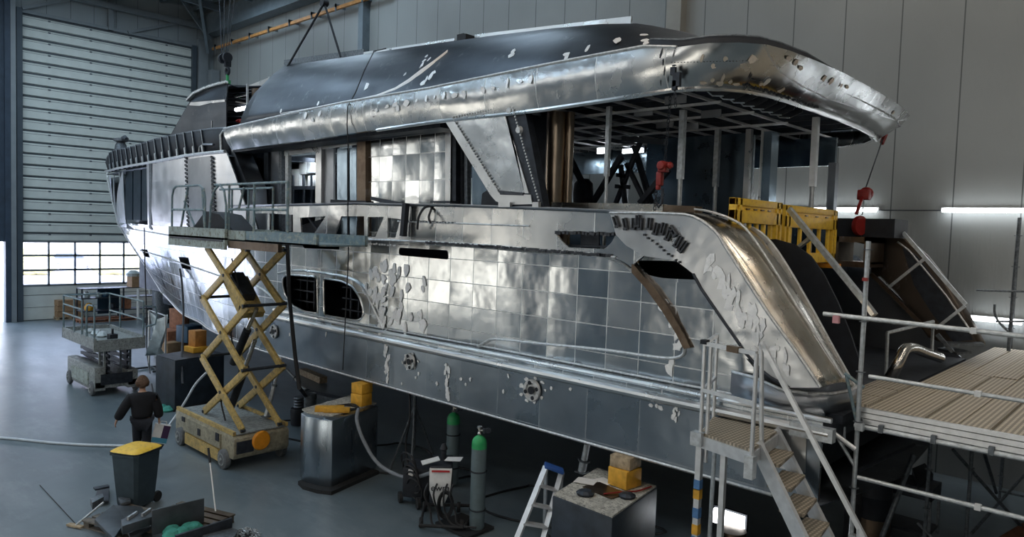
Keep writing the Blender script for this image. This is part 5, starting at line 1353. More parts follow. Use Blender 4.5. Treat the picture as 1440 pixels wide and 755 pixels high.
# ================================================================== props, stands and ladders under the hull
def prop(a, b, label, split=.5, r=.035, m='galv'):
    a, b = V(a), V(b); t = empty('steel_prop', a, label, 'prop')
    MB().cyl(a, a.lerp(b, split), r * 1.3, 12).build('outer_tube', M[m], t); MB().cyl(a.lerp(b, split - .04), b, r, 12).build('inner_tube', M[m], t)
    MB().cyl(a.lerp(b, split), a.lerp(b, split + .04), r * 1.9, 12).build('collar', M['galv_dark'], t)
    MB().box(a + V((0, 0, .01)), (.16, .16, .02)).build('foot_plate', M['galv_dark'], t)
prop(P(374, 586, Z=.8), P(396, 502, Y=8.1), 'silver prop leaning from the back of the yellow lift up to the hull', .5)
prop(P(430, 548, Z=.02), P(404, 520, Z=.5), 'short silver prop lying behind the rounded block', .55)
prop(P(818, 664, Y=9.0), P(826, 624, Y=9.0), 'short silver prop standing behind the dusty block', .4, .05)
JS = empty('tripod_stand', (-11.5, 9.2, 0), 'grey tripod stand with hoses draped over it, under the hull', 'stand')
tp = V((-11.2, 9.2, 1.75)); MB().cyl((-11.2, 9.2, .5), tp, .04, 12).build('column', M['galv_dark'], JS)
for q in ((-11.7, 9.0, .0), (-10.9, 8.9, .0), (-11.1, 9.8, .0)): MB().cyl(V((-11.2, 9.2, 1.4)), q, .022, 8).build('leg', M['galv_dark'], JS)
MB().box(tp, (.2, .16, .04)).build('head_plate', M['galv'], JS)
tag(MB().tube(curve_pts([(-11.25, 9.1, 1.7), (-11.1, 9.0, 1.2), (-11.2, 9.0, .6), (-10.8, 8.9, .1), (-9.9, 8.9, .05)], 5), .02, 6).build('cable', M['cable']), 'black cable draped over the tripod stand', 'cable')
SL = empty('step_ladder', (-7.2, 7.9, 0), 'small aluminium step ladder with a blue top, left of the dusty block', 'ladder')
lt = [P(768, 656, Y=8.3), P(790, 664, Y=8.5)]; lb = [P(722, 770, Y=7.7), P(757, 784, Y=7.9)]
dz0, dz1 = lb[0].z, lb[1].z
for i in (0, 1):
    d = (lt[i] - lb[i]); foot = lb[i] - d * ((lb[i].z - .0) / d.z); lb[i] = foot
    MB().bar(lt[i], foot, .04, .09, (1, 0, 0)).build('stile', M['alu_prof'], SL)
    f2 = V((lt[i].x - .45, lt[i].y + .55, 0)); MB().bar(lt[i], f2, .03, .05, (1, 0, 0)).build('rear_leg', M['alu_prof'], SL)
for k in range(1, 6):
    a = lt[0].lerp(lb[0], k / 5.6); b = lt[1].lerp(lb[1], k / 5.6); MB().bar(a, b, .12, .03).build('step', M['alu_prof'], SL)
mb = MB(); mb.bar(lt[0] + V((-.03, 0, .02)), lt[1] + V((.03, 0, .02)), .2, .05); mb.build('top_cap', M['blue'], SL, bevel=.01)

# ================================================================== stair tower
S = empty('stair_tower', (-3.6, 7.9, 0), 'aluminium stair tower with a landing against the stern quarter', 'stairs')
LZ = 2.64; lx0, lx1, ly0, ly1 = -4.22, -3.36, 7.62, 8.44
c00 = P(985, 613, Z=LZ); c10 = P(1057, 637, Z=LZ); c11 = P(1098, 606, Z=LZ); c01 = P(1003, 590, Z=LZ)
MB().prism([c00, c10, c11, c01], (0, 0, .04)).build('landing', M['tread'], S)
for a, b in ((c00, c10), (c10, c11), (c01, c11), (c00, c01)): MB().bar(a - V((0, 0, .06)), b - V((0, 0, .06)), .05, .14).build('landing_beam', M['alu_prof'], S)
topz = LZ + 1.1
def sp_(p, z0, z1, r=.024, nm='post', m='alu_prof'): MB().cyl(V((p.x, p.y, z0)), V((p.x, p.y, z1)), r, 10).build(nm, M[m], S)
sp_(c00, LZ - .2, topz); sp_(c01, LZ - .1, topz); sp_(c10, LZ - .25, topz); pm_ = c00.lerp(c01, .25)
sp_(V((c00.x + .07, c00.y + .02, 0)), LZ - .3, topz - .02)
MB().bar(V((c00.x, c00.y, topz)), V((c10.x, c10.y, topz)), .045, .045).build('top_rail', M['alu_prof'], S); MB().bar(V((c00.x, c00.y, LZ + .55)), V((c10.x, c10.y, LZ + .55)), .04, .04).build('mid_rail', M['alu_prof'], S)
MB().bar(V((c00.x, c00.y, topz)), V((c01.x, c01.y, topz)), .04, .04).build('top_rail', M['alu_prof'], S); MB().bar(V((c00.x, c00.y, LZ + .55)), V((c01.x, c01.y, LZ + .55)), .035, .035).build('mid_rail', M['alu_prof'], S)
tp_ = c00.lerp(c10, .58); MB().box(V((tp_.x, tp_.y, topz)), (.16, .07, .07), Matrix.Rotation(math.atan2(c10.y - c00.y, c10.x - c00.x), 3, 'Z')).build('tape_wrap', M['brown'], S)
MB().box(V((c00.x, c00.y, topz + .02)), (.08, .08, .05)).build('end_cap', M['black'], S)
lg = V((c00.x, c00.y, 0)); MB().bar(lg, V((lg.x, lg.y, LZ - .1)), .07, .07, (0, 1, 0)).build('leg', M['alu_prof'], S)
for z, m in ((1.95, 'wood_y'), (1.72, 'bluetape'), (1.52, 'wood_y'), (1.38, 'bluetape'), (2.06, 'bluetape')): MB().box((lg.x, lg.y, z), (.078, .078, .12)).build('tape_band', M[m], S)
l2 = c00.lerp(c10, .42); MB().bar(V((l2.x + .02, l2.y + .05, 0)), V((l2.x + .02, l2.y + .05, LZ - .1)), .06, .06, (0, 1, 0)).build('leg', M['alu_prof'], S)
l3 = c00.lerp(c10, .3); MB().cyl(V((l3.x, l3.y, LZ - .1)), V((c00.x + .12, c00.y + .1, .7)), .025, 10).build('brace', M['galv'], S)
# flight: treads run down away from the landing
q0 = [P(1064, 640, Y=7.75), P(1102, 612, Y=8.45)]
dirn = V((.62, -.04, -1)).normalized() if False else None
t1 = P(1090, 643, Y=8.15); t4 = P(1140, 745, Y=8.0); dn = (t4 - t1) / 3
hw = (c11 - c10) * .5; hw = V((hw.x, hw.y, 0)); hw = hw.normalized() * .36
for k in range(-0, 8):
    c = t1 + dn * k
    if c.z < .15: break
    rx = Matrix.Rotation(math.atan2(hw.y, hw.x) - PI / 2, 3, 'Z')
    MB().box(c, (.26, .62, .035), rx).build('tread', M['tread'], S)
ntr = 9; nd = dn.normalized()
for sgn, off in ((-1, -.02), (1, .02)):
    a = t1 + hw * sgn - dn * .9; b = a + dn * ((a.z) / -dn.z); MB().bar(a, b, .05, .17).build('stringer', M['alu_prof'], S)
    if sgn == 1: A_in = a
hb = c10 + V((.06, .02, 0)); hr0 = P(1071, 481, Y=7.95); hr1 = P(1216, 757, Y=7.95); d_ = (hr1 - hr0); hr1 = hr0 + d_ * ((hr0.z - .9) / -d_.z)
MB().bar(hr0, hr1, .045, .05).build('hand_rail', M['alu_prof'], S)
MB().cyl(V((hr0.x, hr0.y, hr0.z - .02)), P(1071, 630, Y=7.95), .026, 10).build('post', M['alu_prof'], S)
hp = hr0.lerp(hr1, .62); MB().cyl(hp, V((hp.x, hp.y, hp.z - 1.0)), .026, 10).build('post', M['alu_prof'], S)
r2 = P(1076, 572, Y=8.42); r3 = P(1165, 757, Y=8.25)
MB().box(c10 + V((0, -.02, -.15)), (.1, .1, .25)).build('hinge_bracket', M['galv'], S)
MB().box(c00 + V((-.02, -.02, -.03)), (.14, .12, .16)).build('clamp_plate', M['galv'], S)

# things below the stair
tag(MB().lathe(P(1030, 756, Z=.45), [(.2, -.45), (.21, 0), (.2, .12), (.0, .13)], 22).build('steel_drum', M['brown']), 'brown steel drum standing below the stair landing', 'drum')
wl2 = empty('work_light', P(1025, 730, Y=10.6), 'glowing white work light on the floor below the stair', 'lamp'); p_ = V(wl2['_w'])
MB().box(p_, (.5, .08, .22)).build('lamp_glass', M['lamp'], wl2); MB().box(p_ + V((0, .06, 0)), (.56, .06, .28)).build('lamp_body', M['black'], wl2); MB().bar(V((p_.x, p_.y + .05, 0)), p_, .04, .04).build('stand', M['black'], wl2)
# ================================================================== scaffold at the stern
SC = empty('scaffold', (-1, 12.5, 0), 'tube scaffold platform at the stern, behind the stairs', 'scaffold')
DZ = 2.95; DX0, DX1, DY0, DY1 = -2.86, 3.4, 9.16, 17.3
n_pl = 18; wpl = .33; x = DX0 + .03
k = 0
while x < DX1:
    y0_ = DY0 + .12
    MB().bx(x, x + wpl - (.035 if k % 2 else .015), y0_, y0_ + 4.05, DZ - .05, DZ).build('deck_plank', M['deck'], SC)
    MB().bx(x, x + wpl - .018, y0_ + 4.08, DY1, DZ - .05, DZ + (.012 if k % 5 == 2 else 0)).build('deck_plank', M['deck'], SC); x += wpl; k += 1
# planks reaching over the swim platform
for j in range(3): MB().bx(-3.3 - .0, DX0, 9.6 + .33 * j * 2, 9.6 + .33 * j * 2 + .62, DZ - .03, DZ + .01).build('deck_plank', M['deck'], SC)
for z, w_ in ((DZ + .03, .05), (DZ - .035, .06), (DZ - .105, .06)): MB().bx(DX0, DX1, DY0 + .02, DY0 + .07, z - w_ / 2, z + w_ / 2).build('toe_board', M['alu_prof'], SC)
MB().bx(DX0, DX1, DY0 + .05, DY0 + .06, DZ - .13, DZ + .05).build('toe_board_web', M['frame_dark'], SC)
def tubo(a, b, r=.024, m='galv', nm='ledger'): return MB().cyl(a, b, r, 10).build(nm, M[m], SC)
def rosette(p): MB().lathe(p, [(.055, -.005), (.055, .005)], 8).build('rosette', M['galv_dark'], SC)
tubo((DX0, DY0, DZ - .17), (DX1, DY0, DZ - .17), .03)
for kx in range(9): MB().box((DX0 + .3 + kx * .55, DY0 - .005, DZ - .15), (.05, .08, .09)).build('coupler', M['galv_dark'], SC)
sp = [(-2.8, 9.08, 5.0, 'galv')]
for (a, b, z1, m) in sp:
    tubo((a, b, 0), (a, b, z1), .027, m, 'standard')
    for z in (.35, 1.35, 2.05, 2.85, 3.45, 4.05, 4.9): rosette(V((a, b, z)))
    for z in (1.45, 2.8): MB().box((a + .03, b - .02, z), (.09, .07, .09)).build('coupler', M['galv'], SC)
MB().box((-2.8, 9.05, 4.55), (.056, .056, .04)).build('red_tape', M['red'], SC)
for za in (3.42, 4.02):
    pass
# guard rails and lower ledger, each on its own height
r1a, r1b = P(1158, 441, Y=9.02), P(1440, 473, Y=9.02); d_ = (r1b - r1a); tubo(r1a, r1a + d_ * 1.7, .027, 'galv', 'guard_rail')
r2a, r2b = P(1222, 529, Y=9.05), P(1440, 564, Y=9.05); d_ = (r2b - r2a); tubo(r2a, r2a + d_ * 1.7, .024, 'galv', 'guard_rail')
r3a, r3b = P(1206, 671, Y=9.05), P(1440, 729, Y=9.05); d_ = (r3b - r3a); tubo(r3a, r3a + d_ * 1.6, .027, 'galv')
for p in (r1a.lerp(r1b, .78), r2a.lerp(r2b, .73), r3a.lerp(r3b, .75)): MB().box(p, (.06, .07, .06)).build('rail_marker', M['white'], SC)
for p in (P(1176, 449, Y=8.98),): MB().box(p, (.07, .06, .09)).build('pink_tape', plain('pink_tape', (.7, .35, .38), .8), SC)
MB().bx(-1.15, -.72, DY0 + .005, DY0 + .015, DZ - .09, DZ - .03).build('warning_sticker', M['paper'], SC)
mb = MB(); mb.prism([V((-1.13, DY0 + .0, DZ - .08)), V((-1.09, DY0 + .0, DZ - .08)), V((-1.11, DY0 + .0, DZ - .04))], (0, .004, 0))
for q in range(7): mb.bx(-1.05 + q * .043, -1.02 + q * .043, DY0 + .0, DY0 + .004, DZ - .07, DZ - .055)
mb.build('sticker_marks', M['redlab'], SC)
tubo((-2.8, 9.08, 2.3), (-3.15, 9.0, 2.85), .022, 'galv', 'brace'); tubo(P(1160, 600, Y=9.0), P(1203, 632, Y=9.0), .03, 'alu_prof', 'brace'); tubo(P(1187, 600, Y=9.3), P(1187, 622, Y=9.3), .02, 'galv', 'brace')
tubo(P(1188, 525, Y=9.1), P(1215, 545, Y=9.1), .022, 'lift_b', 'brace'); tubo(P(1190, 527, Y=9.1), P(1204, 590, Y=9.1), .02, 'lift_b', 'brace')
# standards and bracing below
for (px_, pt, pb, Yq) in ((1308, 632, 770, 12.2), (1366, 645, 770, 12.8), (1409, 652, 712, 16.8)):
    a = P(px_, pt, Y=Yq); tubo((a.x, Yq, .0), (a.x, Yq, DZ - .05), .026, 'galv_dark', 'standard')
    for z in (.5, 1.0, 1.6, 2.2): rosette(V((a.x, Yq, z)))
tubo(P(1340, 632, Y=12.9), P(1440, 745, Y=14), .026, 'galv_dark', 'brace'); tubo(P(1385, 640, Y=13.5), P(1401, 693, Y=15), .026, 'galv_dark', 'brace')
tubo(P(1366, 750, Y=13), P(1440, 668, Y=16.5), .024, 'galv_dark', 'brace'); tubo(P(1405, 690, Y=16), P(1440, 698, Y=16), .02, 'galv_dark', 'brace')
tubo(P(1285, 640, Y=11.6), P(1240, 755, Y=10.9), .035, 'galv_dark', 'brace'); tubo(P(1205, 662, Y=9.3), P(1285, 625, Y=11), .026, 'frame_dark', 'brace')
tubo(P(1310, 755, Y=12.2), P(1290, 735, Y=12.2), .02, 'galv_dark', 'brace')
tubo((DX0, 13.2, DZ - .12), (DX1, 13.2, DZ - .12), .026, 'galv_dark'); tubo((DX0, DY1, DZ - .12), (DX1, DY1, DZ - .12), .026, 'galv_dark')
for x_ in (-2.8, -.9, 1.1, 3.1): tubo((x_, DY0, DZ - .1), (x_, DY1, DZ - .1), .026, 'galv_dark', 'transom_tube'); 
for x_ in (.9, 3.1): tubo((x_, 9.1, 0), (x_, 9.1, 5.0), .026, 'galv', 'standard'); tubo((x_, 13.2, 0), (x_, 13.2, DZ), .026, 'galv_dark', 'standard'); tubo((x_, 17.2, 0), (x_, 17.2, DZ), .026, 'galv_dark', 'standard')
# upright post with arm and hook on the far edge
a = P(1420, 470, Y=16.9); t = P(1434, 306, Y=16.9)
PO = empty('scaffold_post', (a.x, 16.9, DZ), 'single dark scaffold post with a cross tube in front of the long wall', 'post')
MB().cyl((a.x, 16.9, DZ), (t.x, 16.9, t.z), .035, 10).build('standard', M['galv_dark'], PO)
for z in (3.4, 4.0, 4.6, 5.2): MB().lathe((lerp(a.x, t.x, (z - DZ) / (t.z - DZ)), 16.9, z), [(.07, -.006), (.07, .006)], 10).build('rosette', M['galv_dark'], PO)
MB().cyl(P(1373, 408, Y=16.8), P(1470, 411, Y=16.8), .022, 8).build('cross_tube', M['galv_dark'], PO)
MB().tube(curve_pts([P(1399, 428, Y=16.7), P(1399, 441, Y=16.7), P(1405, 453, Y=16.7), P(1418, 466, Y=16.7)], 4), .022, 8).build('hook', M['galv_dark'], PO)
MB().cyl(P(1400, 452, Y=16.8), P(1440, 452, Y=16.8), .02, 8).build('cross_tube', M['galv_dark'], PO)

# rails standing on the stern: leaning tube, small frames, bent exhaust pipe, tubes on the far wing
t_ = empty('leaning_tube', P(1228, 440, Y=10.0), 'long leaning steel tube in front of the yellow barriers', 'tube')
MB().bar(P(1110, 294, Y=10.6), P(1216, 424, Y=10.2), .07, .07).build('tube', M['galv'], t_); MB().bar(P(1214, 422, Y=10.2), P(1230, 443, Y=10.15), .08, .06).build('fork_end', M['bright'], t_)
MB().bar(P(1120, 350, Y=10.7), P(1143, 332, Y=10.5), .05, .05).build('brace', M['galv'], t_)
bp = MB().tube(curve_pts([P(1252, 530, Y=12.2), P(1262, 512, Y=12.2), P(1272, 492, Y=12.4), P(1284, 489, Y=12.7), P(1300, 495, Y=13.2), P(1322, 503, Y=13.8)], 5), .085, 12).build('exhaust_pipe', M['pipe']); tag(bp, 'bent shiny pipe rising from the scaffold deck by the transom', 'pipe')
hg = empty('guard_frame', P(1245, 527, Y=12.5), 'small tube guard frame behind the bent pipe', 'frame')
MB().tube([P(1246, 527, Y=12.2), P(1248, 468, Y=12.2), P(1312, 452, Y=13.4), P(1310, 500, Y=13.4)], .03, 8).build('tube', M['galv'], hg)
for i, (q, lab) in enumerate(((((1270, 327), (1358, 428)), 'upper long tube lying along the far stern wing'), (((1225, 385), (1310, 470)), 'lower long tube lying along the far stern wing'))):
    tt = empty('wing_tube', P(*q[1], Y=14.2), lab, 'tube'); MB().bar(P(*q[0], Y=14.2), P(*q[1], Y=14.2), .06, .06).build('tube', M['galv' if i == 0 else 'brown'], tt)
tag(MB().bar(P(1250, 404, Y=14.2), P(1300, 364, Y=14.2), .05, .05).build('cross_tube', M['galv']), 'upper short cross tube on the far stern wing', 'tube')
tag(MB().bar(P(1316, 462, Y=14.2), P(1357, 430, Y=14.2), .05, .05).build('cross_tube', M['galv']), 'lower short cross tube on the far stern wing', 'tube')
tray = empty('open_trough', P(1340, 490, Y=14.3), 'dark open trough at the foot of the far wing', 'trough')
MB().bar(P(1330, 482, Y=14.4), P(1378, 482, Y=14.6), .5, .04).bar(P(1332, 494, Y=14.4), P(1352, 492, Y=14.6), .5, .04).bar(P(1318, 470, Y=14), P(1340, 495, Y=14), .06, .06).build('plates', M['galv_dark'], tray)

# temporary posts under the roof overhang
for (a, b, Yq, w_, m, lab) in ((857, 150, 9.5, .07, 'galv', 'thin round post under the roof left of the trestles'), (961, 155, 10.4, .09, 'galv', 'bright post under the roof right of the red chain hoist'), (1010, 182, 12.2, .09, 'galv', 'bright post under the roof in front of the blue bulkhead'),
                           (1059, 190, 13.5, .08, 'galv', 'thin post under the roof behind the left barrier'), (1148, 165, 12.6, .10, 'alu_prof', 'tall two-section post under the stern overhang in front of the barriers')):
    p = P(a, b, Y=Yq); zt_ = min(max(p.z, 6.85), 7.1); t = empty('temporary_post', (p.x, Yq, 4.68), lab, 'post')
    MB().bx(p.x - w_ / 2, p.x + w_ / 2, Yq - w_ / 2, Yq + w_ / 2, 5.9, zt_).build('upper_section', M[m], t); MB().cyl((p.x, Yq, 4.68), (p.x, Yq, 6.0), w_ * .42, 10).build('lower_section', M['galv'], t)

# ---- yellow barriers on the aft deck
def barrier(y0, y1, label, X=-4.62, zt=5.66, rz=0):
    t = empty('traffic_barrier', (X, (y0 + y1) / 2, zt - 1.0), label, 'barrier', 'yellow plastic barriers on the aft deck'); h = 1.0; zb = zt - h; L = y1 - y0
    mb = MB(); d = .05
    mb.bx(X - d, X + d, y0, y1, zt - .34, zt - .16) ; mb.bx(X - d, X + d, y0, y1, zt - .1, zt); mb.bx(X - d * .6, X + d * .6, y0 + .18, y1 - .18, zt - .3, zt - .05)
    for y in (y0, y1 - .07, y0 + .14, y1 - .2): mb.bx(X - d, X + d, y, y + .07, zb + .02, zt)
    mb.bx(X - d, X + d, y0, y1, zb + .1, zb + .26)
    mb.build('frame', M['yellow'], t, bevel=.008)
    n = 5
    for k in range(n):
        y = y0 + .3 + (L - .6) * k / (n - 1); MB().bar((X, y, zb + .2), (X, y, zt - .3), .05, .075, (0, 1, 0)).build('slat', M['yellow'], t, bevel=.01)
    sl = MB()
    for k in range(4): y = y0 + .35 + (L - .8) * k / 3.2; sl.bx(X + d, X + d + .004, y, y + .09, zt - .15, zt - .135)
    for k in range(4): y = y0 + .35 + (L - .8) * k / 3.2; sl.bx(X - d - .001, X + d + .004, y, y + .09, zt - .15, zt - .135)
    sl.build('grip_slots', M['brown'], t)
    for y in (y0 + .1, y1 - .3): MB().bx(X - .2, X + .2, y, y + .16, zb, zb + .08).build('foot', M['orange'], t, bevel=.01)
ya = P(1030, 280, X=-4.62).y; yb_ = P(1097, 280, X=-4.62).y; yc_ = P(1101, 286, X=-4.62).y; yd_ = P(1175, 290, X=-4.62).y; zq = P(1035, 278, X=-4.62).z
barrier(ya, yb_, 'left yellow plastic barrier behind the stern wing crown', zt=zq)
barrier(yc_, yd_, 'right yellow plastic barrier behind the tall post', zt=zq - .02)
tag(MB().lathe(P(1130, 392, Y=11.6), [(.1, -.4), (.11, .1), (.05, .14)], 14).build('yellow_bollard', M['orange']), 'orange-yellow stub below the right barrier', 'bollard')

# ---- hoists, crane hook and slings
def chain(a, b, name, label, r=.012, n=None):
    a, b = V(a), V(b); mb = MB(); L = (b - a).length; n = n or int(L / .05)
    for k in range(n):
        p = a.lerp(b, (k + .5) / n); d = (b - a).normalized() * (L / n * .62); s = V((.018, .0, 0)) if k % 2 else V((0, .018, 0))
        mb.tube([p - d, p - d * .6 + s, p + d * .6 + s, p + d, p + d * .6 - s, p - d * .6 - s], r * .5, 4, closed=True)
    return mb
h1 = empty('chain_hoist', P(933, 235, Y=8.9), 'red chain hoist hanging inside the open saloon side', 'hoist'); p = V(h1['_w'])
mb = MB(); mb.box(p, (.13, .12, .15)).lathe(p + V((.0, -.1, .02)), [(.06, 0), (.07, .06), (.06, .2)], 14, (0, 1, 0)).box(p + V((-.05, 0, -.16)), (.09, .09, .2)).box(p + V((-.07, 0, -.28)), (.06, .07, .08)); mb.build('body', M['red'], h1, bevel=.02)
MB().lathe(p + V((.08, 0, .02)), [(.045, 0), (.05, .03), (.03, .06)], 12, (1, 0, 0)).build('hand_wheel', M['red'], h1)
chain(P(944, 120, Y=8.75), p + V((.02, 0, .1)), '', '').build('chain', M['frame_dark'], h1); MB().tube([p + V((0, 0, -.3)), p + V((.0, 0, -.5)), p + V((-.05, 0, -.56)), p + V((-.1, 0, -.5))], .02, 8).build('hook', M['frame_dark'], h1)
chain(p + V((-.1, 0, -.3)), p + V((-.12, 0, -.7)), '', '').build('chain', M['frame_dark'], h1)
ck = empty('lifting_chain', P(945, 65, Y=8.42), 'black chain hanging over the front of the roof band', 'chain'); MB().box(P(947, 100, Y=8.46), (.07, .05, .1)).box(P(952, 112, Y=8.46), (.1, .06, .18)).box(P(949, 120, Y=8.46), (.06, .06, .12)).build('shackles', M['frame_dark'], ck); chain(P(947, 92, Y=8.46), P(950, 150, Y=8.46), '', '').build('chain', M['frame_dark'], ck)
h2 = empty('chain_hoist', P(1215, 278, X=-4.35), 'red chain hoist hanging from the stern corner of the roof', 'hoist'); p = V(h2['_w']); tip = P(1241, 196, X=-4.75)
mb = MB(); mb.box(p + V((0, 0, .05)), (.2, .16, .18)).lathe(p + V((0, .05, .08)), [(.11, 0), (.12, .06), (.1, .16)], 14, (0, 1, 0)); mb.build('body', M['red'], h2, bevel=.02)
MB().bar(p + V((0, -.08, 0)), p + V((0, -.35, -.3)), .05, .04).build('lever', M['red'], h2)
MB().cyl(tip, p + V((0, 0, .1)), .012, 6).build('chain', M['frame_dark'], h2); MB().bar(tip + V((0, -.03, -.08)), tip + V((0, .2, .14)), .06, .08).build('hook', M['red'], h2)
chain(p + V((0, 0, -.05)), p + V((0, -.05, -.4)), '', '').build('chain', M['galv'], h2)
MB().lathe(p + V((-.05, -.1, -.5)), [(.17, 0), (.18, .03), (.17, .08)], 20, (1, -.3, 0)).build('round_plate', M['red'], h2)
MB().tube([p + V((0, -.05, -.4)), p + V((0, -.1, -.66)), p + V((.0, .0, -.72))], .02, 6).build('hook', M['frame_dark'], h2)

hk = empty('crane_hook', P(320, 100, Y=11.5), 'green-shackled crane hook above the wheelhouse', 'crane hook'); p = V(hk['_w'])
MB().lathe(p + V((-.2, -.1, .42)), [(.16, 0), (.16, .12)], 16, (1, 0, 0)).lathe(p + V((.12, -.1, .42)), [(.16, 0), (.16, .12)], 16, (1, 0, 0)).box(p + V((0, 0, .35)), (.12, .2, .4)).build('sheaves', M['black'], hk)
MB().tube([p + V((.11 * math.sin(a), 0, .11 * math.cos(a))) for a in [2 * PI * k / 14 for k in range(14)]], .05, 8, closed=True).build('hook_ring', M['black'], hk)
MB().tube([p + V((0, 0, -.1)), p + V((0, 0, -.35))], .05, 8).box(p + V((0, 0, -.42)), (.2, .14, .2)).build('shackle', M['green'], hk)
for s_ in (-1, 1): MB().tube([p + V((.05 * s_, 0, -.45)), p + V((.45 * s_, .3 * s_, -.95))], .04, 6).build('sling_leg', M['green'], hk)
for dx in (-.22, -.08, .08, .2): MB().cyl(p + V((dx, -.1, .5)), P(320 + dx * 55, -10, Y=11.5), .014, 5).build('wire_rope', M['frame_dark'], hk)
sg = empty('lifting_sling', P(456, -8, Y=10.6), 'dark two-leg sling holding the upper dark plate', 'sling'); top_ = P(456, 4, Y=10.4)
MB().cyl(top_, P(399, 103, Y=9.9), .03, 6).build('sling_leg', M['black'], sg); MB().cyl(top_, P(479, 80, Y=10.4), .03, 6).build('sling_leg', M['black'], sg)
MB().lathe(top_, [(.1, -.08), (.1, .08)], 12, (0, 1, 0)).build('ring', M['black'], sg); MB().cyl(top_, P(457, -20, Y=10.4), .02, 6).build('wire_rope', M['black'], sg)
tag(MB().tube([P(a, b, Y=y) for a, b, y in [(543, 68, 9.7), (526, 72, 9.6), (512, 100, 9.1), (500, 130, 8.8), (489, 150, 8.5), (488, 175, 8.5), (490, 215, 8.55), (489, 300, 8.6), (490, 360, 8.55), (486, 440, 8.45), (482, 520, 8.5)]], .012, 5).build('drop_cable', M['cable']), 'thin black cable draped down over roof and hull amidships', 'cable')
# ================================================================== trestles seen through the saloon
def trestle(segs, Yq, label, m='frame_dark', w_=.09, nm='trestle'):
    pts = [P(*q, Y=Yq) for s_ in segs for q in s_]; t = empty(nm, (sum(p.x for p in pts) / len(pts), Yq, 4.68), label, 'trestle')
    for a, b in segs: MB().bar(P(*a, Y=Yq), P(*b, Y=Yq), w_, w_).build('strut', M[m], t)
trestle([((797, 213), (833, 286)), ((874, 220), (833, 286))], 10.6, 'dark V-shaped strut frame left of centre in the open saloon')
trestle([((903, 193), (866, 286)), ((881, 230), (908, 286)), ((873, 232), (879, 286)), ((868, 246), (882, 248)), ((866, 262), (885, 263))], 10.9, 'dark step trestle in the middle of the open saloon', w_=.07)
trestle([((940, 238), (900, 286)), ((876, 195), (935, 200))], 10.7, 'dark sloping strut left of the red chain hoist')
trestle([((890, 205), (913, 286)), ((893, 205), (918, 286))], 11.6, 'thin double strut behind the step trestle', w_=.05)
tag(MB().lathe(P(820, 272, Y=11.2), [(.18, -.3), (.2, 0), (.18, .2), (.1, .28)], 12).build('machine_housing', M['black']), 'rounded black machine standing inside the saloon', 'machine')
cl = empty('ceiling_lamp', P(890, 212, Y=14.2), 'small bright lamp under the saloon roof', 'lamp'); p = V(cl['_w'])
MB().box(p, (.55, .06, .1)).build('lamp_glass', M['lamp_soft'], cl); MB().box(p + V((0, .05, .04)), (.6, .06, .12)).build('housing', M['frame_dark'], cl)
cl = empty('ceiling_lamp', P(848, 212, Y=13.6), 'second bright lamp left of the first under the saloon roof', 'lamp'); p = V(cl['_w'])
MB().box(p, (.3, .06, .12)).build('lamp_glass', M['lamp_soft'], cl); MB().box(p + V((0, .05, .04)), (.34, .06, .14)).build('housing', M['frame_dark'], cl)
cl = empty('wheelhouse_lamp', P(339, 153, Y=11.0), 'white tube lamp glowing behind the wheelhouse', 'lamp'); p = V(cl['_w'])
MB().tube([p - V((.33, 0, 0)), p + V((.33, 0, 0))], .06, 10).build('lamp_glass', M['lamp'], cl)
mb = MB(); random.seed(4)
for k in range(9): q = P(335 + k * 2.2, 172 + random.uniform(-3, 3), Y=10.5); mb.lathe(q, [(.05, -.04), (.08, 0), (.04, .05)], 7)
tag(mb.build('red_clutter', M['red']), 'heap of small red rigging parts by the wheelhouse', 'rigging')
area('saloon_light', (-12.0, 12.6, 6.85), .3, 1.2, 25, (.85, .94, 1))
area('cabin_fill_light', (-17.9, 10.6, 6.85), .3, 1.0, 45, (.85, .94, 1))  # added fill for the cabin packs; no lamp hangs here
# things lying on the bulwark
tag(MB().bar(P(523, 279, Y=8.9), P(585, 291, Y=8.9), .07, .07).build('steel_bar', M['frame_dark']), 'dark bar lying on the bulwark in front of the cabin plates', 'bar')
tag(MB().bar(P(470, 283, Y=9.0), P(520, 285, Y=9.0), .2, .07).build('plank', M['black']), 'flat black plank on the bulwark left of the dark bar', 'plank')
tag(MB().bar(P(571, 286, Y=8.6), P(567, 332, Y=8.6), .1, .1).build('clamp_bar', M['black']), 'upright black clamp over the bulwark edge', 'clamp')
tag(MB().tube(curve_pts([P(587, 322, Y=8.55), P(589, 305, Y=8.5), P(597, 292, Y=8.6), P(607, 291, Y=8.7), P(603, 305, Y=8.55), P(606, 314, Y=8.55)], 4), .022, 6).build('hose_loop', M['cable']), 'short black hose looped over the bulwark', 'hose')
tag(MB().bar(P(612, 284, Y=8.9), P(640, 284, Y=8.9), .25, .03).bar(P(617, 286, Y=8.9), P(617, 293, Y=8.9), .04, .04).bar(P(635, 286, Y=8.9), P(635, 293, Y=8.9), .04, .04).build('small_stand', M['frame_dark']), 'low dark stand on the bulwark beside the raked fin', 'stand')
tag(MB().tube(curve_pts([P(253, 378, Y=9.3), P(256, 400, Y=9.2), P(258, 440, Y=9.0), P(256, 500, Y=8.0), P(257, 540, Y=7.6)], 4), .03, 6).build('hawse_cable', M['cable']), 'black cable hanging from the square bow opening', 'cable')
tag(MB().tube(curve_pts([P(203, 320, Y=9.6), P(204, 380, Y=9.6), P(206, 440, Y=9.6), P(207, 500, Y=9.3), P(216, 545, Y=8.6)], 4), .02, 6).build('bow_cable', M['cable']), 'thin black cable hanging down in front of the bow', 'cable')
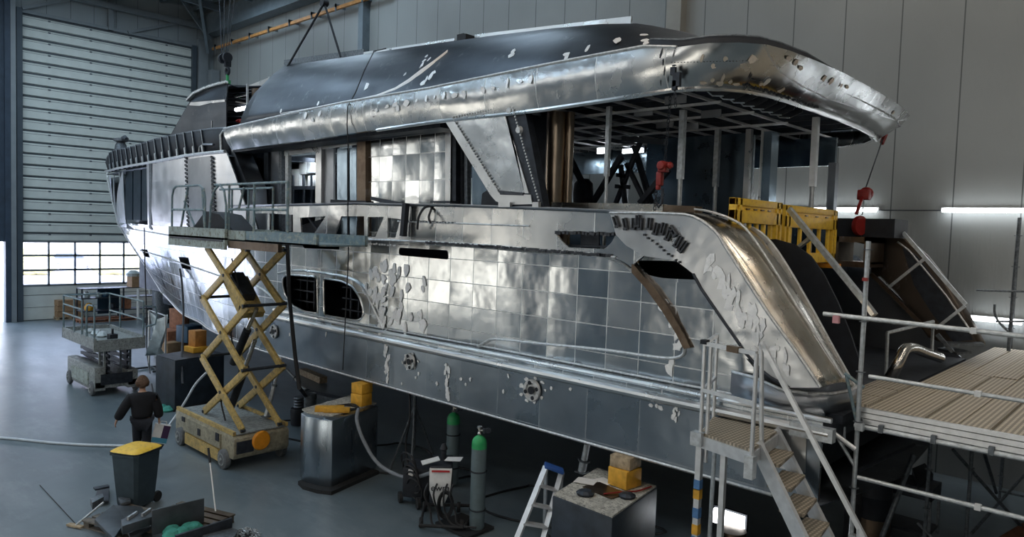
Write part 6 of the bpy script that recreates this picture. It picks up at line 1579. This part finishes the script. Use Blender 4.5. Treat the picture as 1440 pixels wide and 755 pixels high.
tag(MB().tube([P(404, 344, Y=8.3), P(407, 420, Y=8.3), P(415, 500, Y=8.3), P(421, 545, Y=8.2), P(440, 570, Z=.05)], .045, 8).build('cable_bundle', M['cable']), 'thick black cable bundle hanging in front of the porthole', 'cable')

# ================================================================== floor hoses and under-hull clutter
tag(MB().tube(curve_pts([P(-30, 613, Z=.03), P(20, 617, Z=.03), P(80, 623, Z=.03), P(140, 626, Z=.03), P(200, 626, Z=.03), P(222, 617, Z=.03), P(245, 588, Z=.25), P(262, 562, Z=.7), P(275, 540, Z=1.0), P(290, 524, Z=1.3)], 6), .03, 8).build('air_hose', M['hose']), 'long pale hose across the floor rising onto the yellow lift', 'hose')
random.seed(11)
for k, (x, y, lab) in enumerate(((-13.0, 9.6, 'loose black cable under the hull behind the rounded block'), (-9.3, 9.9, 'loose black cable behind the gas cylinders'), (-7.2, 9.6, 'loose black cable under the hull behind the step ladder'), (-16.3, 9.2, 'loose black cable under the hull behind the yellow lift'), (-4.6, 9.6, 'loose black cable right of the dusty block'))):
    pts = [(x + 1.1 * math.cos(a * .9) + random.uniform(-.3, .3) + .25 * a, y + .8 * math.sin(a) + random.uniform(-.2, .2), .02) for a in [j * .7 for j in range(14)]]
    tag(MB().tube(curve_pts(pts, 4), .02, 6).build('floor_cable', M['cable']), lab, 'cable', 'loose cables under the hull')
pd = empty('steel_bucket', P(436, 583, Z=.4), 'small pale drum at the left corner of the rounded block', 'drum'); p = V(pd['_w'])
MB().lathe(V((p.x, p.y, 0)), [(.14, 0), (.15, .8), (.15, .9), (.13, .92), (.12, .9)], 18).build('shell', M['galv_dark'], pd)
mm = empty('vacuum_machine', P(405, 600, Z=0), 'dark ribbed canister machine behind the yellow lift', 'machine'); p = V(mm['_w'])
MB().lathe(V((p.x, p.y + .3, 0)), [(.2, .02), (.22, .35), (.2, .42)], 18).build('base', M['black'], mm); mb = MB()
for k in range(4): mb.lathe(V((p.x, p.y + .3, .44 + .07 * k)), [(.13, 0), (.15, .02), (.13, .05)], 16)
mb.build('ribbed_top', M['galv_dark'], mm)
tag(MB().box(P(470, 560, Z=.05), (2.2, .3, .1), Matrix.Rotation(R(12), 3, 'Z')).build('steel_channel', M['galv_dark']), 'long grey steel channel on the floor behind the rounded block', 'steel bar')
bar2 = MB().box(P(440, 528, Z=.12), (1.6, .25, .2), Matrix.Rotation(R(-8), 3, 'Z')).build('beam', M['wood_o']); tag(bar2, 'pale beam on the floor under the bow side of the hull', 'beam')
# under the stern: barrels, trolley
for (px_, py_, r_, h_, m, nm, lab) in ((1226, 755, .27, 1.15, 'black', 'barrel', 'black barrel below the scaffold with a rusty lower half'), (1200, 752, .16, .95, 'rubber_k', 'black_roll', 'dark upright roll left of the barrel below the scaffold')):
    q = P(px_, py_, Z=.12); t = empty(nm, (q.x, q.y, 0), lab, 'barrel')
    MB().lathe((q.x, q.y, h_ * .42), [(r_, 0), (r_, h_ * .3), (r_ * 1.03, h_ * .31), (r_, h_ * .33), (r_, h_ * .56), (r_ * .8, h_ * .58)], 22).build('upper_half', M[m], t); MB().lathe((q.x, q.y, 0), [(r_, 0), (r_, h_ * .42)], 22).build('lower_half', M['brown' if m == 'black' else m], t)
q = P(1275, 735, Z=.3); t = empty('tool_trolley', (q.x, q.y, 0), 'dark tool trolley beneath the scaffold deck', 'trolley')
MB().bx(q.x - .4, q.x + .35, q.y, q.y + .6, .75, .95).build('tray', M['frame_dark'], t)
for dx, dy in ((-.4, 0), (.31, 0), (-.4, .56), (.31, .56)): MB().bx(q.x + dx, q.x + dx + .04, q.y + dy, q.y + dy + .04, .05, .8).build('leg', M['galv_dark'], t)
MB().bx(q.x - .38, q.x + .33, q.y, q.y + .6, .15, .2).build('shelf', M['frame_dark'], t)
MB().prism([P(1282, 668, Z=.9), P(1300, 660, Z=.9), P(1312, 676, Z=.9), P(1290, 690, Z=.9)], (0, 0, .12)).build('tool_box', M['black'], t)
cb = MB().prism([P(1405, 758, Z=.5), P(1442, 736, Z=.5), P(1500, 770, Z=.5), P(1450, 800, Z=.5)], (0, 0, .04)); tag(cb.build('rust_plate', M['cardr']), 'rust-brown board at the lower right corner below the scaffold', 'board')

# ================================================================== clutter at the bow by the door
def boxat(px_, py_, w_, d_, h_, z0, m, nm, lab, cat, rot=0, grp=None):
    q = P(px_, py_, Z=z0); return tag(MB().box((q.x, q.y, z0 + h_ / 2), (w_, d_, h_), Matrix.Rotation(R(rot), 3, 'Z')).build(nm, m if not isinstance(m, str) else M[m], bevel=.01), lab, cat, grp)
def pallet(x, y, lab, rot=0, m='wood_o', sz=(1.2, .8), grp='pallets'):
    t = empty('pallet', (x, y, 0), lab, 'pallet', grp); rt_ = Matrix.Rotation(R(rot), 3, 'Z')
    for k in range(5): MB().box(V((x, y, .125)) + rt_ @ V((0, (k - 2) * sz[1] / 4.6, 0)), (sz[0], sz[1] / 6.2, .025), rt_).build('deck_board', M[m], t)
    for k in (-1, 0, 1):
        MB().box(V((x, y, .012)) + rt_ @ V((0, k * (sz[1] / 2 - .06), 0)), (sz[0], .1, .02), rt_).build('bottom_board', M[m], t)
        for j in (-1, 0, 1): MB().box(V((x, y, .065)) + rt_ @ V((j * (sz[0] / 2 - .07), k * (sz[1] / 2 - .06), 0)), (.12, .1, .09), rt_).build('block', M[m], t)
    return t
q = P(93, 447, Z=0); pallet(q.x + .3, q.y, 'pallet under stacked boxes by the big door', 90)
for k in range(3): tag(MB().box((q.x + .3, q.y, .14 + .13 + k * .27), (.8, 1.1, .25), Matrix.Rotation(R(k * 2), 3, 'Z')).build('carton', M['card']), ('bottom', 'middle', 'top')[k] + ' carton of the stack by the big door', 'carton', 'cartons by the door')
q = P(142, 448, Z=0); pallet(q.x + .8, q.y, 'long orange-brown pallet behind the lowered lift', 90, 'cardr', (2.6, 1.0))
rk = empty('tool_rack', (q.x + .8, q.y, .14), 'dark open rack with parts behind the lowered lift', 'rack'); xx, yy = q.x + .8, q.y
for y in (yy - 1.2, yy + .6, yy + 2.3): MB().bx(xx - .4, xx - .34, y, y + .06, .14, 1.6).bx(xx + .34, xx + .4, y, y + .06, .14, 1.6).build('upright', M['frame_dark'], rk)
for z in (.5, 1.1, 1.55): MB().bx(xx - .4, xx + .4, yy - 1.2, yy + 2.3, z, z + .04).build('shelf', M['frame_dark'], rk)
M['blued'] = plain('dark_blue_sheet', (.03, .08, .14), .6)
MB().bx(xx - .35, xx - .3, yy - .3, yy + .7, .3, 1.5).build('back_sheet', M['blued'], rk)
random.seed(8)
for k, (dy, z, s, m, nm, lab) in enumerate(((-.9, 1.15, .3, 'foil', 'metal_part', 'left silvery part on the dark rack'), (-.4, 1.15, .25, 'foil', 'metal_part', 'second silvery part on the dark rack'), (-.8, .55, .35, 'wood_y', 'wood_offcut', 'yellowish offcut on the lower rack shelf'), (.2, .55, .3, 'frame_dark', 'machine_part', 'dark part on the lower rack shelf'), (-.1, 1.15, .25, 'blued', 'machine_part', 'dark part at the middle of the upper shelf'))):
    tag(MB().lathe((xx + .1, yy + dy, z), [(s * .5, 0), (s * .6, s * .4), (s * .35, s * .9), (s * .1, s)], 8).build(nm, M[m]), lab, 'part')
yq = yy + 1.6
tag(MB().bx(xx - .3, xx + .3, yy + .75, yy + 1.0, .55, 1.08).build('orange_carton', M['cardr']), 'narrow orange-brown carton beside the rack', 'carton')
tag(MB().bx(xx - .3, xx + .4, yy + 1.0, yy + 2.3, 1.55, 2.1).build('top_carton', M['card']), 'orange carton topmost of the pile behind the lowered lift', 'carton')
tag(MB().bx(xx - .2, xx + .5, yy + 2.4, yy + 3.6, .75, 1.95).build('brown_crate', M['cardr']), 'large reddish-brown crate in the pile behind the lowered lift', 'crate')
tag(MB().tube([(xx + .5, yy + 1.25, .02), (xx + .5, yy + 1.25, 1.5), (xx + .5, yy + 1.75, 1.5), (xx + .5, yy + 1.8, 1.2)], .07, 8).build('white_bracket', M['white']), 'white bent bracket in front of the pile', 'bracket')
tag(MB().bx(xx - .2, xx - .0, yy + 2.2, yy + 2.4, 2.1, 2.6).build('white_bottle', M['white']), 'white container on top of the crate pile', 'container')
tag(MB().lathe((xx, yy + 1.2, 2.1), [(.3, 0), (.35, .15), (.15, .3)], 9).build('grey_bundle', M['foil']), 'grey bundle on top of the orange carton', 'bundle')
for k in range(4): tag(MB().bar((xx + 1.1 + k * .15, yy + 1.4 + k * .2, .3 + .06 * k), (xx + .9 + k * .2, yy + 3.4 + k * .1, .12 + .06 * k), .14, .08).build('steel_section', M['galv_dark' if k % 2 else 'galv']), ('lowest', 'second', 'third', 'topmost')[k] + ' of the steel sections piled before the crates', 'steel section', 'steel sections by the door')
q = P(209, 446, Z=0); dm = empty('waste_drum', (q.x + 2, q.y - .2, 0), 'grey waste drum on a dark base near the bow', 'drum'); MB().lathe((q.x + 2, q.y - .2, 0), [(.7, 0), (.7, .2), (.4, .22)], 20).build('base', M['black'], dm); MB().lathe((q.x + 2, q.y - .2, .2), [(.34, 0), (.36, 1.3), (.38, 1.32)], 20).build('shell', M['galv_dark'], dm)
for k, (a, b, s, m, nm, lab, cat) in enumerate(((221, 430, .8, 'frame_dark', 'machine_part', 'dark machine part under the bow right of the drum', 'part'), (238, 443, 1.1, 'black', 'scrap_rack', 'black rack part under the bow', 'rack'), (258, 452, 1.0, 'galv_dark', 'scrap_rack', 'grey rack part under the bow near the hull', 'rack'))):
    q = P(a, b, Z=0); t = MB(); t.bar((q.x - s, q.y - .6, .3), (q.x + s * .5, q.y + .7, .6), .35, .25).bar((q.x - .3 * s, q.y - .9, .15), (q.x + s * .4, q.y + .9, .2), .9, .12).bar((q.x, q.y - .5, .1), (q.x + .2, q.y + .2, 1.0), .15, .12)
    tag(t.build(nm, M[m]), lab, cat)
# foil screen on a frame, cartons and boards by it
fs = empty('foil_screen', P(222, 520, Z=0), 'silvery sheet hanging in a tube frame left of the black block', 'screen')
fa, fb = P(210, 436, X=-25.0), P(233, 444, X=-24.2); ga, gb = V((fa.x, fa.y, .05)), V((fb.x, fb.y, .05))
MB().tube([ga, fa, fb, gb], .035, 8).build('frame', M['alu_prof'], fs)
MB().bar(ga + V((0, -.4, 0)), ga + V((0, .4, 0)), .06, .06).bar(gb + V((0, -.4, 0)), gb + V((0, .4, 0)), .06, .06).bar(ga, gb, .05, .05).build('feet', M['galv_dark'], fs)
rws = []
for i in range(9):
    row = []
    for j in range(13): u, v = i / 8, j / 12; p = fa.lerp(fb, u * (1 - .25 * v) + .05); row.append(V((p.x + .09 * math.sin(7 * u + 3 * v), p.y + .12 * math.sin(9 * u + 5 * v * v) * (.3 + v), lerp(fa.z - .06 - .2 * math.sin(PI * u), .45, v))))
    rws.append(row)
MB().grid(rws).build('sheet', M['foil'], fs, solid=.006)
boxat(247, 492, .9, 1.2, .8, 0, 'cardr', 'wooden_crate', 'brown wooden crate right of the foil screen', 'crate', 10)
boxat(240, 500, .5, .5, .5, 0, 'card', 'carton', 'small carton at the foot of the foil screen', 'carton', 5, 'cartons by the door')
boxat(252, 462, 1.0, .2, .75, .80, 'cardr', 'board_stack', 'framed brown board standing on the wooden crate', 'board', 10)
boxat(266, 480, .7, .6, .6, .5, 'blued', 'machine', 'dark machine between the crate and the yellow timber', 'machine', 10)
q = P(232, 574, Z=.04); mb = MB()
for k in range(5): mb.lathe((q.x + random.uniform(-.2, .2), q.y + random.uniform(-.1, .3), 0), [(.13, 0), (.16, .05), (.05, .11)], 8)
tag(mb.build('green_rag', M['teal'], sharp=20), 'green net heap at the corner of the black block', 'rag')
tag(MB().tube(curve_pts([P(213, 540, Z=.02), P(218, 560, Z=.02), P(228, 566, Z=.02), P(243, 560, Z=.02)], 5), .025, 6).build('floor_cable', M['cable']), 'black cable on the floor left of the black block', 'cable')

# ================================================================== foreground left: bin, pallets, plates
bx_, by_ = -13.12, 4.62
WB = empty('wheelie_bin', (bx_, by_, 0), 'dark grey wheelie bin with a yellow lid behind the pallet of plates', 'bin'); ra = Matrix.Rotation(R(28), 3, 'Z')
def wb(u, v, z): return V((bx_, by_, 0)) + ra @ V((u, v, z))
rws = []
for z, s in ((.04, .20), (.10, .215), (.5, .245), (.95, .275), (.955, .30), (.99, .30)): rws.append([wb(s * a, s * 1.1 * b, z) for a, b in ((-1, -.8), (-.8, -1), (.8, -1), (1, -.8), (1, .8), (.8, 1), (-.8, 1), (-1, .8), (-1, -.8))])
MB().grid(rws).add([wb(.2 * a, .22 * b, .04) for a, b in ((-1, -1), (1, -1), (1, 1), (-1, 1))], [(0, 1, 2, 3)]).build('tub', M['bin'], WB, sharp=25)
rws = []
for s, z in ((1.06, .985), (1.06, 1.01), (.9, 1.04), (.5, 1.065), (.0, 1.07)): rws.append([wb(.29 * s * math.copysign(abs(math.cos(a)) ** .35, math.cos(a)), .31 * s * math.copysign(abs(math.sin(a)) ** .35, math.sin(a)), z) for a in [2 * PI * k / 24 for k in range(25)]])
MB().grid(rws[:2]).build('lid_rim', M['rubber_k'], WB, solid=.01); MB().grid(rws[1:]).build('lid', M['yellow'], WB)
for u in (-.2, .2): MB().lathe(wb(u, .27, .1) - ra @ V((.025, 0, 0)), [(.09, 0), (.1, .02), (.09, .05)], 18, ra @ V((1, 0, 0))).build('wheel', M['rubber_k'], WB)
MB().tube([wb(-.22, .33, .95), wb(-.22, .38, .98), wb(.22, .38, .98), wb(.22, .33, .95)], .02, 8).build('handle', M['rubber_k'], WB)
q = P(178, 745, Z=0); pallet(q.x - .1, q.y + .1, 'worn pallet carrying grey plates in the left foreground', 20, 'grey_wood')
pallet(-11.75, 4.95, 'darker pallet under the standing plate in the left foreground', 20, 'brown')
def slab(pts, z, h, m, nm, lab, cat, grp=None): return tag(MB().prism([P(a, b, Z=z) for a, b in pts], (0, 0, h)).build(nm, M[m], bevel=.004), lab, cat, grp)
slab([(133, 735), (160, 714), (178, 736), (160, 762)], .16, .06, 'plate', 'steel_plate', 'left grey plate lying on the worn pallet', 'steel plate', 'grey plates in the left foreground')
slab([(160, 714), (198, 716), (220, 740), (184, 760)], .15, .05, 'plate', 'steel_plate', 'wide grey plate lying on the worn pallet before the bin', 'steel plate', 'grey plates in the left foreground')
slab([(166, 703), (182, 700), (184, 708), (170, 712)], .18, .05, 'galv_dark', 'steel_strip', 'short grey strip lying against the bin foot', 'steel strip')
slab([(127, 710), (144, 703), (146, 708), (130, 717)], .18, .12, 'galv_dark', 'steel_offcut', 'grey offcut left of the bin', 'steel offcut')
slab([(138, 687), (154, 684), (153, 706), (132, 706)], .06, .03, 'frame_dark', 'dust_pan', 'dark dustpan lying left of the bin', 'dustpan')
slab([(170, 742), (212, 728), (214, 738), (172, 752)], .28, .13, 'plate', 'steel_beam', 'strapped grey beam across the worn pallet', 'steel beam')
for k, a in enumerate((186, 206)): q = P(a, 737 - k * 5, Z=.3); tag(MB().box(q + V((0, 0, .06)), (.03, .24, .2), Matrix.Rotation(R(40), 3, 'Z')).build('strap', M['galv']), ('left' if k == 0 else 'right') + ' pale strap round the strapped grey beam', 'strap')
def upright(pts, th, nm, lab, m='plate'):
    a, b = P(*pts[0], Z=.14), P(*pts[1], Z=.14); n_ = (b - a).cross(V((0, 0, 1))).normalized(); top = []
    def vert(base, py_):
        lo, hi = 0, 2
        for _ in range(30):
            mid = (lo + hi) / 2; d = (base + V((0, 0, mid))) - EYE; w_ = d.dot(fw); y_ = 377.5 - FPX * d.dot(uu) / w_
            if y_ > py_: lo = mid
            else: hi = mid
        return base + V((0, 0, lo))
    t = MB().prism([a, b, vert(b, pts[3]), vert(a, pts[2])], n_ * th); return tag(t.build(nm, M[m], bevel=.003), lab, 'steel plate')
upright(((213, 752), (286, 734), 717, 700), .03, 'standing_plate', 'large grey plate standing on edge right of the bin')
upright(((246, 762), (325, 742), 752, 727), .05, 'standing_plate', 'low dark plate standing on edge in front of the large one', 'frame_dark')
q = P(258, 752, Z=.15); mb = MB()
for k in range(7): mb.lathe((q.x + random.uniform(-.2, .2), q.y + random.uniform(-.2, .2), .14), [(.13, 0), (.14, .05), (.08, .11), (.01, .13)], 11)
tag(mb.build('green_cloth', M['teal'], sharp=20), 'crumpled green cloth between the two standing plates', 'cloth')
slab([(285, 758), (300, 738), (335, 750), (320, 775)], .1, .06, 'galv_dark', 'steel_plate', 'grey plate lying right of the standing plates', 'steel plate', 'grey plates in the left foreground')
q = P(340, 752, Z=.08); mb = MB(); random.seed(6)
for k in range(120):
    a, r_ = random.uniform(0, 2 * PI), random.random() ** .5 * .28; mb.box((q.x + r_ * math.cos(a), q.y + r_ * math.sin(a), .06 + random.random() * .12 * (1 - r_ * 3)), (.05, .012, .02), Matrix.Rotation(random.uniform(0, 3), 3, random.choice('XYZ')))
sw = tag(mb.build('metal_swarf', M['galv']), 'heap of shiny metal swarf at the bottom left', 'swarf', kind='stuff')
slab([(322, 757), (350, 746), (362, 760), (335, 775)], .02, .04, 'rubber_k', 'swarf_tray', 'dark tray under the metal swarf', 'tray')
br = empty('broom', P(304, 728, Z=.0), 'broom with a dark grip standing between plates and lift', 'broom'); b0, b1 = P(304, 727, Z=.05), P(293, 630, Y=5.1)
b1 = P(293, 630, Y=b0.y + .12)
MB().cyl(b0, b0.lerp(b1, .78), .013, 8).build('pole', M['alu_prof'], br); MB().cyl(b0.lerp(b1, .78), b1, .02, 10).build('grip', M['black'], br); MB().box(b0, (.1, .3, .06)).build('head', M['black'], br)
fl = empty('floor_scraper', P(104, 740, Z=0), 'long-handled floor scraper lying left of the pallet', 'scraper'); s0, s1 = P(106, 739, Z=.03), P(146, 706, Z=.35)
MB().cyl(s0, s1, .018, 8).build('handle', M['galv'], fl); MB().box(s0, (.3, .08, .03), Matrix.Rotation(R(25), 3, 'Z')).build('blade', M['wood_o'], fl)
tag(MB().tube([P(56, 682, Z=.008), P(80, 708, Z=.008), P(106, 736, Z=.008)], .007, 5).build('thin_wire', M['cable']), 'thin dark wire on the floor leading to the scraper', 'wire')
slab([(131, 687), (152, 683), (154, 686), (134, 690)], .3, .03, 'frame_dark', 'dark_bar', 'thin dark bar above the dustpan', 'bar')

# ================================================================== the person
f_ = V((-.94, .34, 0)).normalized(); r_ = V((.34, .94, 0)).normalized(); B0 = V((-15.25, 5.48, 0))
def pp(x, y, z): return B0 + r_ * x + f_ * y + V((0, 0, z))
PR = empty('person', B0, 'person in a dark sweater and trousers walking away, carrying a carton', 'person')
def skin_obj(name, verts, edges, radii, m, root_i, parent, levels=2):
    me = bpy.data.meshes.new(name); bm = bmesh.new(); lay = bm.verts.layers.skin.verify(); o0 = V(parent['_w']); vs = []
    for v, r in zip(verts, radii):
        q = bm.verts.new(v - o0); q[lay].radius = r if isinstance(r, tuple) else (r, r); vs.append(q)
    for a, b in edges: bm.edges.new((vs[a], vs[b]))
    vs[root_i][lay].use_root = True; bm.to_mesh(me); bm.free(); me.materials.append(m)
    o = bpy.data.objects.new(name, me); COL.objects.link(o); o.parent = parent; o['_w'] = tuple(o0)
    s = o.modifiers.new('skin', 'SKIN'); s.use_smooth_shade = True
    ss = o.modifiers.new('subdivision', 'SUBSURF'); ss.levels = levels; ss.render_levels = levels
    return o
J = {}; names = []; verts = []; radii = []; edges = []
def jv(n, p, r, to=None):
    J[n] = len(verts); verts.append(p); radii.append(r)
    if to is not None: edges.append((J[to], J[n]))
jv('pelvis', pp(0, 0, .93), (.15, .12)); jv('waist', pp(0, .02, 1.08), (.15, .11), 'pelvis'); jv('chest', pp(0, .04, 1.28), (.18, .12), 'waist'); jv('collar', pp(0, .05, 1.43), (.10, .08), 'chest')
jv('neck', pp(0, .07, 1.50), .05, 'collar'); jv('skull_base', pp(0, .09, 1.57), .06, 'neck'); jv('skull', pp(0, .10, 1.64), (.072, .085), 'skull_base'); jv('crown', pp(0, .09, 1.71), (.06, .07), 'skull'); jv('nose', pp(0, .205, 1.62), .012, 'skull')
jv('ear_l', pp(-.08, .09, 1.62), .015, 'skull'); jv('ear_r', pp(.08, .09, 1.62), .015, 'skull')
def hand(s, wrist, d, side):
    """palm, five separate fingers, thumb off the side"""
    d = d.normalized(); n = side.normalized(); k = d.cross(n).normalized()
    jv(s + 'palm', wrist + d * .05, (.03, .018), s + 'wrist')
    jv(s + 'knuck', wrist + d * .085, (.034, .016), s + 'palm')
    for i, (off, L) in enumerate(((-.03, .07), (-.01, .08), (.01, .075), (.03, .058))):
        jv(s + 'f%da' % i, wrist + d * .105 + k * off, .009, s + 'knuck'); jv(s + 'f%db' % i, wrist + d * (.105 + L * .5) + k * off + n * .012, .0085, s + 'f%da' % i); jv(s + 'f%dc' % i, wrist + d * (.105 + L * .85) + k * off + n * .035, .0075, s + 'f%db' % i)
    jv(s + 'ta', wrist + d * .05 - k * .035 + n * .01, .011, s + 'palm'); jv(s + 'tb', wrist + d * .085 - k * .05 + n * .02, .0095, s + 'ta')
# left arm out to the side, right arm straight down with the carton
jv('l_sh', pp(-.19, .04, 1.41), .045, 'collar'); jv('l_el', pp(-.34, -.02, 1.17), .042, 'l_sh'); jv('l_wrist', pp(-.45, .06, .95), .028, 'l_el'); hand('l_', pp(-.45, .06, .95), V(pp(-.49, .08, .83)) - V(pp(-.45, .06, .95)), r_)
jv('r_sh', pp(.19, .04, 1.41), .045, 'collar'); jv('r_el', pp(.28, .0, 1.15), .042, 'r_sh'); jv('r_wrist', pp(.31, .05, .93), .028, 'r_el'); hand('r_', pp(.31, .05, .93), V((0, 0, -1)), -r_)
jv('l_hip', pp(-.09, 0, .88), .085, 'pelvis'); jv('l_knee', pp(-.09, .16, .50), .055, 'l_hip'); jv('l_ank', pp(-.09, .14, .10), .04, 'l_knee'); jv('l_toe', pp(-.10, .30, .04), .03, 'l_ank')
jv('r_hip', pp(.09, 0, .88), .085, 'pelvis'); jv('r_knee', pp(.08, .03, .48), .055, 'r_hip'); jv('r_ank', pp(.07, -.22, .12), .04, 'r_knee'); jv('r_toe', pp(.07, -.07, .04), .03, 'r_ank')
skin_obj('body', verts, edges, radii, M['skin'], 0, PR)
def sub(ns, grow, name, m, extra=()):
    vs = [verts[J[n]] for n in ns]; rs = [tuple(x + grow for x in (radii[J[n]] if isinstance(radii[J[n]], tuple) else (radii[J[n]],) * 2)) for n in ns]
    es = [(ns.index(a), ns.index(b)) for a in ns for b in ns if (J[a], J[b]) in edges]
    return skin_obj(name, vs, es, rs, m, 0, PR)
sub(['pelvis', 'waist', 'chest', 'collar', 'l_sh', 'l_el', 'l_wrist', 'r_sh', 'r_el', 'r_wrist'], .062, 'sweater', M['sweater'])
sub(['pelvis', 'l_hip', 'l_knee', 'l_ank', 'r_hip', 'r_knee', 'r_ank'], .035, 'trousers', M['jeans'])
for s in 'lr':
    a, b = verts[J[s + '_ank']], verts[J[s + '_toe']]; h_ = V((a.x, a.y, .05)) - f_ * .05
    skin_obj('shoe', [h_, V((a.x, a.y, .06)), V((b.x, b.y, .045)), V((b.x, b.y, .04)) + f_ * .03], [(0, 1), (1, 2), (2, 3)], [.045, .055, .045, .03], M['shoe'], 0, PR)
hv = [pp(0, .05, 1.63), pp(0, .05, 1.70), pp(0, .09, 1.765), pp(-.07, .06, 1.67), pp(.07, .06, 1.67), pp(-.08, .04, 1.58), pp(.08, .04, 1.58), pp(0, -.0, 1.56), pp(0, .15, 1.74)]
skin_obj('hair', hv, [(0, 1), (1, 2), (1, 3), (1, 4), (3, 5), (4, 6), (0, 7), (2, 8)], [.10, .11, .07, .08, .08, .05, .05, .08, .05], M['hair'], 1, PR, 2)
cbx = empty('carton', pp(.33, .05, .36), 'white carton with purple and blue print carried by the person', 'carton'); rc = Matrix((r_, f_, V((0, 0, 1)))).transposed() @ Matrix.Rotation(R(14), 3, 'Y')
cc = pp(.34, .05, .60)
MB().box(cc, (.30, .12, .38), rc).build('box', M['white'], cbx, bevel=.006)
MB().box(cc + rc @ V((.08, -.061, .05)), (.13, .006, .26), rc).build('purple_panel', plain('purple_print', (.05, .02, .07), .5), cbx)
MB().box(cc + rc @ V((0, -.061, -.13)), (.29, .005, .10), rc).build('blue_panel', plain('blue_print', (.07, .28, .42), .5), cbx)
MB().tube([cc + rc @ V(q) for q in ((-.06, 0, .19), (-.05, 0, .25), (.05, 0, .25), (.06, 0, .19))], .008, 6).build('handle', M['paper'], cbx)
# ------------------------------------------------------------------ view
sc.view_settings.view_transform = 'Standard'; sc.view_settings.look = 'None'
sc.view_settings.gamma = 1; sc.view_settings.use_curve_mapping = False
sc.view_settings.exposure = 0.35
sc.cycles.max_bounces = 6; sc.cycles.diffuse_bounces = 3; sc.cycles.glossy_bounces = 4
sc.cycles.sample_clamp_indirect = 6; sc.cycles.caustics_reflective = False; sc.cycles.caustics_refractive = False
sc.cycles.use_denoising = True
for o in bpy.data.objects:
    if '_w' in o: del o['_w']
